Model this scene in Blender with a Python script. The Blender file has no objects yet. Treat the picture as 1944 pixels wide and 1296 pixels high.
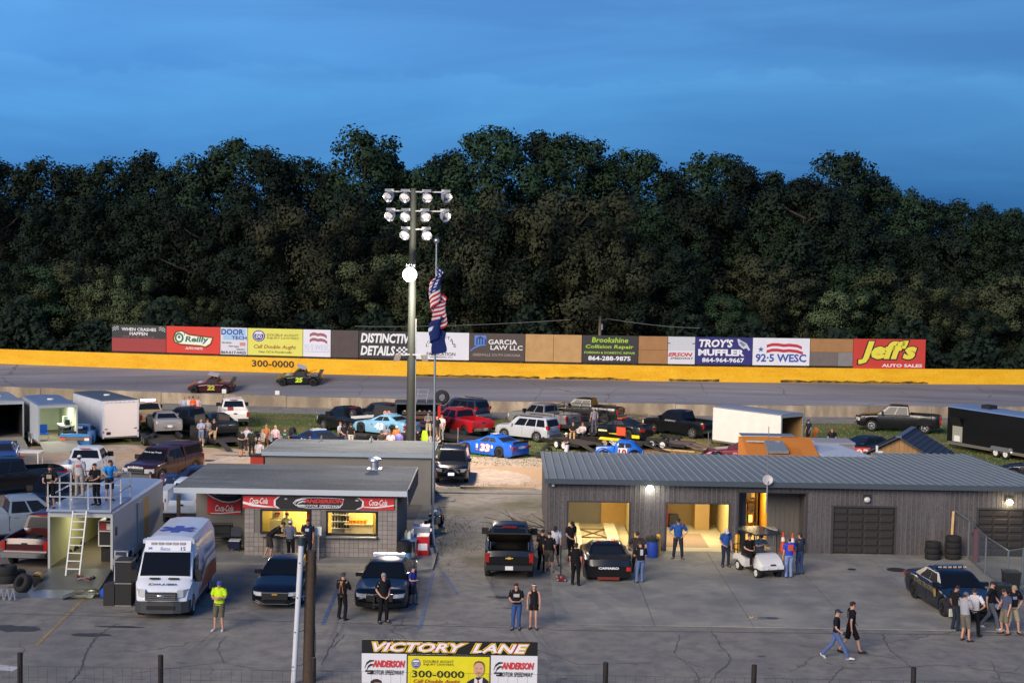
import bpy, bmesh, math, random
from mathutils import Vector, Matrix
R = math.radians
rnd = random.Random(7)
scene = bpy.context.scene
COL = scene.collection
# ---------------------------------------------------------------- camera
F = 2850.0; CH = 13.6
PITCH = math.atan(178/F); ROLL = R(0.95)
cam = bpy.data.cameras.new('camera'); camo = bpy.data.objects.new('camera', cam); COL.objects.link(camo)
CM = Matrix.Translation((0,0,CH)) @ Matrix.Rotation(math.pi/2-PITCH,4,'X') @ Matrix.Rotation(ROLL,4,'Z')
camo.matrix_world = CM
cam.sensor_width = 36; cam.lens = F/1944*36; cam.clip_end = 5000; cam.clip_start = .5
scene.camera = camo
# ---------------------------------------------------------------- sky, sun, exposure
SUN_EL, SUN_AZ = R(26), R(212)          # azimuth clockwise from +Y (away from the camera)
w = bpy.data.worlds.new('World'); scene.world = w; w.use_nodes = True
nt = w.node_tree; nt.nodes.clear(); N = nt.nodes.new; LK = nt.links.new
sky = N('ShaderNodeTexSky'); sky.sky_type = 'NISHITA'; sky.sun_disc = False
sky.sun_elevation = SUN_EL; sky.sun_rotation = 2*math.pi-SUN_AZ; sky.air_density = 1.0; sky.dust_density = .2; sky.ozone_density = 3.0
tc = N('ShaderNodeTexCoord')
mp = N('ShaderNodeMapping'); mp.inputs['Scale'].default_value = (1.8,1.8,11); mp.inputs['Rotation'].default_value = (.05,R(2.0),.3); mp.inputs['Location'].default_value = (9.3,5.1,2.7)
n1 = N('ShaderNodeTexNoise'); n1.inputs['Scale'].default_value = 2.2; n1.inputs['Detail'].default_value = 7; n1.inputs['Roughness'].default_value = .52; n1.inputs['Distortion'].default_value = .6
r1 = N('ShaderNodeValToRGB'); r1.color_ramp.elements[0].position = .36; r1.color_ramp.elements[1].position = .72
r1.color_ramp.elements[0].color = (.82,.85,.89,1); r1.color_ramp.elements[1].color = (1.10,1.12,1.06,1)
mu = N('ShaderNodeMixRGB'); mu.blend_type = 'MULTIPLY'; mu.inputs[0].default_value = 1
bg = N('ShaderNodeBackground'); bg.inputs['Strength'].default_value = .05
out = N('ShaderNodeOutputWorld')
LK(tc.outputs['Generated'],mp.inputs['Vector']); LK(mp.outputs[0],n1.inputs['Vector']); LK(n1.outputs['Fac'],r1.inputs['Fac'])
sx = N('ShaderNodeSeparateXYZ'); LK(tc.outputs['Generated'],sx.inputs[0]); r2 = N('ShaderNodeValToRGB'); LK(sx.outputs['Z'],r2.inputs['Fac'])
ce = r2.color_ramp; ce.elements[0].position = 0; ce.elements[0].color = (.022,.10,.44,1); ce.elements[1].position = .6; ce.elements[1].color = (.42,.66,1,1); 
for q_,c_ in ((.035,(.052,.185,.55,1)),(.095,(.145,.355,.68,1)),(.16,(.255,.48,.76,1))): e_ = ce.elements.new(q_); e_.color = c_
m0 = N('ShaderNodeMixRGB'); m0.blend_type = 'MULTIPLY'; m0.inputs[0].default_value = 1; LK(sky.outputs[0],m0.inputs[1]); LK(r2.outputs[0],m0.inputs[2])
# a faint bank of heaped cloud low above the trees
mq = N('ShaderNodeMapping'); mq.inputs['Scale'].default_value = (9,9,16); mq.inputs['Location'].default_value = (2.3,.4,0); LK(tc.outputs['Generated'],mq.inputs['Vector'])
nq = N('ShaderNodeTexNoise'); nq.inputs['Scale'].default_value = 1.3; nq.inputs['Detail'].default_value = 8; nq.inputs['Roughness'].default_value = .6; LK(mq.outputs[0],nq.inputs['Vector'])
ma = N('ShaderNodeMath'); ma.operation = 'MULTIPLY_ADD'; ma.inputs[1].default_value = .055; LK(nq.outputs['Fac'],ma.inputs[0]); ms = N('ShaderNodeMath'); ms.operation = 'MULTIPLY'; ms.inputs[1].default_value = -1; LK(sx.outputs['Z'],ms.inputs[0]); LK(ms.outputs[0],ma.inputs[2])
rq = N('ShaderNodeValToRGB'); mm = N('ShaderNodeMapRange'); mm.inputs['From Min'].default_value = -.11; mm.inputs['From Max'].default_value = .0; LK(ma.outputs[0],mm.inputs['Value']); LK(mm.outputs[0],rq.inputs['Fac'])
rq.color_ramp.elements[0].position = .22; rq.color_ramp.elements[0].color = (1,1,1,1); rq.color_ramp.elements[1].position = .75; rq.color_ramp.elements[1].color = (.96,.96,.97,1); e_ = rq.color_ramp.elements.new(.26); e_.color = (1.13,1.10,1.05,1)
m1 = N('ShaderNodeMixRGB'); m1.blend_type = 'MULTIPLY'; m1.inputs[0].default_value = 1; LK(m0.outputs[0],m1.inputs[1]); LK(rq.outputs[0],m1.inputs[2])
LK(m1.outputs[0],mu.inputs[1]); LK(r1.outputs['Color'],mu.inputs[2]); LK(mu.outputs[0],bg.inputs['Color']); LK(bg.outputs[0],out.inputs['Surface'])
sl = bpy.data.lights.new('sun','SUN'); sl.energy = 1.45; sl.angle = R(32); sl.color = (1,.86,.70)
so = bpy.data.objects.new('sun', sl); COL.objects.link(so)
sd = Vector((math.sin(SUN_AZ)*math.cos(SUN_EL), math.cos(SUN_AZ)*math.cos(SUN_EL), math.sin(SUN_EL)))
so.rotation_euler = (-sd).to_track_quat('-Z','Y').to_euler(); so.location = (-30,-30,60)
vs = scene.view_settings; vs.view_transform = 'Standard'; vs.look = 'None'; vs.gamma = 1; vs.use_curve_mapping = False; vs.exposure = 1.38
cy = scene.cycles; cy.use_denoising = True; cy.max_bounces = 5; cy.diffuse_bounces = 3; cy.glossy_bounces = 3; cy.transmission_bounces = 3; cy.transparent_max_bounces = 6; cy.sample_clamp_indirect = 4
cy.caustics_reflective = False; cy.caustics_refractive = False
# ---------------------------------------------------------------- pixel of the photograph -> point of the place
def ray(px, py):
    return (CM.to_3x3() @ Vector(((px-972)/F, -(py-648)/F, -1)))
def gp(px, py, z=0.0):
    d = ray(px,py); t = (z-CH)/d.z; return Vector((d.x*t, d.y*t, z))
def yp(px, py, Y):
    d = ray(px,py); t = Y/d.y; return Vector((d.x*t, Y, CH+d.z*t))
# ---------------------------------------------------------------- materials
_M = {}
def _nodes(name):
    m = bpy.data.materials.new(name); m.use_nodes = True; t = m.node_tree
    return m, t, t.nodes['Principled BSDF'], t.nodes.new, t.links.new
def pm(col, rough=.6, metal=0., var=.12, scale=5., bump=0., coat=0., spec=.5, emit=0., alpha=1.):
    k = (tuple(round(c,4) for c in col),rough,metal,var,scale,bump,coat,spec,emit,alpha)
    if k in _M: return _M[k]
    m, t, b, n, l = _nodes('surface_%d' % len(_M))
    b.inputs['Roughness'].default_value = rough; b.inputs['Metallic'].default_value = metal
    b.inputs['Coat Weight'].default_value = coat; b.inputs['Coat Roughness'].default_value = .08; b.inputs['Specular IOR Level'].default_value = spec
    b.inputs['Alpha'].default_value = alpha
    c = n('ShaderNodeTexCoord'); z = n('ShaderNodeTexNoise'); z.inputs['Scale'].default_value = scale; z.inputs['Detail'].default_value = 5
    l(c.outputs['Object'], z.inputs['Vector'])
    mx = n('ShaderNodeMixRGB')
    mx.inputs[1].default_value = (*[max(0,x*(1-var)) for x in col],1); mx.inputs[2].default_value = (*[min(1,x*(1+var)+var*.004) for x in col],1)
    l(z.outputs['Fac'], mx.inputs[0]); l(mx.outputs[0], b.inputs['Base Color'])
    if bump:
        bp = n('ShaderNodeBump'); bp.inputs['Strength'].default_value = bump; bp.inputs['Distance'].default_value = .02
        z2 = n('ShaderNodeTexNoise'); z2.inputs['Scale'].default_value = scale*6; z2.inputs['Detail'].default_value = 4
        l(c.outputs['Object'], z2.inputs['Vector']); l(z2.outputs['Fac'], bp.inputs['Height']); l(bp.outputs[0], b.inputs['Normal'])
    if emit:
        l(mx.outputs[0], b.inputs['Emission Color']); b.inputs['Emission Strength'].default_value = emit
    _M[k] = m; return m
def S(r,g,b):      # 0..255 display colour -> linear
    f = lambda v: (v/255/12.92) if v/255 <= .04045 else ((v/255+.055)/1.055)**2.4
    return (f(r),f(g),f(b))
def paint(col, rough=.28): return pm(col, rough, 0, .13, 1.7, 0, .3)
def cloth(col): return pm(col, .9, 0, .3, 7, .8, 0, .2)
def layered(name, cols, scales, rough=.9, bump=.4, crack=None, stretch=(1,1,1), bscale=40, crackcol=(.03,.03,.03), mask=(.42,.62)):
    """ground surface: several colours mixed by noises of several scales, fine relief, optional cracks"""
    m, t, b, n, l = _nodes(name); b.inputs['Roughness'].default_value = rough; b.inputs['Specular IOR Level'].default_value = .3
    c = n('ShaderNodeTexCoord'); mp = n('ShaderNodeMapping'); mp.inputs['Scale'].default_value = stretch; l(c.outputs['Object'], mp.inputs['Vector'])
    prev = None
    for i, cc in enumerate(cols):
        if prev is None:
            rgb = n('ShaderNodeRGB'); rgb.outputs[0].default_value = (*cc,1); prev = rgb.outputs[0]; continue
        z = n('ShaderNodeTexNoise'); z.inputs['Scale'].default_value = scales[i-1]; z.inputs['Detail'].default_value = 6; z.inputs['Roughness'].default_value = .6
        m2 = n('ShaderNodeMapping'); m2.inputs['Location'].default_value = (i*13.7,i*5.1,0); l(mp.outputs[0], m2.inputs['Vector']); l(m2.outputs[0], z.inputs['Vector'])
        rp = n('ShaderNodeValToRGB'); rp.color_ramp.elements[0].position = mask[0]; rp.color_ramp.elements[1].position = mask[1]; l(z.outputs['Fac'], rp.inputs['Fac'])
        mx = n('ShaderNodeMixRGB'); mx.inputs[2].default_value = (*cc,1); l(prev, mx.inputs[1]); l(rp.outputs[0], mx.inputs[0]); prev = mx.outputs[0]
    if crack:
        wv = n('ShaderNodeTexNoise'); wv.inputs['Scale'].default_value = .9; wv.inputs['Detail'].default_value = 6; l(c.outputs['Object'], wv.inputs['Vector'])
        ad = n('ShaderNodeMixRGB'); ad.blend_type = 'ADD'; ad.inputs[0].default_value = 1.6; l(c.outputs['Object'], ad.inputs[1]); l(wv.outputs['Color'], ad.inputs[2])
        v = n('ShaderNodeTexVoronoi'); v.feature = 'DISTANCE_TO_EDGE'; v.inputs['Scale'].default_value = crack; l(ad.outputs[0], v.inputs['Vector'])
        rp = n('ShaderNodeValToRGB'); rp.color_ramp.elements[0].position = .0; rp.color_ramp.elements[1].position = .006
        rp.color_ramp.elements[0].color = (.75,.75,.75,1); rp.color_ramp.elements[1].color = (0,0,0,1); l(v.outputs['Distance'], rp.inputs['Fac'])
        br = n('ShaderNodeTexNoise'); br.inputs['Scale'].default_value = .35; l(c.outputs['Object'], br.inputs['Vector'])
        rb = n('ShaderNodeValToRGB'); rb.color_ramp.elements[0].position = .45; rb.color_ramp.elements[1].position = .6; l(br.outputs['Fac'], rb.inputs['Fac'])
        ml = n('ShaderNodeMath'); ml.operation = 'MULTIPLY'; l(rp.outputs[0], ml.inputs[0]); l(rb.outputs[0], ml.inputs[1])
        mx = n('ShaderNodeMixRGB'); mx.inputs[2].default_value = (*crackcol,1); l(prev, mx.inputs[1]); l(ml.outputs[0], mx.inputs[0]); prev = mx.outputs[0]
    g = n('ShaderNodeTexNoise'); g.inputs['Scale'].default_value = bscale; g.inputs['Detail'].default_value = 3; l(c.outputs['Object'], g.inputs['Vector'])
    mg = n('ShaderNodeMixRGB'); mg.blend_type = 'MULTIPLY'; mg.inputs[0].default_value = 1
    rg = n('ShaderNodeValToRGB'); rg.color_ramp.elements[0].color = (.72,.72,.72,1); rg.color_ramp.elements[1].color = (1.25,1.25,1.25,1); rg.color_ramp.elements[0].position=.3; rg.color_ramp.elements[1].position=.7
    l(g.outputs['Fac'], rg.inputs['Fac']); l(prev, mg.inputs[1]); l(rg.outputs[0], mg.inputs[2]); l(mg.outputs[0], b.inputs['Base Color'])
    bp = n('ShaderNodeBump'); bp.inputs['Strength'].default_value = bump; bp.inputs['Distance'].default_value = .03; l(g.outputs['Fac'], bp.inputs['Height']); l(bp.outputs[0], b.inputs['Normal'])
    return m
def leafmat(name, c1, c2):
    m, t, b, n, l = _nodes(name); b.inputs['Roughness'].default_value = .75; b.inputs['Specular IOR Level'].default_value = .2
    g = n('ShaderNodeNewGeometry'); oi = n('ShaderNodeObjectInfo'); c = n('ShaderNodeTexCoord')
    z = n('ShaderNodeTexNoise'); z.inputs['Scale'].default_value = .45; z.inputs['Detail'].default_value = 3; l(c.outputs['Object'], z.inputs['Vector'])
    a = n('ShaderNodeMath'); a.operation = 'MULTIPLY_ADD'; a.inputs[1].default_value = .22; l(g.outputs['Random Per Island'], a.inputs[0]); l(z.outputs['Fac'], a.inputs[2])
    a2 = n('ShaderNodeMath'); a2.operation = 'SUBTRACT'; a2.inputs[1].default_value = .12; l(a.outputs[0], a2.inputs[0])
    mx = n('ShaderNodeMixRGB'); mx.inputs[1].default_value = (*c1,1); mx.inputs[2].default_value = (*c2,1); l(a2.outputs[0], mx.inputs[0])
    h = n('ShaderNodeHueSaturation'); mr = n('ShaderNodeMapRange'); mr.inputs['To Min'].default_value = .5; mr.inputs['To Max'].default_value = 1.35
    l(oi.outputs['Random'], mr.inputs['Value']); l(mr.outputs[0], h.inputs['Value'])
    m3 = n('ShaderNodeMapRange'); m3.inputs['To Min'].default_value = .485; m3.inputs['To Max'].default_value = .515; l(oi.outputs['Random'], m3.inputs['Value']); l(m3.outputs[0], h.inputs['Hue'])
    l(mx.outputs[0], h.inputs['Color']); l(h.outputs[0], b.inputs['Base Color'])
    return m
def emitmat(col, s):
    k = ('e',col,s)
    if k in _M: return _M[k]
    m, t, b, n, l = _nodes('glow_%d' % len(_M)); b.inputs['Base Color'].default_value = (*col,1)
    b.inputs['Emission Color'].default_value = (*col,1); b.inputs['Emission Strength'].default_value = s
    _M[k] = m; return m
GLASS = pm((.007,.009,.013), .1, 0, .05, 3, 0, 0, .22)
BLACKM = pm((.006,.006,.007), .7, 0, .3, 8)
RUBBER = pm((.012,.012,.013), .85, 0, .3, 12, .3)
CHROME = pm((.6,.6,.62), .18, 1, .08, 6)
ALU = pm((.55,.56,.58), .38, .9, .12, 7)
STEEL = pm((.33,.34,.36), .45, .8, .2, 6)
WHITE = paint(S(205,208,212)); WHITEP = pm((.72,.72,.70), .55, 0, .08, 3)
SKIN = pm(S(196,146,120), .6, 0, .1, 10); SKIN2 = pm(S(170,118,92), .6, 0, .1, 10); SKIN3 = pm(S(120,80,60), .6, 0, .1, 10)
REDLT = pm((.35,.008,.006), .2, 0, .2, 10, 0, .6); CLEARLT = pm((.7,.72,.74), .12, .3, .15, 20, 0, .6); AMBER = pm((.6,.2,.02), .25, 0, .1, 10, 0, .5)
WOOD = pm(S(196,160,110), .8, 0, .25, 6, .3); DARKWOOD = pm(S(74,60,48), .9, 0, .45, 7, .5)
# ---------------------------------------------------------------- mesh collector
class MB:
    def __init__(s): s.v = []; s.f = []; s.mi = []
    def add(s, vs, fs, mi=0):
        o = len(s.v); s.v += [tuple(v) for v in vs]; s.f += [tuple(i+o for i in f) for f in fs]; s.mi += [mi]*len(fs); return s
    def box(s, c, d, rz=0., ry=0., rx=0., mi=0):
        M = Matrix.Rotation(rz,3,'Z') @ Matrix.Rotation(ry,3,'Y') @ Matrix.Rotation(rx,3,'X'); c = Vector(c)
        vs = [c + M @ Vector((x*d[0]/2,y*d[1]/2,z*d[2]/2)) for x in (-1,1) for y in (-1,1) for z in (-1,1)]
        return s.add(vs, [(0,1,3,2),(4,6,7,5),(0,4,5,1),(2,3,7,6),(0,2,6,4),(1,5,7,3)], mi)
    def b2(s, a, b, mi=0): return s.box([(a[i]+b[i])/2 for i in range(3)], [abs(b[i]-a[i]) for i in range(3)], mi=mi)
    def bar(s, p, q, t=.05, t2=None, mi=0):
        p, q = Vector(p), Vector(q); d = q-p; L = d.length
        if L < 1e-6: return s
        M = d.to_track_quat('X','Z').to_matrix(); t2 = t2 or t; c = (p+q)/2
        vs = [c + M @ Vector((x*L/2,y*t/2,z*t2/2)) for x in (-1,1) for y in (-1,1) for z in (-1,1)]
        return s.add(vs, [(0,1,3,2),(4,6,7,5),(0,4,5,1),(2,3,7,6),(0,2,6,4),(1,5,7,3)], mi)
    def cyl(s, p, q, r, r2=None, n=12, caps=True, mi=0):
        p, q = Vector(p), Vector(q); r2 = r if r2 is None else r2
        M = (q-p).to_track_quat('Z','X').to_matrix()
        vs = []
        for c, rr in ((p,r),(q,r2)):
            for i in range(n):
                a = 2*math.pi*i/n; vs.append(c + M @ Vector((rr*math.cos(a), rr*math.sin(a), 0)))
        fs = [(i,(i+1)%n,n+(i+1)%n,n+i) for i in range(n)]
        if caps: fs += [tuple(range(n-1,-1,-1)), tuple(range(n,2*n))]
        return s.add(vs, fs, mi)
    def lathe(s, prof, c=(0,0,0), axis='Z', n=16, mi=0):
        vs = []; c = Vector(c)
        for r, h in prof:
            for i in range(n):
                a = 2*math.pi*i/n; x, y = r*math.cos(a), r*math.sin(a)
                vs.append(c + (Vector((x,y,h)) if axis=='Z' else Vector((x,h,y)) if axis=='Y' else Vector((h,x,y))))
        fs = []
        for j in range(len(prof)-1):
            for i in range(n): fs.append((j*n+i, j*n+(i+1)%n, (j+1)*n+(i+1)%n, (j+1)*n+i))
        return s.add(vs, fs, mi)
    def loft(s, rings, closed=True, caps=True, mi=0):
        n = len(rings[0]); vs = [p for r in rings for p in r]; fs = []
        for j in range(len(rings)-1):
            for i in range(n if closed else n-1): fs.append((j*n+i, j*n+(i+1)%n, (j+1)*n+(i+1)%n, (j+1)*n+i))
        if caps: fs += [tuple(range(n-1,-1,-1)), tuple(range((len(rings)-1)*n, len(rings)*n))]
        return s.add(vs, fs, mi)
    def tube(s, path, rad, side=(1,0,0), n=10, mi=0):
        """path of points, rad list of (a, b): a along side, b across"""
        path = [Vector(p) for p in path]; rings = []
        for i, p in enumerate(path):
            d = (path[min(i+1,len(path)-1)] - path[max(i-1,0)]).normalized()
            u = Vector(side); u = (u - d*u.dot(d))
            if u.length < 1e-4: u = Vector((0,1,0)) - d*d.y
            u.normalize(); v = d.cross(u); a, b = rad[i] if isinstance(rad[i],tuple) else (rad[i],rad[i])
            rings.append([p + u*a*math.cos(2*math.pi*k/n) + v*b*math.sin(2*math.pi*k/n) for k in range(n)])
        return s.loft(rings, mi=mi)
    def ball(s, c, r, n=10, m=6, mi=0):
        r = (r,r,r) if not isinstance(r,(tuple,list)) else r; c = Vector(c); vs = []; fs = []
        for j in range(m+1):
            t = math.pi*j/m
            for i in range(n):
                a = 2*math.pi*i/n; vs.append(c + Vector((r[0]*math.sin(t)*math.cos(a), r[1]*math.sin(t)*math.sin(a), -r[2]*math.cos(t))))
        for j in range(m):
            for i in range(n): fs.append((j*n+i, j*n+(i+1)%n, (j+1)*n+(i+1)%n, (j+1)*n+i))
        return s.add(vs, fs, mi)
    def prism(s, poly, ax, a, b, mi=0):
        """polygon in the plane across axis ax, swept from a to b"""
        def P(p, h): return (h,p[0],p[1]) if ax=='X' else (p[0],h,p[1]) if ax=='Y' else (p[0],p[1],h)
        n = len(poly); vs = [P(p,a) for p in poly] + [P(p,b) for p in poly]
        return s.add(vs, [(i,(i+1)%n,n+(i+1)%n,n+i) for i in range(n)] + [tuple(range(n-1,-1,-1)), tuple(range(n,2*n))], mi)
    def mesh(s, name, mats, smooth=None):
        me = bpy.data.meshes.new(name); me.from_pydata(s.v, [], s.f)
        for m in (mats if isinstance(mats,(list,tuple)) else [mats]): me.materials.append(m)
        if any(s.mi): me.polygons.foreach_set('material_index', s.mi)
        bm = bmesh.new(); bm.from_mesh(me); bmesh.ops.recalc_face_normals(bm, faces=bm.faces); bm.to_mesh(me); bm.free()
        if smooth:
            me.shade_smooth(); me.set_sharp_from_angle(angle=R(smooth))
        return me
    def build(s, name, mats, parent=None, smooth=None):
        return link(name, s.mesh(name, mats, smooth), parent)
def link(name, me, parent=None):
    o = bpy.data.objects.new(name, me); COL.objects.link(o)
    if parent is not None: o.parent = parent
    return o
def tag(o, label=None, cat=None, group=None, kind=None):
    if label: o['label'] = label
    if cat: o['category'] = cat
    if group: o['group'] = group
    if kind: o['kind'] = kind
    return o
def thing(name, label, cat, loc=(0,0,0), rz=0., group=None):
    o = bpy.data.objects.new(name, None); COL.objects.link(o); o.location = loc; o.rotation_euler = (0,0,rz); o.empty_display_size = .2
    return tag(o, label, cat, group)
def copytree(o, parent=None):
    c = o.copy(); COL.objects.link(c); c.parent = parent
    for ch in list(o.children): copytree(ch, c)
    return c
# ---------------------------------------------------------------- flat print: lettering and shapes on a face
_T = {}
def textmesh(txt, shear, bold):
    k = (txt,shear,bold)
    if k not in _T:
        c = bpy.data.curves.new('lettering','FONT'); c.body = txt; c.shear = shear; c.offset = bold; c.resolution_u = 2; c.align_x = 'LEFT'
        o = bpy.data.objects.new('lettering', c); me = bpy.data.meshes.new_from_object(o); bpy.data.objects.remove(o); bpy.data.curves.remove(c)
        vs = [v.co.copy() for v in me.vertices]; fs = [tuple(p.vertices) for p in me.polygons]; bpy.data.meshes.remove(me)
        _T[k] = (vs, fs)
    return _T[k]
class Face:
    """a flat rectangle: lower-left O, unit right U, unit up V, size w x h; things printed on it are parts of parent"""
    def __init__(s, parent, O, U, V, w, h):
        s.p = parent; s.O = Vector(O); s.U = Vector(U).normalized(); s.V = Vector(V).normalized(); s.N = s.U.cross(s.V); s.w = w; s.h = h; s.k = 0
    def P(s, u, v, d=None): return s.O + s.U*(u*s.w) + s.V*(v*s.h) + s.N*(.006+.003*s.k if d is None else d)
    def text(s, txt, u0, v0, u1, v1, col, shear=0., bold=.0, name='lettering', slope=0.):
        s.k += 1; vs, fs = textmesh(txt, shear, bold)
        x0 = min(v.x for v in vs); x1 = max(v.x for v in vs); y0 = min(v.y for v in vs); y1 = max(v.y for v in vs)
        m = MB(); pts = []
        for v in vs:
            a = (v.x-x0)/(x1-x0); b = (v.y-y0)/(y1-y0); pts.append(s.P(u0+(u1-u0)*a, v0+(v1-v0)*b + slope*a))
        m.add(pts, fs)
        return m.build(name, col if not isinstance(col,tuple) else pm(col,.6), s.p)
    def poly(s, pts, col, name='print'):
        s.k += 1; m = MB(); m.add([s.P(*p) for p in pts], [tuple(range(len(pts)))])
        return m.build(name, col if not isinstance(col,tuple) else pm(col,.6), s.p)
    def rect(s, u0, v0, u1, v1, col, name='print'): return s.poly([(u0,v0),(u1,v0),(u1,v1),(u0,v1)], col, name)
    def ell(s, u, v, ru, rv, col, name='print', n=24): return s.poly([(u+ru*math.cos(2*math.pi*i/n), v+rv*math.sin(2*math.pi*i/n)) for i in range(n)], col, name)
    def band(s, pts, t, col, name='print'):
        """ribbon of half-width t (in v) along pts"""
        up = [(u,v+tt) for (u,v),tt in zip(pts, t if isinstance(t,list) else [t]*len(pts))]; dn = [(u,v-tt) for (u,v),tt in zip(pts, t if isinstance(t,list) else [t]*len(pts))]
        s.k += 1; m = MB(); n = len(pts); m.add([s.P(*p) for p in up+dn], [(i,n+i,n+i+1,i+1) for i in range(n-1)])
        return m.build(name, col if not isinstance(col,tuple) else pm(col,.6), s.p)
    def checks(s, u0, v0, u1, v1, nx, ny, col, skew=0., name='chequered_flag'):
        s.k += 1; m = MB()
        for i in range(nx):
            for j in range(ny):
                if (i+j)%2 == 0:
                    f = lambda a,b: s.P(u0+(u1-u0)*a/nx, v0+(v1-v0)*b/ny + skew*a/nx)
                    m.add([f(i,j),f(i+1,j),f(i+1,j+1),f(i,j+1)], [(0,1,2,3)])
        return m.build(name, pm(col,.6), s.p)
ORD = ['first','second','third','fourth','fifth','sixth','seventh','eighth','ninth','tenth','eleventh','twelfth','thirteenth','fourteenth','fifteenth','sixteenth','seventeenth','eighteenth','nineteenth','twentieth','twenty-first','twenty-second','twenty-third','twenty-fourth','twenty-fifth','twenty-sixth','twenty-seventh','twenty-eighth','twenty-ninth','thirtieth','thirty-first','thirty-second','thirty-third','thirty-fourth','thirty-fifth','thirty-sixth']
# ================================================================ the ground
GRASSM = layered('grass_ground', [S(84,104,52),S(66,88,40),S(132,118,78)], [.5,.18], 1, .6, bscale=30)
FORESTF = layered('forest_floor', [S(40,44,30),S(56,50,36)], [.5], 1, .6, bscale=20)
ASPH = layered('asphalt', [S(137,133,125),S(128,124,118),S(145,140,130),S(119,116,112)], [.12,.5,1.4], .85, .25, crack=.16, bscale=60, crackcol=S(66,64,62))
TRACKM = layered('track_asphalt', [S(130,130,138),S(116,117,126),S(142,141,146),S(102,103,112)], [.5,1.0,.25], .8, .2, crack=.1, stretch=(.07,.9,1), bscale=30, crackcol=S(60,60,64))
PITM = layered('pit_road_gravel', [S(176,158,140),S(188,172,156),S(160,144,128),S(180,150,118)], [.3,1.1,.12], .95, .5, bscale=50)
GRAVM = layered('gravel', [S(150,143,132),S(166,161,152),S(130,120,106),S(108,106,80)], [.35,1.3,.22], .95, .8, bscale=55, mask=(.48,.68))
LOTM = layered('dirt_lot', [S(112,106,100),S(98,92,86),S(126,118,108)], [.3,1.0], .95, .6, bscale=45)
CONC = layered('concrete', [S(146,143,134),S(136,133,126),S(156,152,141),S(124,123,119)], [.22,.9,.5], .85, .15, bscale=70)
CONC2 = layered('stained_concrete', [S(176,158,132),S(150,134,112),S(188,172,148),S(128,116,100)], [.4,1.2,.25], .9, .25, stretch=(1.2,1.2,.35), bscale=30)
YELLOW = layered('yellow_wall_paint', [S(236,176,28),S(228,164,20),S(240,184,40)], [.3,.9], .6, .1, stretch=(.6,.6,2), bscale=20)
def sheet(name, pts, z, mat, kind='structure'):
    m = MB(); m.add([(p[0],p[1],z) for p in pts], [tuple(range(len(pts)))]); o = m.build(name, mat); o['kind'] = kind; return o
sheet('ground', [(-2500,-500),(2500,-500),(2500,3000),(-2500,3000)], 0, GRASSM)
def wob(pts, amp, n=6, seed=1):
    r = random.Random(seed); q = []
    for i in range(len(pts)-1):
        a, b = Vector(pts[i]), Vector(pts[i+1])
        for k in range(n): p = a.lerp(b,k/n); q.append((p.x+r.uniform(-amp,amp), p.y+r.uniform(-amp,amp)))
    q.append(tuple(pts[-1][:2])); return q
G2 = lambda px,py: tuple(gp(px,py)[:2])
far = [G2(*p) for p in ((-250,858),(90,847),(250,843),(400,850),(560,859),(700,863),(860,866),(1000,868),(1100,870),(1400,876),(2300,892))]
sheet('pit_road', wob(far,.22,8) + [(60,83.2),(2,83.2),(-4,84.5),(-60,84.5)], .004, PITM)
sheet('dirt_lot', [(-60,40),(-60,85),(-4.2,85),(-4.2,62)], .008, LOTM)
sheet('asphalt_apron', [(-90,10),(90,10),(90,69)] + wob([(2,64.5),(-2,63.6),(-11,64.5),(-15,64.2),(-19,60.6),(-30,60.0)],.12,6,5) + [(-90,60)], .012, ASPH)
sheet('gravel_lane', wob([(-4.8,63.4),(1.9,62.9)],.25,8,3) + [(1.9,83.4)] + wob([(1.9,84.4),(-4.4,84.4)],.2,6,4), .016, GRAVM)
SANDM = layered('pale_gravel', [S(190,172,154),S(200,184,168),S(176,156,138)], [.6,2.], .95, .6, bscale=40)
sheet('gravel_patch', wob([G2(*p) for p in ((880,903),(890,893),(930,890),(985,896),(1012,908),(990,919),(900,921),(880,903))],.18,5,9), .010, SANDM)
DIRTM = layered('orange_dirt', [S(178,142,98),S(164,130,92),S(150,120,84)], [.5,2.], .95, .6, bscale=40)
sheet('dirt_strip', wob([G2(*p) for p in ((330,886),(420,882),(505,884),(520,905),(330,905),(330,886))],.2,6,11), .010, DIRTM)
sheet('dirt_patch', wob([G2(*p) for p in ((1190,852),(1240,838),(1300,832),(1350,840),(1345,866),(1200,868),(1190,852))],.2,6,12), .010, DIRTM)
# concrete slabs in front of the garage: each slab a piece
ca = tag(bpy.data.objects.new('concrete_apron', None), kind='structure'); COL.objects.link(ca)
xs = [1.75,5.35,8.95,12.55,16.15,19.75,23.35,27]
for i in range(len(xs)-1):
    m = MB(); m.b2((xs[i]+.015,53.7,0),(xs[i+1]-.015,67.6,.035+.004*(i%2))); m.build('concrete_slab', CONC, ca)
wk = MB(); wk.b2((-15.2,62.9,0),(-3.6,66.9,.10)); o = wk.build('concession_walk', CONC); o['kind'] = 'structure'
m = MB(); m.prism([tuple(gp(*p)[:2]) for p in ((785,1040),(829,1040),(832,1048),(822,1083),(775,1090))],'Z',0,.115); o = m.build('concrete_pad', CONC); o['kind'] = 'structure'
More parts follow.
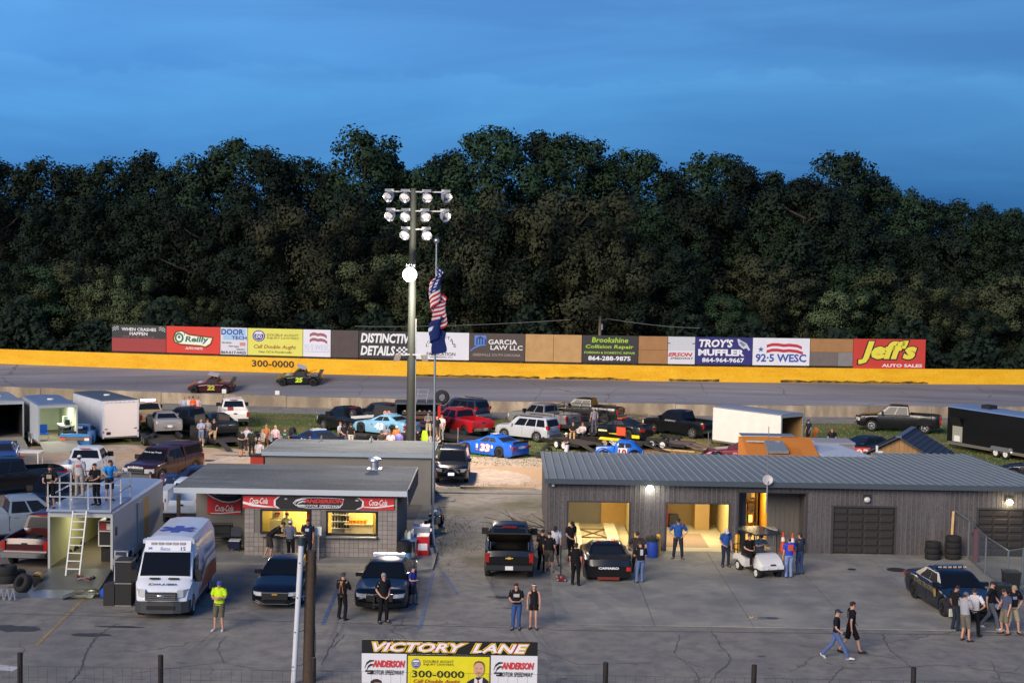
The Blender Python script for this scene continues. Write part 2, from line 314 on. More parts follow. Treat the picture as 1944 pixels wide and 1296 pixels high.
# painted lines and stains
def strip(name, a, b, wd, mat, z=.02):
    a, b = gp(*a), gp(*b); d = (b-a).normalized(); n = Vector((-d.y,d.x,0))*wd/2
    m = MB(); m.add([(p.x,p.y,z) for p in (a+n,a-n,b-n,b+n)], [(0,1,2,3)]); o = m.build(name, mat); o['kind'] = 'structure'; return o
BLUEP = layered('faded_blue_paint', [S(74,98,140),S(98,110,132)], [2.], .8, .1); YELP = layered('faded_yellow_paint', [S(170,142,90),S(140,126,104)], [2.5], .8, .1)
strip('parking_line', (656,1085), (612,1186), .14, BLUEP); strip('parking_line', (822,1086), (797,1194), .14, BLUEP); strip('parking_line', (842,1086), (868,1128), .12, BLUEP)
strip('parking_line', (168,1128), (68,1226), .13, YELP); strip('parking_line', (-60,1262), (32,1270), .55, pm(S(190,190,188),.8,0,.2,3))
JOINT = layered('tar_joint', [S(92,90,88),S(110,108,104)], [3.], .9, .2)
strip('pavement_joint', (-40,1163), (1052,1194), .05, JOINT); strip('pavement_joint', (1052,1196), (2000,1207), .06, JOINT, .021)
def blob(name, px, py, rx, ry, mat, z=.02, seed=0):
    r = random.Random(seed); c = gp(px,py); m = MB(); n = 22
    m.add([(c.x+rx*math.cos(2*math.pi*i/n)*r.uniform(.6,1.1), c.y+ry*math.sin(2*math.pi*i/n)*r.uniform(.6,1.1), z) for i in range(n)], [tuple(range(n))])
    o = m.build(name, mat); o['kind'] = 'structure'; return o
CRK = pm(S(88,85,83),.9,0,.3,6)
def crackline(pts, wd=.035, seed=0):
    r = random.Random(seed); P_ = [gp(*p) for p in pts]; q = []
    for a,b in zip(P_,P_[1:]):
        n = max(2,int((b-a).length/.22))
        for k in range(n): c = a.lerp(b,k/n); q.append(c+Vector((r.gauss(0,.028),r.gauss(0,.028),0)))
    q.append(P_[-1]); m = MB(); vs = []
    for i,c in enumerate(q):
        d = (q[min(i+1,len(q)-1)]-q[max(i-1,0)]).normalized(); w_ = wd*r.uniform(.3,1.2); vs += [(c.x-d.y*w_,c.y+d.x*w_,.0215),(c.x+d.y*w_,c.y-d.x*w_,.0215)]
    m.add(vs,[(2*i,2*i+1,2*i+3,2*i+2) for i in range(len(q)-1)]); o = m.build('pavement_crack',CRK); o['kind'] = 'structure'
for i,pts in enumerate((((222,1184),(182,1208),(160,1245),(152,1275),(128,1300)),((424,1212),(412,1232),(424,1258),(360,1264),(250,1278)),((424,1258),(500,1272),(560,1276)),((1350,1198),(1368,1225),(1390,1252),(1340,1300)),((1290,1205),(1280,1240),(1320,1275),(1330,1300)),((1560,1254),(1598,1268),(1570,1300)),((1675,1204),(1690,1235),(1735,1270)),((1598,1268),(1660,1270),(1790,1262),(1944,1280)),((1880,1255),(1905,1300)),((640,1200),(625,1235),(610,1262)),((655,1205),(632,1228)),((1010,1230),(1100,1262),(1240,1258)),((1520,1225),(1700,1250)))): crackline(pts,.018 if i%3 else .028,i)
r = random.Random(77)
for k in range(46):
    px,py = r.uniform(-20,1960), r.uniform(1100,1290); px = px if py > 1205 or px < 1040 else r.uniform(0,1000); c = gp(px,py); n = 9; a_,b_ = r.uniform(.05,.3),r.uniform(.03,.1)
    m = MB(); m.add([(c.x+a_*math.cos(6.283*i/n)*r.uniform(.6,1.2),c.y+b_*math.sin(6.283*i/n)*r.uniform(.6,1.2),.0205) for i in range(n)],[tuple(range(n))]); o = m.build('oil_spot',pm(S(84+10*(k%3),82+10*(k%3),82+10*(k%3)),.7,0,.2,6)); o['kind'] = 'structure'
TAR = pm(S(62,60,60),.7,0,.3,4); WET = pm(S(70,70,72),.25,0,.3,4)
blob('tar_patch', 955,1134,.75,.28,TAR,.02,1); blob('wet_patch', 1448,1174,.7,.22,WET,.042,2); blob('oil_stain', 175,1205,.8,.25,TAR,.02,3)
blob('oil_stain', 30,1193,1.1,.5,TAR,.02,4); blob('oil_stain', 395,874,.45,.45,TAR,.02,5); blob('oil_stain', 228,1190,.9,.16,TAR,.021,6)
SHB = layered('worn_tyre_marks', [S(104,107,112),S(128,128,128)], [1.2], .85, .2)
def cover(px, py, r, label):
    o = MB().cyl((0,0,0),(0,0,.012),r,n=20).build('manhole_cover', pm(S(56,56,58),.6,.3,.3,9,.4)); c = gp(px,py); o.location = (c.x,c.y,.042); return tag(o,label,'manhole cover')
cover(1702,1083,.42,'dark round manhole cover on the concrete near the dark garage door'); cover(1617,1082,.18,'small dark drain cap on the concrete, beside the larger manhole cover')
# ================================================================ back straight
YW = lambda X: 133 + .0021*(X-10)**2
YB = lambda X: 123.4 + .0021*(X-8)**2
XS = [-110+4*i for i in range(56)]
def ribbon(name, f0, z0, f1, z1, mat, kind='structure', sub=1):
    m = MB(); vs = []
    for x in XS:
        for k in range(sub+1):
            t = k/sub; vs.append((x, f0(x)*(1-t)+f1(x)*t, z0*(1-t)+z1*t))
    n = sub+1; m.add(vs, [(i*n+k,i*n+k+1,(i+1)*n+k+1,(i+1)*n+k) for i in range(len(XS)-1) for k in range(sub)])
    o = m.build(name, mat, smooth=40); o['kind'] = kind; return o
ribbon('access_road', lambda x: YB(x)-4.6, .006, lambda x: YB(x), .006, layered('old_asphalt', [S(140,134,126),S(124,120,114),S(150,146,138)], [.4,1.3], .9, .3, crack=.25, bscale=40))
ribbon('race_track', lambda x: YB(x)+.4, .03, lambda x: YW(x)+.1, 2.0, TRACKM, sub=3)
wl = ribbon('embankment', lambda x: YW(x)+.3, 2.0, lambda x: YW(x)+260, 5, FORESTF)
def curvedwall(name, f, z0, z1, th, mat, lab, cat, x0=-110, x1=110, st=4):
    m = MB(); rings = []; x = x0
    while x <= x1:
        y = f(x); rings.append([(x,y,z0),(x,y,z1),(x,y+th,z1),(x,y+th,z0)]); x += st
    m.loft(rings); o = m.build(name, mat); return tag(o, lab, cat)
yw = curvedwall('track_wall', YW, 1.9, 3.34, .35, YELLOW, 'long yellow concrete wall curving along the far side of the race track', 'wall')
# scuffs on the wall foot and the phone number
fy = lambda X: Vector((X,YW(X)-.01,0))
p0, p1 = yp(478,698,YW(-23)), yp(558,700,YW(-19)); X0, X1 = p0.x, p1.x
U = (fy(X1)-fy(X0)); f = Face(yw,(X0,YW(X0)-.02,2.48),U,(0,0,1),U.length,.62); f.text('300-0000',0,0,1,1,S(52,42,20),0,.02)
SCUFF = layered('scuffed_paint', [S(70,60,40),S(150,115,40)], [2.], .8, .2)
r = random.Random(3)
for (a,b) in ((-9,3),(3,11),(14,19),(24,38)):
    m = MB(); x = a; up=[]; dn=[]
    while x < b: up.append((x,YW(x)-.006,2.06+r.uniform(.05,.2))); dn.append((x,YW(x)-.006,2.0)); x += .5
    n = len(up); m.add(up+dn,[(i,i+1,n+i+1,n+i) for i in range(n-1)]); m.build('scuff_mark', SCUFF, yw)
# pit wall of concrete segments
pw = thing('pit_wall','low stained concrete barrier of long segments between infield grass and race track','wall')
x = -62.0; k = 0
while x < 62:
    x2 = x+5.4; a, b = Vector((x+.02,YB(x))), Vector((x2-.02,YB(x2))); r_ = rnd.uniform(-.03,.03)
    m = MB(); d = (b-a).normalized(); nn = Vector((-d.y,d.x))
    prof = [(0,0),(.05,.93+r_),(.30,.93+r_),(.36,0)]
    m.loft([[(q.x+nn.x*t,q.y+nn.y*t,z) for t,z in prof] for q in (a,b)]); m.build('barrier_segment', CONC2, pw); x = x2; k += 1
# small white marker boards on posts behind the barrier, thin rods in front
for px,py,lab in ((425,757,'small white marker board on the pit wall above the white pickup cab'),(528,758,'small white marker board on the pit wall above the open grass')):
    X = yp(px,py,126).x; t = thing('marker_board',lab,'sign',(X,YB(X)+.5,.4)); MB().b2((-.18,-.02,.55),(.18,.02,.9)).build('board',WHITEP,t); MB().b2((-.16,-.025,.36),(.16,.025,.53)).build('lower_board',BLACKM,t); MB().cyl((0,.04,0),(0,.04,.9),.03).build('post',STEEL,t)
# ================================================================ sign boards on the far wall
LOCS = {}
def board(px0, px1, label, col, fn, z0=3.52, z1=5.95, group='advertising boards above the yellow wall', name='billboard', back=True):
    a, b = yp(px0,660,YW(0)), yp(px1,660,YW(0))
    a, b = yp(px0,660,YW(a.x)+.18), yp(px1,660,YW(b.x)+.18)
    A, B = Vector((a.x,YW(a.x)+.18,0)), Vector((b.x,YW(b.x)+.18,0)); L = (B-A).length-.03
    t = thing(name, label, 'billboard', A, math.atan2(B.y-A.y,B.x-A.x), group)
    if back:
        m = MB(); m.b2((.015,.0,z0),(L,.05,z1)); m.build('panel', col if not isinstance(col,tuple) else pm(col,.6,0,.10,.8,.1), t)
    m = MB(); m.b2((.3,.07,3.2),(.42,.17,z1-.1)); m.build('post', DARKWOOD, t)
    m = MB(); m.b2((L-.42,.07,3.2),(L-.3,.17,z1-.1)); m.build('post', DARKWOOD, t)
    m = MB(); m.b2((.0,.075,3.25),(L,.13,z0+.15)); m.build('rail', BLACKM, t)
    f = Face(t,(0.015,-.002,z0),(1,0,0),(0,0,1),L-.015,z1-z0)
    fn(f,t,L); return t
Wt = S(226,226,228); Bk = S(24,24,28); Rd = S(196,40,38); Yl = S(226,220,70); Bl = S(52,62,142)
PLY = pm(S(184,146,96),.85,0,.22,1.6,.2); PLY2 = pm(S(160,118,76),.85,0,.2,1.6,.2); PLYG = pm(S(112,102,98),.9,0,.2,1.8,.2); PLYD = pm(S(84,74,72),.9,0,.2,1.8,.2); PLYL = pm(S(130,126,124),.9,0,.2,1.8,.2)
def b_crash(f,t,L):
    f.rect(0,0,1,.5,S(150,52,52)); f.text('WHEN CRASHES',.18,.78,.82,.9,Wt,0,.02); f.text('HAPPEN',.33,.62,.66,.74,Wt,0,.02); f.text('OFF THE TRACK',.2,.51,.8,.6,S(130,84,84),0,.01)
    f.checks(.01,.76,.13,.92,5,4,S(170,170,170),.05); f.checks(.87,.82,.99,.98,5,4,S(170,170,170),-.06)
def b_oreilly(f,t,L):
    f.poly([(.12,.55),(.16,.78),(.28,.86),(.42,.72),(.88,.62),(.84,.36),(.74,.22),(.66,.26),(.26,.30),(.14,.40)],Bk); f.poly([(.14,.56),(.18,.76),(.28,.82),(.42,.68),(.86,.59),(.82,.38),(.73,.26),(.64,.30),(.26,.34),(.16,.42)],S(214,190,90)); f.poly([(.15,.57),(.19,.75),(.28,.80),(.42,.66),(.84,.57),(.81,.39),(.72,.29),(.64,.33),(.26,.36),(.17,.43)],S(230,232,226))
    f.ell(.24,.57,.085,.19,S(52,110,74)); f.ell(.24,.57,.05,.12,S(230,232,226)); f.ell(.24,.6,.025,.06,S(52,110,74)); f.text("'",.33,.66,.345,.78,S(52,110,74)); f.text('Reilly',.35,.36,.79,.64,S(52,110,74),.15,.03); f.text('AUTO PARTS',.36,.14,.68,.23,Wt,0,.03)
def b_door(f,t,L):
    f.rect(.1,.55,.92,.96,S(150,190,222)); f.text('DOOR',.03,.73,.86,.95,S(52,56,140),0,.03); f.text('TECH',.42,.56,.97,.69,S(52,56,140),0,.03)
    f.text('Quality',.04,.4,.42,.47,Bk,.2,.01); f.text('Garage',.3,.27,.68,.34,Bk,.2,.01); f.text('Doors',.6,.17,.9,.24,Bk,.2,.01); f.text('864-617-0425',.02,.03,.95,.13,S(60,60,90),0,.02); f.rect(.72,.34,.92,.46,S(200,130,130))
def lawyer(f,t,L):
    f.ell(.2,.72,.115,.21,S(60,58,130)); f.ell(.2,.72,.095,.175,S(214,214,226)); f.ell(.2,.72,.085,.155,S(60,58,130)); f.poly([(.12,.80),(.15,.86),(.25,.86),(.28,.80),(.25,.79),(.15,.79)],Wt); f.text('00',.145,.63,.255,.77,Wt,0,.01)
    f.text('DOUBLE AUGHT',.35,.72,.92,.81,S(120,118,56)); f.text('INJURY LAWYERS',.35,.6,.93,.69,S(120,118,56)); f.text('Call Double Aught',.11,.22,.88,.40,S(160,70,34),.25,.0); f.text('Hwy 153 in Powdersville',.2,.08,.8,.17,S(80,84,40),.25)
def flagbars(f,c1,star,v=0.):
    for k,(a,b) in enumerate(((.70,0),(.50,0))):
        f.band([(.24,a+v),(.34,a+.06+v),(.44,a+.06+v),(.54,a+.03+v),(.64,a+.05+v),(.78,a+.02+v),(.86+.02*k,a-.05+v)],.055,c1,'flag_bar')
    if star:
        f.poly([(.14+.055*math.sin(i*math.pi/5)*(1 if i%2==0 else .4), .58+.11*math.cos(i*math.pi/5)*(1 if i%2==0 else .4)) for i in range(10)], star,'star')
def b_wesc1(f,t,L): flagbars(f,S(150,90,100),None,.08); f.text('92·5 WESC',.04,.25,.96,.45,S(190,196,222),0,.0); f.rect(.04,.18,.96,.2,S(180,188,214))
def b_dist(f,t,L):
    f.text('DISTINCTIVE',.03,.56,.97,.92,Wt,.18,.04); f.text('DETAILS',.03,.1,.64,.46,Wt,.18,.04); f.checks(.66,.12,.97,.42,8,4,Wt,.06)
def b_metal(f,t,L):
    for i,c in enumerate('LOWE METALS'):
        if c == ' ': continue
        a = math.pi*(1-(i+.5)/11); u = .47+.26*math.cos(a); v = .46+.40*math.sin(a); f.text(c,u-.028,v-.05,u+.028,v+.06,S(70,70,74))
    f.text('&',.44,.38,.52,.52,S(90,90,94)); f.text('FABRICATION',.2,.15,.74,.27,S(60,60,64)); f.text('ANDERSON, S.C.',.26,.06,.7,.12,S(50,50,54))
def b_garcia(f,t,L):
    f.rect(.09,.55,.3,.92,S(84,130,206)); f.poly([(.11,.8),(.195,.9),(.28,.8)],S(44,60,110)); [f.rect(.12+.05*k,.58,.145+.05*k,.8,S(44,60,110)) for k in range(4)]; f.band([(.02,.36),(.1,.48),(.2,.55),(.3,.58)],[.03,.03,.02,.01],S(84,130,206)); f.text('GARCIA',.34,.60,.86,.78,Wt,0,.02); f.text('LAW LLC',.38,.40,.96,.57,Wt,0,.02); f.text('GREENVILLE, SOUTH CAROLINA',.06,.15,.92,.26,S(176,166,160))
def sheets(cols):
    def fn(f,t,L):
        n = len(cols)
        for i,c in enumerate(cols):
            m = MB(); m.b2((i*L/n+.02,rnd.uniform(-.02,0),3.52),((i+1)*L/n-.01,.05,5.95)); m.build('plywood_sheet',c,t)
    return fn
def stacked(top, bots):
    def fn(f,t,L):
        m = MB(); m.b2((.02,-.01,4.75),(L,.05,5.95)); m.build('plywood_sheet',top,t); x = .02
        for c,wf in bots:
            m = MB(); m.b2((x,-.02,3.52),(x+wf*L-.02,.05,4.73)); m.build('plywood_sheet',c,t); x += wf*L
    return fn
def b_brook(f,t,L):
    g = S(160,200,50); f.text('Brookshine',.17,.74,.82,.93,g,.12,.02); f.text('Collision Repair',.06,.49,.92,.66,g,.12,.02); f.text('FOREIGN & DOMESTIC REPAIR',.04,.33,.95,.41,g,0,.02); f.text('864-288-9875',.11,.08,.87,.25,Wt,0,.03)
def b_and(f,t,L):
    f.rect(0,.5,1,1,S(196,198,202)); f.text('ERSON',.0,.28,.92,.42,S(190,50,50),.3,.04); f.text('SPEEDWAY',.08,.17,.96,.25,S(50,50,60),.3,.01); f.rect(.0,.74,.08,.77,Bk); f.rect(.9,.74,1,.77,Bk)
def b_troy(f,t,L):
    f.text("TROY'S",.065,.62,.665,.92,S(60,20,30),.2,.06); f.text("TROY'S",.06,.63,.66,.93,Wt,.2,.04); f.text('MUFFLER',.05,.32,.86,.56,Wt,0,.05); f.text('864-964-9667',.12,.08,.86,.25,Wt,0,.03); f.poly([(.73,.93),(.75,.95),(.90,.78),(.96,.56),(.93,.52),(.9,.62),(.84,.58),(.76,.72)],S(190,196,206)); f.poly([(.76,.82),(.80,.86),(.88,.74),(.84,.66)],S(120,126,140))
def b_wesc2(f,t,L): flagbars(f,S(190,52,66),S(54,90,160)); f.text('92·5 WESC',.05,.12,.94,.42,S(62,84,160),0,.03)
def b_jeff(f,t,L):
    f.text("Jeff's",.05,.10,.90,.98,Bk,.25,.09); f.text("Jeff's",.07,.14,.88,.95,S(228,214,70),.25,.05); f.text('AUTO SALES',.40,.04,.96,.15,Wt,0,.03)
board(211,315,'billboard with white crash lettering on black above faded red, at the left end',S(44,46,50),b_crash)
board(315,418,'bright red billboard with green and white oval auto parts lettering',S(206,52,36),b_oreilly)
board(418,470,'narrow white garage door billboard with blue lettering and pale blue square',S(206,206,214),b_door)
board(470,575,'yellow injury lawyer billboard with round blue telephone emblem',S(216,212,96),lawyer)
board(575,628,'narrow white billboard with faded pink flag and pale blue lettering',S(218,218,228),b_wesc1)
board(628,681,'blank dark grey weathered plywood panel on the far wall',S(84,74,72),sheets([PLYD]),back=False)
board(681,790,'black billboard with huge slanted white lettering and chequered flag',S(40,40,44),b_dist)
board(790,891,'white metal fabrication billboard with arched grey lettering behind the flags',S(220,220,226),b_metal)
board(891,997,'brown law firm billboard with blue porch emblem and white lettering',S(76,64,58),b_garcia)
board(997,1105,'bare tan plywood billboard of two upright sheets',PLY,sheets([PLY,PLY]),back=False)
board(1105,1212,'dark grey collision repair billboard with lime green lettering',S(52,48,48),b_brook)
board(1212,1268,'narrow bare plywood panel of two stacked tan sheets',PLY,stacked(PLY2,[(PLY2,1)]),back=False)
board(1268,1320,'narrow white panel with cut-off red speedway lettering at its foot',S(214,214,218),b_and)
board(1320,1429,'dark blue muffler shop billboard with white lettering',S(46,44,112),b_troy)
board(1429,1538,'white radio billboard with red flag bars, star and bold blue lettering',S(222,222,228),b_wesc2)
board(1538,1620,'bare panel of tan plywood above weathered grey plywood',PLY,stacked(PLY2,[(PLYG,.65),(PLYL,.35)]),back=False)
board(1620,1758,'red billboard with large yellow script lettering, at the right end',S(196,62,48),b_jeff,z0=3.36,z1=5.98)
# far utility pole with its wire
t = thing('utility_pole','short wooden utility pole with crossarm standing behind the far billboards','utility pole',(yp(1139,620,134.6).x,134.6,2.2))
MB().cyl((0,0,0),(0,0,5.4),.16,.13).build('pole',pm(S(120,108,92),.9,0,.3,4),t); MB().b2((-.6,-.06,5.0),(.6,.06,5.14)).build('crossarm',DARKWOOD,t); MB().cyl((.18,-.2,4.2),(.18,-.2,4.7),.1).build('transformer',STEEL,t)
for a,b,s_ in ((-.5,-22,.9),(.5,9,.6)):
    m = MB(); pts = [(a+(b-a)*i/12, 0, 5.2-s_*math.sin(math.pi*i/24)*1.2) for i in range(13)]
    for i in range(12): m.bar(pts[i],pts[i+1],.035)
    m.build('wire',pm(S(110,112,112),.6),t)
# ================================================================ the wood behind the track
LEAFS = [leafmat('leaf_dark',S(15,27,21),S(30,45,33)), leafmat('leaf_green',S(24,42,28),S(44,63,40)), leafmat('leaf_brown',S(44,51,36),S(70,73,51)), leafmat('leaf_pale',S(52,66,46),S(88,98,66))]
BARK = pm(S(66,58,50),.95,0,.35,3,.5)
def crown_mesh(kind, mat, seed):
    r = random.Random(seed); lobes = []; wf = r.uniform(.8,1.3); tp = r.uniform(.15,.5); pk = r.uniform(.8,1.5); gap = r.uniform(0,6.28)
    if kind == 'tall':
        for i in range(46):
            h = .16+.80*(i/45)**.95; wd = .29*wf*math.sin(math.pi*min(1,max(.02,(h-.02)/1.0))**pk)**.75
            a = i*2.4+r.uniform(-.7,.7); rr = wd*r.uniform(.45,1.0)*(1-tp*h*h)*(.72 if math.cos(a-gap-h*5) > .55 else 1.08); lobes.append((Vector((rr*math.cos(a),rr*math.sin(a),h)), r.uniform(.05,.09)*(1.2-.45*h)))
        for h in (.24,.34,.44,.54,.64,.74,.83,.9): lobes.append((Vector((r.gauss(0,.02),r.gauss(0,.02),h)),.17*(1.12-.85*h)+.035))
        for k in range(4): lobes.append((Vector((r.gauss(0,.04),r.gauss(0,.04),r.uniform(.88,.965))),r.uniform(.035,.055)))
    else:
        for i in range(46):
            h = r.uniform(.06,.93); wd = .44*wf*math.sin(math.pi*min(1,max(.05,(h+.08)/1.1))**pk)**.6
            a = i*2.4+r.uniform(-.7,.7); rr = wd*r.uniform(.5,1.0); lobes.append((Vector((rr*math.cos(a),rr*math.sin(a),h)), r.uniform(.055,.11)))
        for h in (.25,.45,.65): lobes.append((Vector((r.gauss(0,.05),r.gauss(0,.05),h)),.24))
    H = 20.0 if kind == 'tall' else 14.0
    m = MB(); NR = []; vol = sum(l[1]**2 for l in lobes); NQ = 21000
    for c, rad in lobes:
        for q in range(int(NQ*rad*rad/vol)):
            d = Vector((r.gauss(0,1),r.gauss(0,1),r.gauss(0,1))).normalized(); rr = rad*(r.random()**.4)*r.uniform(.8,1.1)
            # ragged twigs
            if r.random() < .03: rr *= 1.14
            p = (c + Vector((d.x,d.y,d.z*.82))*rr)*H; s_ = r.uniform(.10,.22)
            nrm = (d + Vector((r.gauss(0,.4),r.gauss(0,.4),r.gauss(0,.4)+.25))).normalized(); cd = Vector((c.x,c.y,(c.z-.45)*.6)); cd = cd.normalized() if cd.length > .01 else d; nb = (d*1.0+cd*.8+nrm*.15).normalized(); NR += [nb]*4; u = nrm.orthogonal().normalized(); u.rotate(Matrix.Rotation(r.uniform(0,6.28),3,nrm)); v = nrm.cross(u)
            m.add([p-u*s_, p-v*s_*.55+nrm*.03, p+u*s_, p+v*s_*.55-nrm*.05], [(0,1,2,3)])
    me = bpy.data.meshes.new('crown'); me.from_pydata(m.v,[],m.f); me.materials.append(mat); me.shade_smooth(); me.normals_split_custom_set(NR); return me, H, lobes
def trunk_mesh(H, lobes, seed):
    r = random.Random(seed); m = MB(); top = .8*H; pts = [(r.gauss(0,.15),r.gauss(0,.15),top*i/5) for i in range(6)]; pts[0] = (0,0,-.6)
    m.tube(pts,[.34,.3,.25,.19,.12,.06],n=8)
    for c, rad in lobes[:46:4]:
        z = max(.15*H,(c.z-.12)*H); b = Vector((0,0,z)); e = c*H; mid = b.lerp(e,.5)+Vector((0,0,-.2)); m.tube([b,mid,e],[.11,.08,.03],n=6)
    return m.mesh('trunk', BARK, 60)
TREES = {}
for k,(kind,mi) in enumerate((('tall',0),('tall',1),('tall',0),('tall',1),('tall',0),('tall',1),('round',2),('round',3),('round',0),('round',1),('round',2),('round',3),('round',0))):
    me,H,lo = crown_mesh(kind,LEAFS[mi],100+k); TREES.setdefault((kind,mi),[]).append((me,trunk_mesh(H,lo,300+k),H))
tr = random.Random(21)
def tree(X, Y, top, kind, mi, wide, label, group):
    me,tk,H = tr.choice(TREES[(kind,mi)]); z0 = 2.0+ (Y-YW(X))*.0115
    t = thing('tree',label,'tree',(X,Y,z0),tr.uniform(0,6.28),group); s_ = (top-z0)/(H*.98); t.scale = (s_*wide,s_*wide,s_)
    link('trunk',tk,t); link('crown',me,t); return t
tops = [(-60,300),(15,302),(85,312),(160,305),(240,290),(300,318),(382,292),(437,266),(512,288),(560,302),(625,330),(692,254),(742,296),(800,318),(856,292),(930,247),(1018,257),(1095,262),(1150,304),(1210,290),(1285,332),(1347,297),(1410,314),(1475,334),(1535,342),(1610,293),(1672,332),(1722,362),(1775,384),(1830,388),(1900,394),(1960,400)]
for i,(px,py) in enumerate(tops):
    Y = 163+tr.uniform(-3,4); p = yp(px,py,Y)
    tree(p.x,YW(p.x)+Y-133,p.z+.3,'tall',i%2,1.12,'tall skyline tree, %s from the left in the back row' % ORD[i],'trees of the back row')
for i in range(30):
    px = -60+70*i+tr.uniform(-18,18); py = 395+tr.uniform(-45,35)+(35 if px>1680 else 0); Y = 152+tr.uniform(-2,2); p = yp(px,py,Y)
    kind,mi = tr.choice((('round',0),('tall',0),('round',0),('tall',0),('tall',1)))
    tree(p.x,YW(p.x)+Y-133,p.z,kind,mi,1.1 if kind=='tall' else .95,'mid-height tree, %s from the left in the middle row' % ORD[i],'trees of the middle row')
fr = [(-20,500,'round',1,1),(60,505,'round',1,1.1),(130,490,'round',3,1.0),(205,515,'round',3,.8),(290,560,'round',3,1.1),(375,570,'round',2,1),(450,470,'round',0,.9),(520,440,'tall',0,1.2),(590,385,'round',2,.85),(640,500,'round',0,.9),(705,478,'round',3,1.0),(780,470,'round',3,.9),(850,450,'round',0,.9),(905,365,'round',2,.8),(985,420,'round',0,.9),(1080,362,'round',2,.95),(1150,430,'round',2,.8),(1215,500,'round',0,1),(1290,470,'tall',0,1.2),(1330,545,'round',3,1.1),(1385,560,'round',1,1),(1455,482,'round',2,1.0),(1525,530,'round',0,.95),(1585,545,'round',3,1.0),(1650,500,'round',1,1.0),(1715,505,'round',3,.9),(1800,545,'round',2,1.0),(1870,580,'round',0,1.1),(1935,520,'round',2,.9),(2010,540,'round',0,1)]
for i,(px,py,kind,mi,wd) in enumerate(fr):
    Y = 142.5+tr.uniform(-1.5,1.5); p = yp(px,py,Y); cn = ('dark green','green','brownish green','pale green')[mi]
    tree(p.x,YW(p.x)+Y-133,p.z,kind,mi,wd*1.1,'%s tree, %s from the left in the front row of the wood' % (cn,ORD[i]),'trees of the front row')
# shrubs filling the foot of the wood and the far mass of the wood
def stuffleaves(name, n, pos, mat, s0, s1, seed):
    r = random.Random(seed); vs = []; fs = []
    for q in range(n):
        p, d = pos(r); s_ = r.uniform(s0,s1); nr = (d+Vector((r.gauss(0,.6),r.gauss(0,.6),r.gauss(0,.6)))).normalized(); u = nr.orthogonal().normalized(); u.rotate(Matrix.Rotation(r.uniform(0,6.28),3,nr)); v = nr.cross(u)
        b = len(vs); vs += [p-u*s_,p-v*s_*.6,p+u*s_,p+v*s_*.6]; fs.append((b,b+1,b+2,b+3))
    me = bpy.data.meshes.new(name); me.from_pydata(vs,[],fs); me.materials.append(mat); o = link(name,me); return o
def up(r):
    X = r.uniform(-75,75); h = 3.6+1.4*math.sin(X*.9)+1.2*math.sin(X*.37+1); z = 2.2+h*r.random()**.7; return Vector((X,YW(X)+r.uniform(3.5,7),z)), Vector((0,-.7,.6))
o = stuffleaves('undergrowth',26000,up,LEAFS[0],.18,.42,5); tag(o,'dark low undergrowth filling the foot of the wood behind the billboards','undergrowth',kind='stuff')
def fw(r):
    X = r.uniform(-110,110); h = 12+2.5*math.sin(X*.23)+1.5*math.sin(X*.61); return Vector((X,YW(X)+r.uniform(44,50),3+h*r.random()**.8)), Vector((0,-.7,.6))
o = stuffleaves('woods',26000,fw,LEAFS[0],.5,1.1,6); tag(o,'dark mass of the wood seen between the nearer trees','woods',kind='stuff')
# short grass in the infield
gr = random.Random(4); vs = []; fs = []
for q in range(26000):
    X = gr.uniform(-45,45); Y = gr.uniform(93,118.6+.0021*(X-8)**2)
    if Y < 101 and X < -8: continue
    h = gr.uniform(.03,.11); a = gr.uniform(0,3.14); dx, dy = .05*math.cos(a), .05*math.sin(a); b = len(vs)
    vs += [(X-dx,Y-dy,0),(X+dx,Y+dy,0),(X+gr.uniform(-.04,.04),Y+gr.uniform(-.04,.04),h)]; fs.append((b,b+1,b+2))
me = bpy.data.meshes.new('grass'); me.from_pydata(vs,[],fs); me.materials.append(leafmat('grass_blade',S(70,92,42),S(128,132,76))); tag(link('grass',me),'short green grass of the infield strip before the pit wall','grass',kind='stuff')
# ================================================================ garage
SIDING = layered('siding_metal', [S(92,88,90),S(84,80,82),S(100,96,96),S(76,72,72)], [.8,2.2,.35], .55, .05, stretch=(2.2,2.2,.18), bscale=12); SIDRIB = pm(S(98,94,96),.5,0,.10,1.2,.05); ROOFM = pm(S(112,122,128),.6,0,.16,.5,.05); ROOFRIB = pm(S(128,138,143),.6,0,.14,1,.05)
TRIMD = pm(S(58,56,58),.5,0,.1,2); YWALL = pm(S(204,182,120),.8,0,.1,1.5); YFLOOR = pm(S(186,176,146),.75,0,.25,1.2,.2); BROWN = pm(S(38,33,32),.6,0,.15,2); BROWNH = pm(S(46,40,38),.6,0,.15,2)
GY, GX0, GX1, GE = 67.2, 1.72, 24.6, 3.2
SPLITX = yp(1668,870,79).x; DL, DR = 11.3, 13.5
gar = thing('garage','long dark grey metal garage with blue-grey ribbed shed roof and open lit bays','building',(0,0,0))
doors = [(yp(1077,1000,GY).x,yp(1195,1000,GY).x,2.2),(yp(1264,1000,GY).x,yp(1384,1000,GY).x,2.2),(yp(1400,1000,GY).x,yp(1530,1000,GY).x,2.75),(yp(1580,1000,GY).x,yp(1700,1000,GY).x,2.17),(yp(1855,1000,GY).x,yp(1975,1000,GY).x,2.17)]
m = MB(); x = GX0
for a,b,h in doors:
    m.b2((x,GY,0),(a,GY+.18,GE)); m.b2((a,GY,h),(b,GY+.18,GE)); x = b
m.b2((x,GY,0),(GX1,GY+.18,GE)); m.b2((GX0,GY+.18,0),(GX0+.18,GY+DL,GE-.3)); m.b2((GX1-.18,GY+.18,0),(GX1,GY+DR,GE-.35)); m.b2((GX0,GY+DL-.1,0),(GX1,GY+DL+.06,GE-.45))
wall = m.build('wall',SIDING,gar)
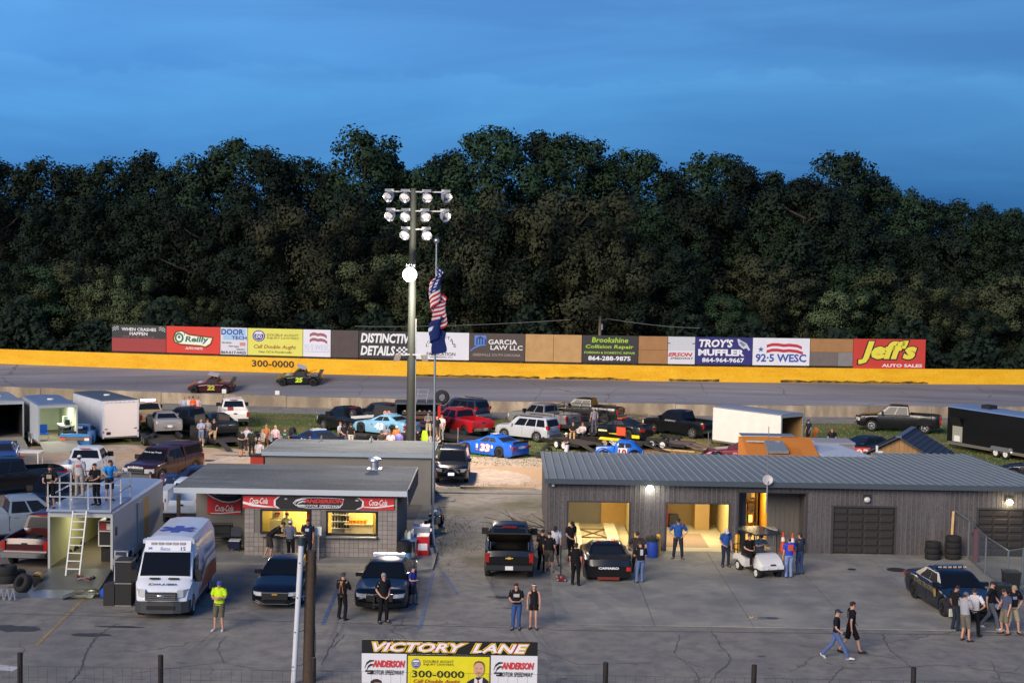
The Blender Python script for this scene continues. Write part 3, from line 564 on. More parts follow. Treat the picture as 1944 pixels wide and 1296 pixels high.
rib = MB().b2((-.022,-.022,0),(.022,.004,1)).mesh('siding_rib',SIDRIB)
x = GX0+.1
while x < GX1:
    z0 = 0.
    for a,b,h in doors:
        if a-.03 < x < b+.03: z0 = h
    o = link('siding_rib',rib,wall); o.location = (x,GY,z0+.01); o.scale = (1,1,GE-z0-.03); x += .215
y = GY+.4
while y < GY+DL:
    o = link('siding_rib',rib,wall); o.location = (GX0,y,.01); o.rotation_euler = (0,0,-math.pi/2); o.scale = (1,1,GE-.35); y += .43
def rz(y): return GE+.06-.030*(y-GY)
m = MB(); y0, y1 = GY-.35, GY+DL
m.add([(GX0-.12,y0,rz(y0)),(SPLITX,y0,rz(y0)),(SPLITX,y1,rz(y1)),(GX0-.12,y1,rz(y1)),(GX0-.12,y0,rz(y0)-.12),(SPLITX,y0,rz(y0)-.12),(SPLITX,y1,rz(y1)-.12),(GX0-.12,y1,rz(y1)-.12)],[(0,1,2,3),(4,5,6,7),(0,1,5,4),(1,2,6,5),(2,3,7,6),(3,0,4,7)])
y1 = GY+DR
m.add([(SPLITX,y0,rz(y0)),(GX1+.12,y0,rz(y0)),(GX1+.12,y1,rz(y1)),(SPLITX,y1,rz(y1)),(SPLITX,y0,rz(y0)-.12),(GX1+.12,y0,rz(y0)-.12),(GX1+.12,y1,rz(y1)-.12),(SPLITX,y1,rz(y1)-.12)],[(0,1,2,3),(4,5,6,7),(0,1,5,4),(1,2,6,5),(2,3,7,6),(3,0,4,7)])
roof = m.build('roof',ROOFM,gar); m = MB(); m.b2((GX0-.14,GY-.42,rz(GY-.35)-.2),(GX1+.14,GY-.35,rz(GY-.35)+.03)); m.build('gutter',pm(S(84,92,98),.45,.4,.1,2),roof)
x = GX0
while x < GX1:
    dd = DL if x < SPLITX-.05 else DR; m = MB(); m.bar((x,GY-.34,rz(GY-.34)+.02),(x,GY+dd,rz(GY+dd)+.02),.05,.045); m.build('roof_rib',ROOFRIB,roof); x += .385
# open bays: floor, back walls, side partitions, warm lights inside
def bay(a,b,h,depth,back=YWALL,lit=58,col=(1,.87,.56),mono=None):
    fl = MB().b2((a-.25,GY+.01,.0),(b+.25,GY+depth,.045)).build('bay_floor',YFLOOR,gar)
    MB().b2((a-.3,GY+depth,.0),(b+.3,GY+depth+.08,2.7)).build('bay_back_wall',back,gar)
    for xx in (a-.38,b+.3): MB().b2((xx,GY+.2,0),(xx+.08,GY+depth,2.7)).build('bay_side_wall',YWALL,gar)
    MB().b2((a-.3,GY+.2,2.68),(b+.3,GY+depth,2.72)).build('bay_ceiling',YWALL,gar)
    l = bpy.data.lights.new('bay_lamp','AREA'); l.energy = lit; l.color = col; l.shape = 'RECTANGLE'; l.size = 2; l.size_y = .4
    o = bpy.data.objects.new('bay_lamp',l); COL.objects.link(o); o.location = ((a+b)/2,GY+depth*.45,2.6); o.parent = gar
    MB().b2(((a+b)/2-.9,GY+depth*.45-.12,2.62),((a+b)/2+.9,GY+depth*.45+.12,2.675)).build('ceiling_lamp',emitmat((1,.85,.5),6),gar)
a,b,h = doors[0]; bay(a,b,h,6.5,pm(S(120,116,110),.8,0,.1,2))
MB().b2((b-.9,GY+6.4,.0),(b+.29,GY+6.49,2.4)).build('bay_wood_panel',pm(S(186,150,90),.8,0,.15,2),gar)
a,b,h = doors[1]; bay(a,b,h,6.5,pm(S(150,126,84),.8,0,.1,2)); MB().b2((a+.1,GY+.9,.05),(b-.75,GY+4.2,.056)).build('floor_mat',pm(S(150,128,112),.8,0,.1,2),gar)
MB().b2((b-.9,GY+5.2,.05),(b-.2,GY+6.4,1.9)).build('cupboard',pm(S(176,146,96),.7,0,.1,2),gar)
t = thing('spare_wheel','tyre with orange hub hung on the wooden panel in the first lit bay','tyre',(yp(1187,970,GY+6.3).x,GY+6.28,1.75)); MB().lathe([(.2,-.1),(.33,-.1),(.35,0),(.33,.1),(.2,.1)],axis='Y',n=20).build('tyre',RUBBER,t,50); MB().lathe([(0,-.06),(.2,-.06),(.2,.06),(0,.06)],axis='Y',n=16).build('hub',pm(S(200,90,40),.5),t,50)
a,b,h = doors[1]
for k,(xx,yy,wd_,hh,cc,lab) in enumerate(((.35,5.9,.7,1.0,S(150,40,36),'red tool chest at the back of the second lit bay'),(1.0,6.0,.45,.6,S(60,60,64),'small dark cabinet beside the red tool chest'))):
    t = thing('tool_chest',lab,'tool chest',(a+xx,GY+yy,.05)); MB().b2((-wd_/2,-.25,.08),(wd_/2,.25,hh)).build('body',pm(cc,.4),t)
    for j in range(4): MB().b2((-wd_/2+.03,-.265,.12+j*(hh-.12)/4),(wd_/2-.03,-.251,.08+(j+1)*(hh-.12)/4)).build('drawer',pm([x*.8 for x in cc],.4),t)
# third bay: porch recess with siding and an inner lit doorway
a,b,h = doors[2]; PY = GY+1.5; dx0, dx1 = yp(1416,1000,PY).x, yp(1453,1000,PY).x
m = MB(); m.b2((a-.1,PY,0),(dx0,PY+.12,2.9)); m.b2((dx1,PY,0),(b+.1,PY+.12,2.9)); m.b2((dx0,PY,2.55),(dx1,PY+.12,2.9)); pw2 = m.build('porch_wall',pm(S(96,92,84),.6,0,.1,1.5),gar)
x = a
while x < b:
    if not dx0-.03 < x < dx1+.03:
        o = link('siding_rib',rib,pw2); o.location = (x,PY,.05); o.scale = (1,1,2.8)
    x += .215
MB().b2((a-.05,GY+.02,0),(b+.05,PY,.045)).build('porch_floor',CONC,gar); MB().b2((a-.05,GY+.19,2.86),(b+.05,PY+.1,2.92)).build('porch_ceiling',SIDING,gar)
for xx in (a-.06,b-.02): MB().b2((xx,GY+.19,0),(xx+.08,PY,2.86)).build('porch_side_wall',SIDING,gar)
MB().b2((dx0-.2,PY+3.4,0),(dx1+.2,PY+3.5,2.8)).build('workshop_back_wall',YWALL,gar); MB().b2((dx0-.3,PY+.13,0),(dx1+.3,PY+3.4,.04)).build('workshop_floor',YFLOOR,gar)
for xx in (dx0-.35,dx1+.28): MB().b2((xx,PY+.13,0),(xx+.06,PY+3.4,2.8)).build('workshop_side_wall',pm(S(210,150,50),.8,0,.1,2),gar)
MB().b2((dx0-.3,PY+.13,2.78),(dx1+.3,PY+3.4,2.82)).build('workshop_ceiling',YWALL,gar); MB().b2((dx0+.2,PY+1.5,2.7),(dx1-.2,PY+1.7,2.77)).build('ceiling_lamp',emitmat((1,.85,.5),5),gar)
l = bpy.data.lights.new('workshop_lamp','AREA'); l.energy = 55; l.color = (1,.74,.3); l.size = .5; o = bpy.data.objects.new('workshop_lamp',l); COL.objects.link(o); o.location = ((dx0+dx1)/2,PY+1.6,2.66); o.parent = gar
sh = thing('tool_shelf','dark cluttered tool shelf inside the narrow lit workshop doorway','shelf',((dx0+dx1)/2+.05,PY+2.9,.04))
for k,(z,c) in enumerate(((.55,S(60,50,40)),(1.1,S(40,36,34)),(1.7,S(30,28,26)),(2.2,S(230,210,150)))): MB().b2((-.35,-.2,z),(.4,.2,z+.05)).build('shelf_board',pm(c,.7),sh)
for z,c,xx in ((.6,S(220,210,190),.1),(.6,S(96,140,40),-.1),(1.15,S(200,120,40),-.2),(1.15,S(30,30,30),.15),(1.75,S(24,22,22),.0)): MB().b2((xx-.14,-.19,z),(xx+.14,.1,z+.36)).build('tool_box',pm(c,.6),sh)
for xx in (-.36,.38): MB().b2((xx,-.2,0),(xx+.04,.2,2.3)).build('upright',BLACKM,sh)
# closed doors of raised panels
def secdoor(a,b,h):
    d = MB().b2((a+.03,GY+.06,.02),(b-.03,GY+.11,h-.02)).build('garage_door',BROWN,gar)
    nx, nz = 4, 6; pmesh = MB().add([(-.5,0,-.5),(.5,0,-.5),(.5,0,.5),(-.5,0,.5),(-.42,-.035,-.34),(.42,-.035,-.34),(.42,-.035,.34),(-.42,-.035,.34)],[(4,5,6,7),(0,1,5,4),(1,2,6,5),(2,3,7,6),(3,0,4,7)]).mesh('door_panel',BROWNH)
    for i in range(nx):
        for j in range(nz):
            o = link('door_panel',pmesh,d); o.location = (a+.03+(i+.5)*(b-a-.06)/nx,GY+.058,.02+(j+.5)*(h-.04)/nz); o.scale = ((b-a)/nx*.9,1,h/nz*.72)
    m = MB()
    for xx in (a,b): m.b2((xx-.05,GY-.03,0),(xx+.05,GY-.002,h+.05))
    m.b2((a-.05,GY-.031,h),(b+.05,GY-.003,h+.08)); m.build('door_trim',TRIMD,gar)
secdoor(*doors[3]); secdoor(*doors[4])
for a,b,h in doors[:3]:
    m = MB()
    for xx in (a,b): m.b2((xx-.04,GY-.03,0.03),(xx+.04,GY-.002,h+.02))
    m.b2((a-.04,GY-.031,h),(b+.04,GY-.003,h+.06)); m.build('door_trim',TRIMD,gar)
# wall lamps
def wlamp(px,py,lit,lab,e=8,col=(1,.95,.72),en=22):
    p = yp(px,py,GY-.1); t = thing('wall_lamp',lab,'lamp',(p.x,GY,p.z)); MB().b2((-.16,-.12,-.02),(.16,-.03,.2)).build('housing',pm(S(40,38,38),.5),t)
    MB().ball((0,-.15,-.02),(.15,.09,.13)).build('lens',emitmat(col,e) if lit else pm(S(200,200,196),.3),t)
    if lit:
        l = bpy.data.lights.new('wall_lamp_light','POINT'); l.energy = en; l.color = col; l.shadow_soft_size = .12; o = bpy.data.objects.new('wall_lamp_light',l); COL.objects.link(o); o.parent = t; o.location = (0,-.42,-.1)
wlamp(1234,925,True,'brightly lit white wall lamp between the two open garage bays',14,(1,.98,.8),16); wlamp(1646,947,False,'unlit wall lamp above the closed dark garage door'); wlamp(1916,952,True,'small warm lit wall lamp above the door at the right edge',9,(1,.85,.5),10)
tag(MB().b2((-.06,-.22,-.05),(.06,-.002,.06)).build('security_camera',WHITEP),'small white camera under the garage eave at its left corner','camera').location = (yp(1050,918,GY).x,GY,2.98)
# two drive-on ramps and brace in the first bay
a,b,h = doors[0]; t = thing('drive_on_ramps','pair of pale steel ramps joined by crossed braces in the first lit bay','ramp',((a+b)/2,GY+.6,.05))
for xx in (-.95,.78): m = MB(); m.add([(xx-.27,0,0),(xx+.27,0,0),(xx+.27,1.2,.3),(xx-.27,1.2,.3),(xx+.27,4.4,.3),(xx-.27,4.4,.3),(xx-.27,1.2,0),(xx+.27,1.2,0),(xx+.27,4.4,0),(xx-.27,4.4,0)],[(0,1,2,3),(3,2,4,5),(0,3,6),(1,7,2),(3,5,9,6),(2,7,8,4),(4,8,9,5)]); m.build('ramp',pm(S(196,186,160),.5,.2,.15,2),t)
m = MB(); m.bar((-.68,1.3,.2),(.5,3.2,.2),.05); m.bar((-.68,3.2,.2),(.5,1.3,.2),.05); m.bar((-.68,3.3,.2),(.5,3.3,.2),.05); m.bar((-.68,1.2,.2),(.5,1.2,.2),.05); m.build('brace',pm(S(110,84,50),.6,.3),t)
# ================================================================ orange building, sheds and container behind the garage
ORG = pm(S(192,116,38),.8,0,.10,1.5,.15)
p = yp(1413,835,84.0); q = yp(1548,835,84.0)
t = thing('orange_hut','orange plywood hut with sloping roof behind the garage','hut',(p.x,81.6,0)); wd = q.x-p.x
m = MB(); m.prism([(0,0),(4.6,0),(4.6,2.95),(3.8,3.0),(0,2.0)],'X',0,.1); m.prism([(0,0),(4.6,0),(4.6,2.95),(3.8,3.0),(0,2.0)],'X',wd-.1,wd); m.b2((.1,4.5,0),(wd-.1,4.6,2.95)); m.b2((.1,0,0),(wd-.1,.1,2.0)); m.build('wall',ORG,t)
m = MB(); m.add([(.02,-.15,2.0),(wd-.02,-.15,2.0),(wd-.02,3.8,3.06),(.02,3.8,3.06),(.02,-.15,1.92),(wd-.02,-.15,1.92),(wd-.02,3.8,2.98),(.02,3.8,2.98)],[(0,1,2,3),(4,5,6,7),(0,1,5,4),(1,2,6,5),(2,3,7,6),(3,0,4,7)]); rf = m.build('roof',ORG,t)
MB().b2((.05,3.75,3.08),(wd-.9,4.75,3.14)).build('roof_sheet',pm(S(150,160,172),.35,.6,.1,2),t)
m = MB(); m.add([(1.1,1.2,2.45),(2.3,1.2,2.45),(2.15,2.5,2.85),(1.15,2.5,2.85),(1.1,1.2,2.6),(2.3,1.2,2.6),(2.15,2.5,3.0),(1.15,2.5,3.0)],[(0,1,2,3),(4,5,6,7),(0,1,5,4),(1,2,6,5),(2,3,7,6),(3,0,4,7)]); m.build('roof_hatch',pm(S(150,158,162),.4,.5,.15,4),t)
m = MB(); m.bar((.2,2.9,2.9),(2.0,2.4,2.95),.08); m.build('roof_brace',pm(S(180,184,186),.4,.4),t)
p = gp(1548,893); t = thing('grey_container','light grey ribbed steel container standing behind the white lean-to roof','container',(yp(1549,840,90).x,90,0)); wd = yp(1623,840,90).x-yp(1549,840,90).x
MB().b2((0,0,.1),(wd,2.2,2.15)).build('body',pm(S(132,130,140),.6,0,.1,2),t); MB().b2((.22,-.01,.3),(.75,.02,2.0)).build('door_window',pm(S(100,108,104),.2,0,.2,3),t); MB().b2((-.03,-.03,2.1),(wd+.03,2.23,2.2)).build('roof',pm(S(150,150,158),.5),t)
for k in range(9): MB().b2((.85+k*(wd-.95)/9,-.02,.2),(.89+k*(wd-.95)/9,.002,2.08)).build('rib',pm(S(122,120,130),.6),t)
for k in range(2): MB().b2((.3+k*1.3,0,0),(.6+k*1.3,2,.1)).build('foot',BLACKM,t)
t = thing('white_lean_to','low white flat roof on posts beside the orange hut','canopy',(yp(1548,870,84).x,82.2,0)); wd = yp(1640,870,84).x-yp(1548,870,84).x
m = MB(); m.add([(-.25,4.5,2.45),(wd-.9,4.5,2.45),(wd+.1,0,2.35),(.1,0,2.35),(-.25,4.5,2.53),(wd-.9,4.5,2.53),(wd+.1,0,2.43),(.1,0,2.43)],[(0,1,2,3),(4,5,6,7),(0,1,5,4),(1,2,6,5),(2,3,7,6),(3,0,4,7)]); m.build('roof',pm(S(176,186,200),.5,0,.06,1),t)
for xx,yy in ((.2,.2),(wd-.2,.2),(.2,4.2),(wd-1.1,4.2)): MB().b2((xx-.05,yy-.05,0),(xx+.05,yy+.05,2.4)).build('post',STEEL,t)
# wooden shed with dark gable roof
A = yp(1655,832,86); Bv = yp(1713,812,89); C_ = yp(1830,864,84)
t = thing('wooden_shed','small plank shed with dark shingled gable roof behind the garage roof','shed',(yp(1730,860,86).x,87.2,0),R(-24))
m = MB(); m.b2((-2.0,-2.2,0),(2.0,2.2,2.0)); m.prism([(-2.0,2.0),(2.0,2.0),(0,3.15)],'Y',-2.2,2.2); wl_ = m.build('wall',pm(S(150,118,84),.85,0,.2,2,.2),t)
for k in range(16):
    xx = -2+.25*(k+.5); zt = 3.1-abs(xx)*.56; MB().b2((xx-.115,-2.23,.02),(xx+.115,-2.202,zt)).build('plank',pm(S(150+6*(k%3),118+4*(k%3),84),.85,0,.2,2,.2),wl_)
DK = pm(S(50,58,72),.7,0,.12,2,.2); rr = None
for s_ in (-1,1):
    m = MB(); m.add([(0,-2.6,3.26),(s_*2.5,-2.6,1.86),(s_*2.5,2.6,1.86),(0,2.6,3.26),(0,-2.6,3.18),(s_*2.5,-2.6,1.78),(s_*2.5,2.6,1.78),(0,2.6,3.18)],[(0,1,2,3),(4,5,6,7),(0,1,5,4),(1,2,6,5),(2,3,7,6),(3,0,4,7)]); o = m.build('roof_slope',DK,t)
    for k in range(1,9):
        u = k/9; MB().b2((-.02,-2.61,-.01),(.02,2.61,.012)).build('shingle_course',pm(S(42,50,62),.7),o).location = (s_*2.5*u,0,3.27-1.4*u)
MB().b2((-.16,-2.61,3.2),(.16,2.61,3.3)).build('ridge_cap',pm(S(84,96,112),.6),t)
t = thing('white_sign_post','white post with a small white board beside the wooden shed','sign',(yp(1664,874,83.5).x,83.5,0)); MB().b2((-.05,-.05,0),(.05,.05,2.9)).build('post',WHITEP,t); MB().b2((.05,-.03,2.25),(.32,.03,2.6)).build('board',WHITEP,t)
# ================================================================ concession stand
BLK = [pm(S(142+d,134+d,128+d),.85,0,.14,3,.35) for d in (-5,0,6)]; MORT = pm(S(112,108,104),.9,0,.1,3); RROOF = layered('flat_roof', [S(108,115,118),S(94,101,104),S(122,129,131),S(74,80,84)], [.25,.8,.18], .85, .1, stretch=(.5,1.4,1), bscale=14)
CY, CX0, CX1 = 64.4, -11.45, -4.85
con = thing('concession_stand','grey block concession stand with flat roof and red and black banners','building',(0,0,0))
wins = [(yp(495,1000,CY).x,yp(590,1000,CY).x,1.1,2.13),(yp(620,1000,CY).x,yp(716,1000,CY).x,1.08,2.11)]
m = MB(); x = CX0
for a,b,z0,z1 in wins:
    m.b2((x,CY,.1),(a,CY+.2,2.84)); m.b2((a,CY,.1),(b,CY+.2,z0)); m.b2((a,CY,z1),(b,CY+.2,2.84)); x = b
m.b2((x,CY,.1),(CX1,CY+.2,2.84)); m.b2((CX1-.2,CY+.2,.0),(CX1,CY+6,2.84)); m.b2((CX0,CY+.2,.0),(CX0+.2,CY+6,2.84)); m.b2((CX0,CY+6,0),(CX1,CY+6.2,2.84)); cw = m.build('wall',MORT,con)
bm_ = MB().b2((-.193,-.03,-.093),(-.006,0,.093)).b2((.006,-.03,-.093),(.193,0,.093)); bmeshes = [bm_.mesh('block',b_) for b_ in BLK]
nx = int((CX1-CX0)/.4); sx = (CX1-CX0)/nx/.4
for j in range(13):
    for i in range(nx):
        cx, cz = CX0+(i+.5)*.4*sx, .2+.2*j+.01
        if any(a-.12 < cx < b+.12 and z0-.06 < cz < z1+.06 for a,b,z0,z1 in wins): continue
        o = link('block',bmeshes[rnd.randrange(3)],cw); o.location = (cx,CY,cz); o.scale = (sx,1,1)
# windows: frames, counter and lit room behind
CROOM = pm(S(232,206,120),.8,0,.08,2)
for k,(a,b,z0,z1) in enumerate(wins):
    m = MB(); fr_ = .06
    m.b2((a-.02,CY-.06,z0-.02),(a+fr_,CY+.1,z1+.02)); m.b2((b-fr_,CY-.06,z0-.02),(b+.02,CY+.1,z1+.02)); m.b2((a+fr_,CY-.06,z0-.02),(b-fr_,CY+.1,z0+fr_)); m.b2((a+fr_,CY-.06,z1-fr_),(b-fr_,CY+.1,z1+.02)); m.build('window_frame',BLACKM,con)
    MB().b2((a,CY-.3,z0-.1),(b,CY-.062,z0-.04)).build('counter',STEEL,con)
MB().b2((CX0+.2,CY+2.6,.1),(CX1-.2,CY+2.7,2.8)).build('room_back_wall',CROOM,con); MB().b2((CX0+.2,CY+.2,.1),(CX1-.2,CY+2.6,.14)).build('room_floor',pm(S(120,110,90),.8),con); MB().b2((CX0+.2,CY+.2,2.7),(CX1-.2,CY+2.6,2.76)).build('room_ceiling',CROOM,con)
for xx in (CX0+2.2,CX0+5.2):
    MB().b2((xx-.6,CY+1.3,2.62),(xx+.6,CY+1.5,2.69)).build('ceiling_lamp',emitmat((1,.9,.6),5),con); l = bpy.data.lights.new('stand_lamp','AREA'); l.energy = 42; l.color = (1,.84,.42); l.size = 1.; o = bpy.data.objects.new('stand_lamp',l); COL.objects.link(o); o.parent = con; o.location = (xx,CY+1.4,2.58)
# things behind the counter
a,b,z0,z1 = wins[1]
t = thing('drinks_fridge','glass-door drinks fridge with rows of bottles behind the right serving window','fridge',(a+.45,CY+1.6,.14)); MB().b2((-.42,0,0),(.42,.6,2.1)).build('body',pm(S(150,156,150),.4),t)
for j in range(4):
    MB().b2((-.4,-.32,.95+.3*j),(.4,-.02,.97+.3*j)).build('shelf',WHITEP,t)
    for i in range(6): MB().cyl((-.33+.13*i,-.17,.97+.3*j),(-.33+.13*i,-.17,1.17+.3*j),.045,.03,8).build('bottle',pm([S(60,90,50),S(90,30,24),S(40,60,90),S(120,100,40)][(i+j)%4],.2),t)
t = thing('warming_cabinet','pale warming cabinet with orange snack bags behind the right serving window','cabinet',(b-.95,CY+1.4,.14)); MB().b2((-.62,.1,0),(.62,.6,2.2)).build('body',pm(S(236,214,150),.5),t); MB().b2((-.62,-.25,1.15),(.62,.1,1.19)).build('shelf',pm(S(236,214,150),.5),t)
for i in range(5): MB().b2((-.4+.16*i,-.2,1.2),(-.27+.16*i,.0,1.36)).build('snack_bag',pm(S(230,140,20),.5),t)
a,b,z0,z1 = wins[0]
t = thing('orange_poster_rack','orange rack at the right edge of the left serving window','rack',(b-.14,CY+.6,.14)); MB().b2((-.12,0,0),(.12,.3,2.15)).build('frame',pm(S(220,92,20),.6),t); [MB().b2((-.1,-.03,1.2+.25*j),(.1,-.002,1.4+.25*j)).build('packet',pm(S(180,40,20),.5),t) for j in range(4)]
t = thing('popcorn_machine','cream appliance on the counter in the left serving window','appliance',(a+.5,CY+1.5,.14)); MB().b2((-.35,0,0),(.35,.5,1.25)).build('stand',pm(S(210,200,150),.6),t); MB().b2((-.25,.05,1.25),(.25,.45,1.7)).build('cabinet',pm(S(206,196,140),.4),t); MB().b2((-.1,-.03,1.5),(.1,.04,1.6)).build('label_plate',pm(S(150,60,30),.5),t)
# recessed left part and its posts
m = MB(); m.b2((-14.1,67.0,0),(CX0,67.2,2.84)); m.b2((-14.1,67.2,0),(-13.9,70.4,2.84)); m.build('recess_wall',pm(S(126,122,116),.85,0,.12,2,.3),con)
MB().b2((-14.3,63.95,.1),(-14.16,64.09,2.76)).build('porch_post',DARKWOOD,con)
# roof
m = MB(); m.b2((-14.45,64.02,2.84),(-4.4,71.2,3.08)); roof = m.build('roof',pm(S(186,192,198),.6,0,.08,1),con); MB().b2((-14.43,64.04,3.081),(-4.42,71.18,3.10)).build('roof_covering',RROOF,roof); MB().b2((-4.399,64.6,2.3),(-4.36,71.0,3.078)).build('side_fascia',pm(S(70,72,74),.7),con)
t = thing('roof_vent','white mushroom roof vent standing on the concession roof','vent',(yp(711,900,70.0).x,70.0,3.10)); MB().b2((-.34,-.3,0),(.34,.3,.06)).build('base',ALU,t); MB().lathe([(.2,.06),(.2,.42),(.0,.42)]).build('stack',ALU,t,40); MB().lathe([(.24,.4),(.32,.44),(.3,.52),(.12,.58),(0,.59)]).build('hood',ALU,t,40)
# banners
AR = S(196,44,50)
def speedway(f,u0,v0,u1,v1,dark=True,dim=1.):
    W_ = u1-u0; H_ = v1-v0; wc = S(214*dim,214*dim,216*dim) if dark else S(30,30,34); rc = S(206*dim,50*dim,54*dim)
    P = lambda a,b:(u0+a*W_, v0+b*H_)
    if dark: f.poly([P(0,.45),P(.06,.75),P(.2,.95),P(.5,1.0),P(1.0,.92),P(.97,.35),P(.9,.05),P(.3,.0),P(.12,.1)],S(206*dim,208*dim,212*dim)); f.poly([P(.02,.45),P(.075,.72),P(.2,.90),P(.5,.95),P(.98,.88),P(.95,.36),P(.88,.10),P(.3,.05),P(.13,.14)],S(30,28,30))
    f.band([P(.04,.42),P(.08,.66),P(.16,.8),P(.26,.82)],[.03*H_,.06*H_,.06*H_,.03*H_],wc,'emblem_stripe'); f.band([P(.08,.3),P(.12,.5),P(.18,.6),P(.25,.62)],[.02*H_,.06*H_,.06*H_,.02*H_],wc,'emblem_stripe'); f.rect(*P(.05,.24),*P(.24,.32),wc,'emblem_stripe'); f.rect(*P(.10,.12),*P(.22,.2),wc,'emblem_stripe')
    f.text('ANDERSON',*P(.22,.48),*P(.99,.86),rc,.25,.045); f.text('MOTOR SPEEDWAY',*P(.17,.1),*P(.97,.34),wc,.25,.015)
def cola(f,u0,v0,u1,v1):
    H_ = v1-v0; W_ = u1-u0; f.text('Coca-Cola',u0,v0+.1*H_,u1,v1,S(232,226,222),.35,.02)
    f.band([(u0-.02*W_,v0+.34*H_),(u0+.1*W_,v0+.16*H_),(u0+.45*W_,v0+.05*H_)],[.02*H_,.035*H_,.02*H_],S(232,226,222),'swash')
bx0, bx1 = yp(461,960,CY-.1).x, yp(748,960,CY-.1).x; bz0, bz1 = 2.2, 2.72
ban = thing('speedway_banner','long red and black speedway banner across the front of the concession stand','banner',(bx0,CY-.09,bz0)); LW = bx1-bx0; LH = bz1-bz0
MB().b2((0,0,0),(LW,.03,LH)).build('panel',pm(AR,.6,0,.08,1),ban); f = Face(ban,(0,-.002,0),(1,0,0),(0,0,1),LW,LH)
f.band([(0,.45),(.06,.26),(.14,.14),(.22,.10)],[.10,.10,.07,.02],S(228,224,222),'swash'); f.band([(.8,.22),(.88,.2),(.94,.3),(1,.4)],[.03,.06,.06,.04],S(228,224,222),'swash')
f.poly([(.23,0),(.205,.25),(.205,.7),(.235,1),(.765,1),(.80,.7),(.80,.25),(.76,0)],S(224,222,222)); f.poly([(.245,0),(.217,.25),(.217,.7),(.247,1),(.757,1),(.79,.7),(.785,.25),(.745,0)],S(30,28,32))
f.text('Coca-Cola',.045,.36,.165,.86,S(232,226,222),.35,.02); f.text('Coca-Cola',.835,.36,.955,.86,S(232,226,222),.35,.02); speedway(f,.33,.05,.67,.98)
f.ell(.285,.82,.01,.06,S(170,170,172)); f.ell(.755,.78,.012,.07,S(170,170,172))
rx0, rx1 = yp(393,970,66.9).x, yp(457,970,66.9).x
ban2 = thing('porch_banner','smaller black and red banner with white swoosh hanging in the shaded porch','banner',(rx0,66.95,1.42)); LW = rx1-rx0; LH = 1.35
MB().b2((0,0,0),(LW,.03,LH)).build('panel',pm(S(34,32,36),.6,0,.1,2),ban2); f = Face(ban2,(0,-.002,0),(1,0,0),(0,0,1),LW,LH)
f.poly([(0,0),(1,0),(1,.52),(.85,.44),(.65,.40),(.45,.42),(.2,.52),(0,.66)],AR); f.band([(0,.68),(.2,.54),(.45,.43),(.65,.41),(.85,.45),(1,.53)],.02,S(226,222,220),'swash'); f.band([(.1,.03),(.4,.03),(.8,.08),(1,.1)],[.01,.02,.02,.02],S(226,222,220),'swash')
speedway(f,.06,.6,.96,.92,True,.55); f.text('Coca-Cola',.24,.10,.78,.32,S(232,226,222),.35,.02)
# back block building
t = thing('back_building','plain grey block building with flat roof behind the concession stand','building',(0,0,0))
MB().b2((-12.9,78.5,0),(-4.15,83.2,2.5)).build('wall',pm(S(120,116,110),.85,0,.14,1.5,.3),t); MB().b2((-13.05,78.3,2.5),(-4.0,83.5,2.72)).build('roof',pm(S(150,162,172),.6,0,.1,1),t); MB().b2((-13.0,78.34,2.721),(-4.04,83.46,2.735)).build('roof_covering',RROOF,t)
MB().b2((-4.14,79.5,.1),(-4.1,80.5,2.1)).build('side_door',pm(S(70,50,44),.6),t)
for px in (610,705): q = yp(px,855,82.6); MB().cyl((q.x,82.6,2.72),(q.x,82.6,3.05),.05).build('vent_pipe',STEEL,t)
# ================================================================ vehicles
def interp(tab, x):
    if x <= tab[0][0]: return tab[0][1]
    for (a,b),(c,d) in zip(tab,tab[1:]):
        if x <= c: return b+(d-b)*(x-a)/(c-a) if c > a else d
    return tab[-1][1]
_W = {}
def wheel(parent, x, y, r, wd=.22, rim='alu', side=1, dual=False, steer=0.):
    k = (r,wd,rim)
    if k not in _W:
        t = MB().lathe([(r*.60,-wd*.5),(r*.9,-wd*.5),(r,-wd*.36),(r,wd*.36),(r*.9,wd*.5),(r*.60,wd*.5),(r*.56,wd*.3),(r*.56,-wd*.5)],axis='Y',n=22).mesh('wheel',RUBBER,50)
        m = MB(); m.lathe([(r*.60,wd*.44),(r*.56,wd*.48),(r*.52,wd*.34),(r*.18,wd*.22),(0,wd*.24)],axis='Y',n=20)
        mt = {'alu':ALU,'white':WHITEP,'black':pm((.02,.02,.022),.4,.2),'chrome':CHROME,'tan':pm(S(170,160,132),.6)}[rim]
        rm = m.mesh('rim',pm((.02,.02,.02),.6) if rim in ('alu','chrome') else mt,50)
        sp = MB()
        for i in range(5):
            a = 2*math.pi*i/5; sp.bar((0,wd*.40,0),(r*.55*math.cos(a),wd*.42,r*.55*math.sin(a)),.085,.03)
        sp.lathe([(r*.6,wd*.49),(r*.53,wd*.5),(r*.52,wd*.4)],axis='Y',n=20); sp.cyl((0,wd*.2,0),(0,wd*.45,0),r*.16,n=10)
        _W[k] = (t,rm,sp.mesh('spokes',mt,50))
    t,rm,sp = _W[k]; o = link('wheel',t,parent); o.location = (x,y,r); o.rotation_euler = (0,0,(0 if side > 0 else math.pi)+steer); link('rim',rm,o); link('spokes',sp,o); return o
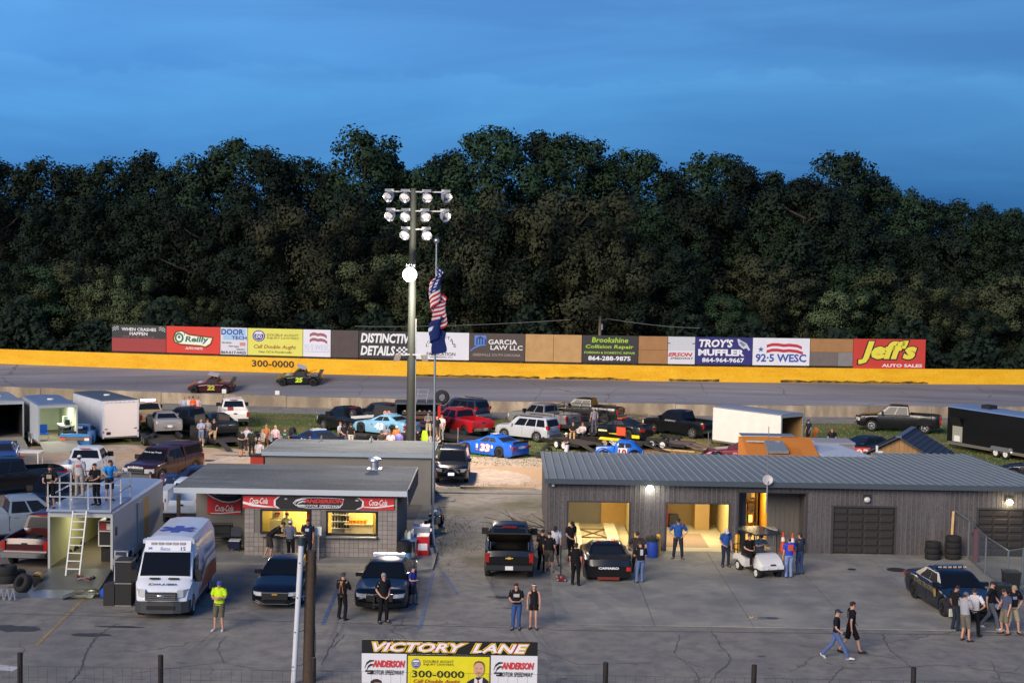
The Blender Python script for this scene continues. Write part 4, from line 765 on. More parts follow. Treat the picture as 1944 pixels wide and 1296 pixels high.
def body(L, W, gc, top, axles, r, bed=None, nose=.13, tail=.08, arch=1.14, crown=.035, hip=0., bow=.17):
    xs = set()
    for t in (0,.02,.06,.14,.28,.5): xs.add(round(L/2-t,4)); xs.add(round(-L/2+t,4))
    for ax in axles:
        for i in range(-8,9): xs.add(round(ax+r*arch*math.sin(i*math.pi/16),4))
        xs.add(round(ax-r*arch*1.005,4)); xs.add(round(ax+r*arch*1.005,4))
    for x,_ in top: xs.add(round(min(L/2,max(-L/2,x)),4))
    n = int(L/.35)
    for i in range(n+1): xs.add(round(-L/2+L*i/n,4))
    if bed:
        for b in bed[:2]: xs.add(round(b-.001,4)); xs.add(round(b+.001,4))
    rings = []
    for x in sorted(xs):
        f1 = max(0,(x-(L/2-.55))/.55); f2 = max(0,((-L/2+.45)-x)/.45); w_ = W/2*(1-nose*f1**2-tail*f2**2)
        zt = interp(top,x); zb = gc+.10*max(f1,f2)**2; xx = x
        for ax in axles:
            d = abs(x-ax)
            if d < r*arch: zb = max(zb, r+math.sqrt(max(0,(r*arch)**2-d*d)))
        zb = min(zb, zt-.06); e = 1-.10*max(f1,f2)**3; h = zt-zb
        zt2 = zt-.05*max(f1,f2)**4
        half = [(w_*.95,zb),(w_*(1+hip),zb+.33*h),(w_*(.995+hip*.5),zb+.72*h),(w_*.965,zt2-min(.05,.1*h))]
        if bed and bed[0] <= x <= bed[1]: half += [(w_*.94,zt2),(w_*.86,zt2),(w_*.85,bed[2]),(0,bed[2])]
        else: half += [(w_*.90,zt2),(w_*.68,zt2+crown*.7),(w_*.36,zt2+crown),(0,zt2+crown*1.1)]
        bx = lambda y: xx-bow*f1*(y/(W/2))**2+.6*bow*f2*(y/(W/2))**2
        rings.append([(bx(y),y,z) for y,z in half] + [(bx(y),-y,z) for y,z in reversed(half[:-1])])
    return MB().loft(rings, closed=False, caps=True)
def cabin(rb, fb, rt, ft, zb, zt, wb, wt, crown=.04):
    m = MB(); B = [(rb,wb,zb),(fb,wb,zb),(fb,-wb,zb),(rb,-wb,zb)]
    e = .12; T1 = [(rt-.04,wt+.03,zt-.07),(ft+.06,wt+.03,zt-.07),(ft+.06,-wt-.03,zt-.07),(rt-.04,-wt-.03,zt-.07)]
    T2 = [(rt+.05,wt-.06,zt-.01),(ft-.05,wt-.06,zt-.01),(ft-.05,-wt+.06,zt-.01),(rt+.05,-wt+.06,zt-.01)]
    T3 = [(rt+.35,wt*.5,zt+crown),(ft-.35,wt*.5,zt+crown),(ft-.35,-wt*.5,zt+crown),(rt+.35,-wt*.5,zt+crown)]
    return m.loft([B,T1,T2,T3])
def panes(root, rb, fb, rt, ft, zb, zt, wb, wt, wins, mat=None, thick=.012, ws=(.06,.94,.06,.92), rw=(.07,.93,.10,.88), skip=()):
    mat = mat or GLASS; zt_ = zt-.07; ft_ = ft+.06; rt_ = rt-.04; wt_ = wt+.03
    def quad(name, a, b, c, d, u0, u1, v0, v1):
        a,b,c,d = map(Vector,(a,b,c,d)); n = (b-a).cross(d-a).normalized()
        P = lambda u,v: (a*(1-u)+b*u)*(1-v)+(d*(1-u)+c*u)*v
        q = [P(u0,v0),P(u1,v0),P(u1,v1),P(u0,v1)]
        m = MB(); m.add([p+n*thick for p in q]+[p-n*.01 for p in q],[(0,1,2,3),(4,5,6,7),(0,1,5,4),(1,2,6,5),(2,3,7,6),(3,0,4,7)]); return m.build(name,mat,root)
    if 'w' not in skip: quad('windshield',(fb,-wb,zb),(fb,wb,zb),(ft_,wt_,zt_),(ft_,-wt_,zt_),*ws)
    if 'r' not in skip: quad('rear_window',(rb,wb,zb),(rb,-wb,zb),(rt_,-wt_,zt_),(rt_,wt_,zt_),*rw)
    for u0,u1 in wins:
        quad('side_window',(fb,wb,zb),(rb,wb,zb),(rt_,wt_,zt_),(ft_,wt_,zt_),1-u1,1-u0,.08,.90); quad('side_window',(rb,-wb,zb),(fb,-wb,zb),(ft_,-wt_,zt_),(rt_,-wt_,zt_),u0,u1,.08,.90)
def place(px, py, yaw, L, ref):
    p = gp(px,py); d = Vector((math.cos(R(yaw)),math.sin(R(yaw)),0)); return p-d*L/2 if ref=='f' else p+d*L/2 if ref=='r' else p
PRE = {
 'sedan': dict(L=5.0,W=1.87,gc=.20,r=.34,ax=(-1.42,1.42),top=[(-2.5,.86),(-2.3,1.0),(-1.75,1.04),(-1.2,1.03),(.6,.98),(.95,.97),(2.0,.80),(2.42,.66),(2.5,.56)],cab=(-1.72,1.0,-1.05,.12,1.0,1.46,.83,.60),wins=[(.18,.50),(.53,.86)]),
 'cop': dict(L=5.38,W=1.98,gc=.20,r=.36,ax=(-1.5,1.45),top=[(-2.69,.84),(-2.55,.98),(-1.9,1.02),(-1.3,1.02),(.6,.99),(1.05,.98),(2.3,.84),(2.6,.74),(2.69,.6)],cab=(-1.75,1.08,-.95,.25,1.0,1.47,.86,.64),wins=[(.2,.51),(.54,.84)]),
 'muscle': dict(L=5.02,W=1.92,gc=.2,r=.36,ax=(-1.42,1.5),top=[(-2.51,.84),(-2.35,1.02),(-1.8,1.05),(-1.1,1.03),(.5,.98),(.8,.97),(2.1,.86),(2.45,.74),(2.51,.6)],cab=(-1.75,.85,-.9,.05,1.0,1.43,.84,.58),wins=[(.25,.50),(.53,.82)]),
 'pickup': dict(L=5.85,W=2.02,gc=.36,r=.40,ax=(-1.85,1.80),top=[(-2.92,1.06),(-2.86,1.26),(-.78,1.30),(-.74,1.26),(1.0,1.24),(1.3,1.24),(2.5,1.12),(2.8,1.02),(2.92,.86)],bed=(-2.84,-.82,.72),cab=(-.74,1.42,-.58,.62,1.22,1.90,.92,.70),wins=[(.05,.44),(.49,.86)]),
 'suv': dict(L=4.7,W=1.84,gc=.3,r=.37,ax=(-1.38,1.36),top=[(-2.35,.8),(-2.3,1.08),(-1.5,1.12),(.6,1.08),(.9,1.08),(2.0,1.0),(2.28,.9),(2.35,.74)],cab=(-2.26,1.05,-2.0,.38,1.06,1.72,.86,.68),wins=[(.06,.28),(.31,.56),(.59,.86)],ws=(.06,.94,.06,.92)),
 'race': dict(L=4.95,W=1.98,gc=.10,r=.35,ax=(-1.35,1.45),top=[(-2.47,.70),(-2.38,.94),(-1.6,.98),(-.9,.97),(.6,.88),(.85,.87),(2.0,.72),(2.38,.52),(2.47,.34)],cab=(-1.7,.85,-.85,.0,.90,1.32,.84,.60),wins=[(.24,.52),(.55,.85)]),
}
def vehicle(kind, name, label, cat, px, py, yaw, col, ref='c', group=None, rim='alu', glass=None, z=0., tint=None, light=True, plate=False, mirrors=True, accent=None, loc=None, grille=None, skip=(), steer=0., sc=1., W=None, light_tail=True):
    d = dict(PRE[kind]); L, r = d['L'], d['r']; W_ = W or d['W']
    p = Vector(loc) if loc else place(px,py,yaw,L*sc,ref); t = thing(name,label,cat,(p.x,p.y,z),R(yaw),group); t.scale = (sc,sc,sc)
    pt = col if not isinstance(col,tuple) else paint(col)
    body(L,W_,d['gc'],d['top'],d['ax'],r,d.get('bed'),nose=.16 if kind!='pickup' else .09,bow=.19 if kind!='pickup' else .10).build('body',pt,t,38)
    c = d['cab']; k_ = W_/d['W']; c = c[:6]+(c[6]*k_,c[7]*k_)
    cabin(*c).build('cabin',pt,t,30); panes(t,*c,d['wins'],glass,ws=d.get('ws',(.06,.94,.06,.92)),skip=skip)
    m = MB(); zt = (d['bed'][2]-.03) if 'bed' in d else .72; m.b2((-L/2+.25,-W_/2+.26,d['gc']+.03),(L/2-.3,W_/2-.26,zt)); m.build('underbody',BLACKM,t)
    for ax in d['ax']:
        for s_ in (-1,1): wheel(t,ax,s_*(W_/2-.13),r,.24,rim,s_,steer=steer if ax > 0 else 0)
    fr_, rr_ = L/2, -L/2
    if kind == 'pickup':
        MB().b2((fr_-.12,-W_/2+.10,.42),(fr_+.10,W_/2-.10,.66)).build('front_bumper',accent or CHROME,t); MB().b2((rr_-.14,-W_/2+.06,.50),(rr_+.06,W_/2-.06,.70)).build('rear_bumper',accent or CHROME,t)
        g = MB().b2((fr_-.06,-.52,.70),(fr_+.035,.52,1.0)).build('grille',grille or BLACKM,t); [MB().b2((fr_+.03,-.5,zz),(fr_+.055,.5,zz+.035)).build('grille_bar',accent or CHROME,g) for zz in (.76,.9)]
        for s_ in (-1,1):
            MB().prism([(fr_+.01,s_*.54),(fr_-.04,s_*.75),(fr_-.16,s_*(W_/2-.045)),(fr_-.3,s_*(W_/2-.03)),(fr_-.3,s_*.54)],'Z',.74,.97).build('headlight',CLEARLT,t); MB().b2((rr_-.012,s_*(W_/2-.19),.80),(rr_+.10,s_*(W_/2-.035),1.18)).build('taillight',REDLT,t)
        MB().b2((rr_-.01,-.12,1.02),(rr_+.02,.12,1.10)).build('tailgate_handle',BLACKM,t)
        MB().b2((-.80,-.3,1.84),(-.74,.3,1.89)).build('brake_light',REDLT,t)
    else:
        hb = {'sedan':(.34,.50),'cop':(.38,.56),'muscle':(.36,.54),'suv':(.44,.62),'race':(.1,.3)}[kind]
        if light:
            gz = {'sedan':(.52,.66),'cop':(.60,.74),'muscle':(.58,.72),'suv':(.68,.86),'race':(.3,.42)}[kind]
            g = MB().b2((fr_-.12,-.48,gz[0]-.12),(fr_+.012,.48,gz[1])).build('grille',grille or BLACKM,t); MB().b2((fr_+.005,-.5,gz[1]-.02),(fr_+.03,.5,gz[1]+.02)).build('grille_bar',accent or CHROME,g)
            for s_ in (-1,1): MB().prism([(fr_-.03,s_*.50),(fr_-.09,s_*.68),(fr_-.20,s_*(W_/2-.12)),(fr_-.42,s_*(W_/2-.045)),(fr_-.40,s_*.5)],'Z',gz[0]+.01,gz[1]).build('headlight',CLEARLT,t)
            MB().prism([(fr_+.035,-.4),(fr_+.035,.4),(fr_-.06,.72),(fr_-.2,W_/2-.08),(fr_-.3,W_/2-.08),(fr_-.3,-W_/2+.08),(fr_-.2,-W_/2+.08),(fr_-.06,-.72)],'Z',hb[0]-.1,hb[0]+.05).build('front_bumper',accent or pt,t)
        if kind == 'cop': MB().b2((rr_-.05,-W_/2+.12,.42),(rr_+.1,W_/2-.12,.6)).build('rear_bumper',pt,t)
        tz = {'sedan':(.74,.9),'cop':(.72,.88),'muscle':(.78,.9),'suv':(.95,1.2),'race':(.62,.76)}[kind]
        for s_ in (-1,1):
            if light_tail: MB().b2((rr_-.012,s_*(W_/2-.42 if kind!='suv' else W_/2-.24),tz[0]),(rr_+.22,s_*(W_/2-.05),tz[1])).build('taillight',REDLT,t)
        if kind == 'suv':
            for s_ in (-1,1): MB().bar((-1.7,s_*.62,1.78),(.2,s_*.62,1.78),.05).build('roof_rail',BLACKM,t)
            MB().b2((rr_-.08,-W_/2+.1,.42),(rr_+.1,W_/2-.1,.62)).build('rear_bumper',pm(S(120,122,126),.6),t)
    if mirrors:
        mx = c[1]-.35
        for s_ in (-1,1): MB().b2((mx-.08,s_*(c[6]-.02),c[4]-.01),(mx+.06,s_*(W_/2+(.13 if kind!='pickup' else .2)),c[4]+.15 if kind!='pickup' else c[4]+.26)).build('mirror',pt if kind!='pickup' else BLACKM,t)
    for s_ in (-1,1):
        for u in ((.1,-.95) if kind in ('sedan','cop','suv') else (.35,-.45) if kind=='pickup' else (-.6,)):
            if kind != 'race': MB().b2((u-.1,s_*(W_/2-.02),c[4]-.16),(u+.1,s_*(W_/2+.012),c[4]-.12)).build('door_handle',pt,t); MB().b2((u-.28,s_*(W_/2-.03),d['gc']+.14),(u-.265,s_*(W_/2+.003),c[4]-.05)).build('door_seam',BLACKM,t)
    if plate: MB().b2((rr_-.16,-.16,.52 if kind=='pickup' else .56),(rr_-.142,.16,.68 if kind=='pickup' else .70)).build('licence_plate',WHITEP,t)
    t['_c'] = 0; del t['_c']
    return t, c, d
def side_face(t, d, s_, x0, x1, z0, z1):
    """print area on the flank: s_ +1 the left side, -1 the right side"""
    y = s_*(d['W']/2+.002)
    return Face(t,(x1 if s_>0 else x0,y,z0),(-1 if s_>0 else 1,0,0),(0,0,1),x1-x0,z1-z0)
def stockcar(label, px, py, yaw, col, num, numcol, ref='c', roofcol=None, outline=None, z=0., sc=1., loc=None, nose=None, spoiler=True, decals=(), roofnum=True, rim='black', numtext2=None, cage=True, light=False):
    t,c,d = vehicle('race','race_car',label,'race car',px,py,yaw,col,ref,rim=rim,glass=pm((.01,.011,.013),.5),z=z,light=light,mirrors=False,sc=sc,loc=loc,group='race cars')  # open windows: interior shade put in as matte black panes
    if cage:
        m = MB(); rb,fb,rt,ft,zb,zt,wb,wt = c
        for s_ in (-1,1): m.bar((fb-.2,s_*(wb-.06),zb),(ft,s_*(wt),zt-.1),.045); m.bar((rt+.3,s_*(wt),zt-.1),(rt+.2,s_*(wb-.02),zb),.05)
        m.build('roll_cage',pm(S(170,172,176),.4,.3),t)
    if spoiler: MB().box((-2.38,0,1.02),(.03,1.6,.17),ry=-.35).build('spoiler',pm((.02,.02,.02),.5),t)
    if roofcol: MB().b2((c[2]+.25,-c[7]+.08,c[5]+.008),(c[3]-.25,c[7]-.08,c[5]+.058)).build('roof_panel',paint(roofcol) if isinstance(roofcol,tuple) else roofcol,t)
    for s_ in (-1,1):
        f = side_face(t,d,s_,-.85,.55,.30,.82)
        if num:
            if outline: f.text(num,.20,-.03,.86,1.03,outline,.12,.09)
            f.text(num,.24,.03,.82,.97,numcol,.12,.05)
        for (u0,v0,u1,v1,cc) in decals: f.rect(u0,v0,u1,v1,cc,'decal')
    if num and roofnum:
        f = Face(t,(c[2]+.35,c[7]*.55,c[5]+.07),(0,-1,0),(1,0,0),c[7]*1.1,.55); f.text(num,.1,.05,.9,.95,numcol,0,.05,'roof_number')
    if nose: MB().add([(2.49,-.78,.12),(2.49,.78,.12),(2.45,.8,.5),(2.45,-.8,.5),(2.0,.84,.76),(2.0,-.84,.76)],[(0,1,2,3),(3,2,4,5)]).build('nose_panel',paint(nose),t)
    return t,c,d
NAVY = S(18,24,42); DKNAVY = S(9,13,24); BLK_ = S(16,16,19); SILV = S(150,150,150); MAR = S(44,18,24)
# ---- ambulance
def ambulance():
    L,W,H = 5.95,2.04,2.72; p = gp(305,1178); yaw = -88; dv = Vector((math.cos(R(yaw)),math.sin(R(yaw)),0)); o = p-dv*L/2
    t = thing('ambulance','white high-roof ambulance van with orange side stripe and blue medical stars','ambulance',(o.x,o.y,0),R(yaw)); w_ = paint(S(214,218,226))
    prof = [(-2.97,H-.12),(-2.85,H),(1.0,H),(1.4,H-.1),(1.70,2.30),(2.25,1.42),(2.58,1.26),(2.84,1.06),(2.97,.72)]
    ax,r = (-1.55,2.0),.36; xs = sorted(set([x for x,_ in prof]+[-2.97+.3*i for i in range(20)]+[round(a+r*1.16*math.sin(i*math.pi/14),3) for a in ax for i in range(-7,8)]+[2.4,2.75,2.93,-2.93]))
    rings = []
    for x in xs:
        zt = interp(prof,x); f1 = max(0,(x-2.3)/.67); f2 = max(0,(-2.75-x)/.22); w2 = W/2*(1-.14*f1**2-.03*f2**2); zb = .30
        for a in ax:
            if abs(x-a) < r*1.16: zb = max(zb, r+math.sqrt((r*1.16)**2-(x-a)**2))
        zb = min(zb,zt-.1); up = max(0,(zt-1.35)/1.4); wr = w2*(1-.13*up)
        half = [(w2*.97,zb),(w2,zb+.3*(min(zt,1.3)-zb)),(w2,min(zt-.05,1.25)),(w2*(1-.06*up),max(min(zt-.05,1.25),zt-.45)),(wr*.975,zt-.2*up-.05),(wr*.87,zt-.06*up-.01),(wr*.55,zt),(0,zt+.01)]
        bx = lambda y: x-.26*max(0,(x-2.1)/.87)*(y/1.02)**2
        rings.append([(bx(y),y,z) for y,z in half]+[(bx(y),-y,z) for y,z in reversed(half[:-1])])
    MB().loft(rings,closed=False).build('body',w_,t,48); MB().b2((-2.6,-.75,.3),(2.6,.75,.9)).build('underbody',BLACKM,t)
    for a in ax:
        for s_ in (-1,1): wheel(t,a,s_*(W/2-.12),r,.23,'alu',s_)
    # windshield follows the slope between (1.70,2.30) and (2.25,1.42)
    n = Vector((.88,0,.55)).normalized()*.012; q = [(2.215,-.90,1.475),(2.215,.90,1.475),(1.735,.84,2.245),(1.735,-.84,2.245)]
    MB().add([Vector(v)+n for v in q]+[Vector(v)-n*2 for v in q],[(0,1,2,3),(4,5,6,7),(0,1,5,4),(1,2,6,5),(2,3,7,6),(3,0,4,7)]).build('windshield',GLASS,t)
    for s_ in (-1,1):
        y = s_*(W/2+.004); m = MB(); m.prism([(1.05,1.32),(2.12,1.32),(1.70,2.02),(1.05,2.05)],'Y',y-.02*s_-s_*.03,y); m.build('side_window',GLASS,t)
        MB().b2((1.75,s_*(W/2+.02),1.22),(1.98,s_*(W/2+.26),1.62)).build('mirror',BLACKM,t)
        MB().prism([(2.93,s_*.57),(2.84,s_*.78),(2.62,s_*.93),(2.45,s_*.95),(2.5,s_*.57)],'Z',.84,1.10).build('headlight',CLEARLT,t); MB().b2((2.30,s_*.16,1.40),(2.46,s_*.52,1.425),).build('hood_vent',BLACKM,t)
        f = Face(t,(1.0 if s_>0 else -2.9,y+s_*.002,.5),(-1 if s_>0 else 1,0,0),(0,0,1),3.9,2.0)
        OR = S(196,92,50); f.poly([(0,.02),(1,.02),(1,.30),(.75,.36),(.4,.36),(.2,.16),(0,.10)] if s_>0 else [(0,.02),(1,.02),(1,.10),(.8,.16),(.6,.36),(.25,.36),(0,.30)],OR,'stripe'); f.text('Transport',.32,.58,.85,.74,S(60,80,160),.2,.02)
        for k in range(3):
            a = k*math.pi/3; du, dv_ = .045*math.cos(a),.09*math.sin(a); nu, nv = -.012*math.sin(a),.024*math.cos(a); f.poly([(.2-du-nu,.58-dv_-nv),(.2+du-nu,.58+dv_-nv),(.2+du+nu,.58+dv_+nv),(.2-du+nu,.58-dv_+nv)],S(56,76,168),'medical_star')
        f.poly([(0,.38),(.2,.30),(.4,.5),(1,.5),(1,.53),(.38,.53)] if s_>0 else [(1,.38),(.8,.30),(.6,.5),(0,.5),(0,.53),(.62,.53)],S(90,80,90),'stripe'); MB().b2((-1.0,s_*(W/2+.001),.28),(1.4,s_*(W/2+.03),.42)).build('side_sill',BLACKM,t)
    f = Face(t,(-.9,.75,H+.012),(0,-1,0),(1,0,0),1.5,1.4)
    for k in range(3):
        a = k*math.pi/3+math.pi/6; du, dv_ = .46*math.cos(a),.46*math.sin(a); nu, nv = -.11*math.sin(a),.11*math.cos(a); f.poly([(.5-du-nu,.5-dv_-nv),(.5+du-nu,.5+dv_-nv),(.5+du+nu,.5+dv_+nv),(.5-du+nu,.5-dv_+nv)],S(56,80,170),'roof_star')
    # brow panel with five lamps and small star, fleet number, mirrored word on the hood
    b = MB(); b.loft([[(x,y*s_,z) for x,z in ((1.36,2.28),(1.71,2.28),(1.53,2.64),(1.26,2.70))] for y,s_ in ((-.86,.97),(-.7,1),(.7,1),(.86,.97))]); b.build('brow',w_,t,30)
    for i in range(5): MB().box((1.605,-.52+.26*i,2.53),(.06,.19,.10),ry=.5).build('marker_lamp',pm(S(200,190,186),.2,.2),t)
    f = Face(t,(1.735,-.8,2.27),(0,1,0),(-.46,0,.88),1.6,.2); f.text('15',.8,.2,.9,.9,S(60,64,100)); f.text('Rescue',.33,.2,.55,.9,S(120,140,190),.3); 
    for k in range(3):
        a = k*math.pi/3+math.pi/6; du, dv_ = .045*math.cos(a),.36*math.sin(a); f.poly([(.1-du,.6-dv_-.08),(.1+du,.6+dv_-.08),(.1+du,.6+dv_+.08),(.1-du,.6-dv_+.08)],S(50,90,190),'small_star')
    f = Face(t,(2.70,.62,1.235),(0,-1,0),(-.93,0,.35),1.24,.16); f.text('AMBULANCE',.08,.1,.92,.9,S(70,80,130),0,.02)
    g = MB().b2((2.86,-.56,.74),(2.985,.56,1.02)).build('grille',pm((.03,.03,.03),.5),t); [MB().b2((2.975,-.52,z),(3.0,.52,z+.035)).build('grille_bar',CHROME,g) for z in (.77,.85,.93)]
    MB().ball((2.99,0,.88),(.02,.16,.07)).build('badge',CHROME,t); m = MB(); m.prism([(3.03,-.45),(3.03,.45),(2.95,.72),(2.76,.96),(2.45,1.0),(2.45,-1.0),(2.76,-.96),(2.95,-.72)],'Z',.28,.68); m.build('front_bumper',pm(S(58,60,64),.6),t); MB().b2((3.0,-.5,.42),(3.045,.5,.56)).build('bumper_slot',BLACKM,t)
    for s_ in (-1,1): MB().b2((1.2,s_*.86-.08,2.52),(1.5,s_*.86+.08,2.66)).build('roof_lamp',CLEARLT,t)
    return t
ambulance()
# ---- front row
t,c,d = vehicle('sedan','sedan','dark navy sedan with gold grille badge parked beside the ambulance','car',521,1158,-90.5,DKNAVY,'f')
MB().box((2.53,0,.60),(.02,.20,.055)).build('badge',pm(S(214,170,70),.3,.5),t)
for s_ in (-1,1): MB().bar((2.50,s_*.80,.34),(2.55,s_*.55,.26),.03).build('bumper_trim',CHROME,t)
MB().bar((2.545,-.52,.25),(2.545,.52,.25),.025).build('bumper_trim',CHROME,t)
t,c,d = vehicle('cop','police_car','black and navy police sedan with push bar and bright roof edge before the stand','car',720,1166,-91,S(8,12,21),'f',rim='black')
m = MB(); [m.bar((2.78,s_*.2,.25),(2.78,s_*.2,.78),.07) for s_ in (-1,1)]; m.bar((2.78,-.22,.74),(2.78,.22,.74),.06); m.bar((2.78,-.22,.4),(2.78,.22,.4),.06); m.build('push_bar',BLACKM,t)
MB().b2((c[2]-.02,-.62,c[5]-.02),(c[2]+.22,.62,c[5]+.10)).build('light_bar',pm(S(190,200,214),.25,.3),t); MB().cyl((.55,1.0,1.1),(.62,1.0,1.1),.08).build('spotlight',CHROME,t)
t,c,d = vehicle('pickup','pickup_truck','black pickup with raised bed cover, seen from behind beside the garage','pickup truck',966,1104,90,BLK_,'r',accent=pm((.02,.02,.022),.4),plate=True,rim='black')
MB().box((-1.85,0,1.62),(2.0,1.74,.05),ry=R(20)).build('bed_cover',BLACKM,t)
m = MB(); m.bar((-2.6,-.78,1.26),(-2.2,-.78,1.5),.03); m.bar((-2.6,.78,1.26),(-2.2,.78,1.5),.03); m.build('cover_strut',STEEL,t)
f = Face(t,(-2.926,.16,.93),(0,-1,0),(0,0,1),.32,.09); f.poly([(0,.2),(.3,.2),(.3,0),(.7,0),(.7,.2),(1,.3),(1,.7),(.7,.7),(.7,1),(.3,1),(.3,.7),(0,.7)],S(206,168,70),'badge')
MB().box((-1.7,.1,.80),(.9,1.0,.14)).build('bed_load',WOOD,t)
t,c,d = stockcar('black race car with red roof stripes, seen from behind at the garage bay',1155,1106,90,BLK_,'','',ref='r',loc=None); [bpy.data.objects.remove(o) for o in list(t.children) if o.name.startswith('taillight')]
f = Face(t,(-2.482,.42,.56),(0,-1,0),(0,0,1),.84,.10); f.text('CAMARO',0,0,1,1,Wt,0,.05)
for s_ in (-.3,.3): MB().b2((c[2]+.2,s_-.09,c[5]+.03),(c[3]-.1,s_+.09,c[5]+.062)).build('roof_stripe',paint(S(190,50,30)),t)
MB().b2((-2.49,-.9,.5),(-2.46,-.72,.66)).build('red_decal',paint(S(190,40,30)),t); MB().b2((-2.44,-.45,.12),(-2.40,.45,.24)).build('rear_panel',pm(S(110,36,26),.5),t)
for s_ in (-1,1): MB().prism([(-2.2,.72),(-1.2,.95),(-1.0,.75),(-2.0,.5)],'Y',s_*.985,s_*.995).build('side_flash',paint(S(196,60,30)),t)
# ---- state police car on the right
p = gp(1795,1171); q = gp(1738,1135); hd = math.degrees(math.atan2(p.y-q.y,p.x-q.x)); mid = (p+q)/2; dv = Vector((math.cos(R(hd)),math.sin(R(hd)),0)); lf = Vector((-dv.y,dv.x,0))
t,c,d = vehicle('cop','police_car','dark blue patrol sedan with gold door lettering parked on the concrete','car',0,0,hd,S(13,20,33),loc=mid+lf*.86,rim='black')
MB().b2((c[2]+.45,-.55,c[5]+.02),(c[2]+.72,.55,c[5]+.11)).build('light_bar',pm(S(30,36,60),.2,0,.1,3,0,.5),t); [MB().b2((c[2]+.72,-.5+.2*k,c[5]+.04),(c[2]+.735,-.36+.2*k,c[5]+.09)).build('light_lens',pm(S(190,170,150),.2),t) for k in range(6)]
f = Face(t,(-1.5,-.995,.62),(1,0,0),(0,0,1),2.3,.36); f.text('STATE TROOPER',.05,.35,.95,.85,S(150,140,100),.15,.0); f.ell(.98,.4,.06,.45,S(150,130,60),'door_badge')
m = MB(); [m.bar((2.78,s_*.2,.25),(2.78,s_*.2,.78),.07) for s_ in (-1,1)]; m.build('push_bar',BLACKM,t)
# ---- golf cart
def golf():
    p = gp(1440,1098); q = gp(1402,1081); hd = math.atan2(p.y-q.y,p.x-q.x); mid = (p+q)/2; lf = Vector((-math.sin(hd),math.cos(hd),0)); o = mid+lf*.46
    t = thing('golf_cart','white golf cart with dark canopy and two men seated in it','golf cart',(o.x,o.y,0),hd); w_ = paint(S(222,220,216))
    for ax in (-.82,.82):
        for s_ in (-1,1): wheel(t,ax,s_*.46,.23,.2,'white',s_)
    m = MB(); m.loft([[(x,y*wf,z) for y,z in ((-.56,zb),(-.58,zb+.15),(-.5,zt),(.5,zt),(.58,zb+.15),(.56,zb))] for x,zb,zt,wf in ((.52,.45,1.0,.8),(.62,.4,.98,.98),(.9,.44,.86,1.02),(1.15,.42,.72,1.0),(1.28,.42,.6,.9))]); m.build('front_cowl',w_,t,40)
    m = MB(); m.loft([[(x,y,z) for y,z in ((-.58,zb),(-.6,zb+.15),(-.55,zt),(.55,zt),(.6,zb+.15),(.58,zb))] for x,zb,zt in ((-1.2,.44,.62),(-1.1,.46,.72),(-.82,.5,.74),(-.4,.32,.70),(-.12,.3,.62))]); m.build('rear_body',w_,t,40)
    MB().b2((-.15,-.52,.24),(.66,.52,.31)).build('floor',BLACKM,t); MB().b2((-.62,-.5,.72),(-.1,.5,.84)).build('seat',pm(S(40,40,42),.6),t); MB().box((-.62,0,1.05),(.1,1.0,.42),ry=-.15).build('backrest',pm(S(40,40,42),.6),t)
    m = MB(); m.loft([[(x,y,z) for x,y in ((-.95,-.6),(.72,-.6),(.8,-.5),(.8,.5),(.72,.6),(-.95,.6),(-1.03,.5),(-1.03,-.5))] for z in (1.78,1.85)]); m.build('canopy',pm(S(46,50,58),.3,0,.1,2,0,.4),t,30)
    for s_ in (-1,1): MB().bar((.66,s_*.5,.95),(.55,s_*.52,1.8),.035).build('canopy_post',BLACKM,t); MB().bar((-.95,s_*.5,.7),(-.9,s_*.52,1.8),.035).build('canopy_post',BLACKM,t)
    n = MB(); n.add([(.68,-.5,.98),(.68,.5,.98),(.57,.5,1.72),(.57,-.5,1.72)],[(0,1,2,3)]); n.build('windscreen',pm((.1,.12,.13),.05,0,.05,3,0,0,.5,0,.25),t)
    m = MB(); m.bar((.5,-.25,.9),(.28,-.25,1.08),.04); m.lathe([(.15,0),(.17,.015),(.15,.03)],(.26,-.25,1.08),'X',14); m.build('steering_wheel',BLACKM,t)
    MB().b2((1.27,-.12,.60),(1.30,.12,.66)).build('nameplate',pm(S(60,40,46),.4),t); MB().b2((1.02,-.5,.34),(1.3,.5,.43)).build('front_bumper',BLACKM,t)
    for s_ in (-1,1): MB().ball((1.27,s_*.22,.47),(.03,.07,.035)).build('headlight',CLEARLT,t)
    m = MB(); m.bar((-1.2,-.5,.62),(-1.3,-.5,1.05),.035); m.bar((-1.2,.5,.62),(-1.3,.5,1.05),.035); m.bar((-1.3,-.5,1.05),(-1.3,.5,1.05),.035); m.bar((-.7,-.6,.9),(-1.25,-.6,.9),.035); m.build('rear_rail',BLACKM,t)
    return t
CART = golf()
# ---- left lot
vehicle('pickup','pickup_truck','pale silver crew-cab pickup at the left edge, its tail out of the picture','pickup truck',42,1018,28,S(126,138,152),'c',group='vehicles in the left lot')
t,c,d = vehicle('pickup','pickup_truck','dark navy pickup with long chrome grille bar facing the deck trailer','pickup truck',84,990,-84,S(14,19,32),'f',group='vehicles in the left lot'); MB().b2((2.9,-.9,1.0),(2.97,.9,1.06)).build('chrome_strip',CHROME,t)
vehicle('pickup','pickup_truck','black crew-cab pickup parked askew at the left edge beside the white table','pickup truck',14,934,-142,S(13,15,21),'c',group='vehicles in the left lot')
vehicle('pickup','pickup_truck','white pickup with wide tow mirrors, seen from behind beyond the deck trailer','pickup truck',146,925,94,S(196,200,208),'r',group='vehicles in the left lot')
t,c,d = vehicle('pickup','pickup_truck','dark maroon pickup with bed cap and white windshield lettering','pickup truck',258,922,-108,MAR,'f',group='vehicles in the left lot')
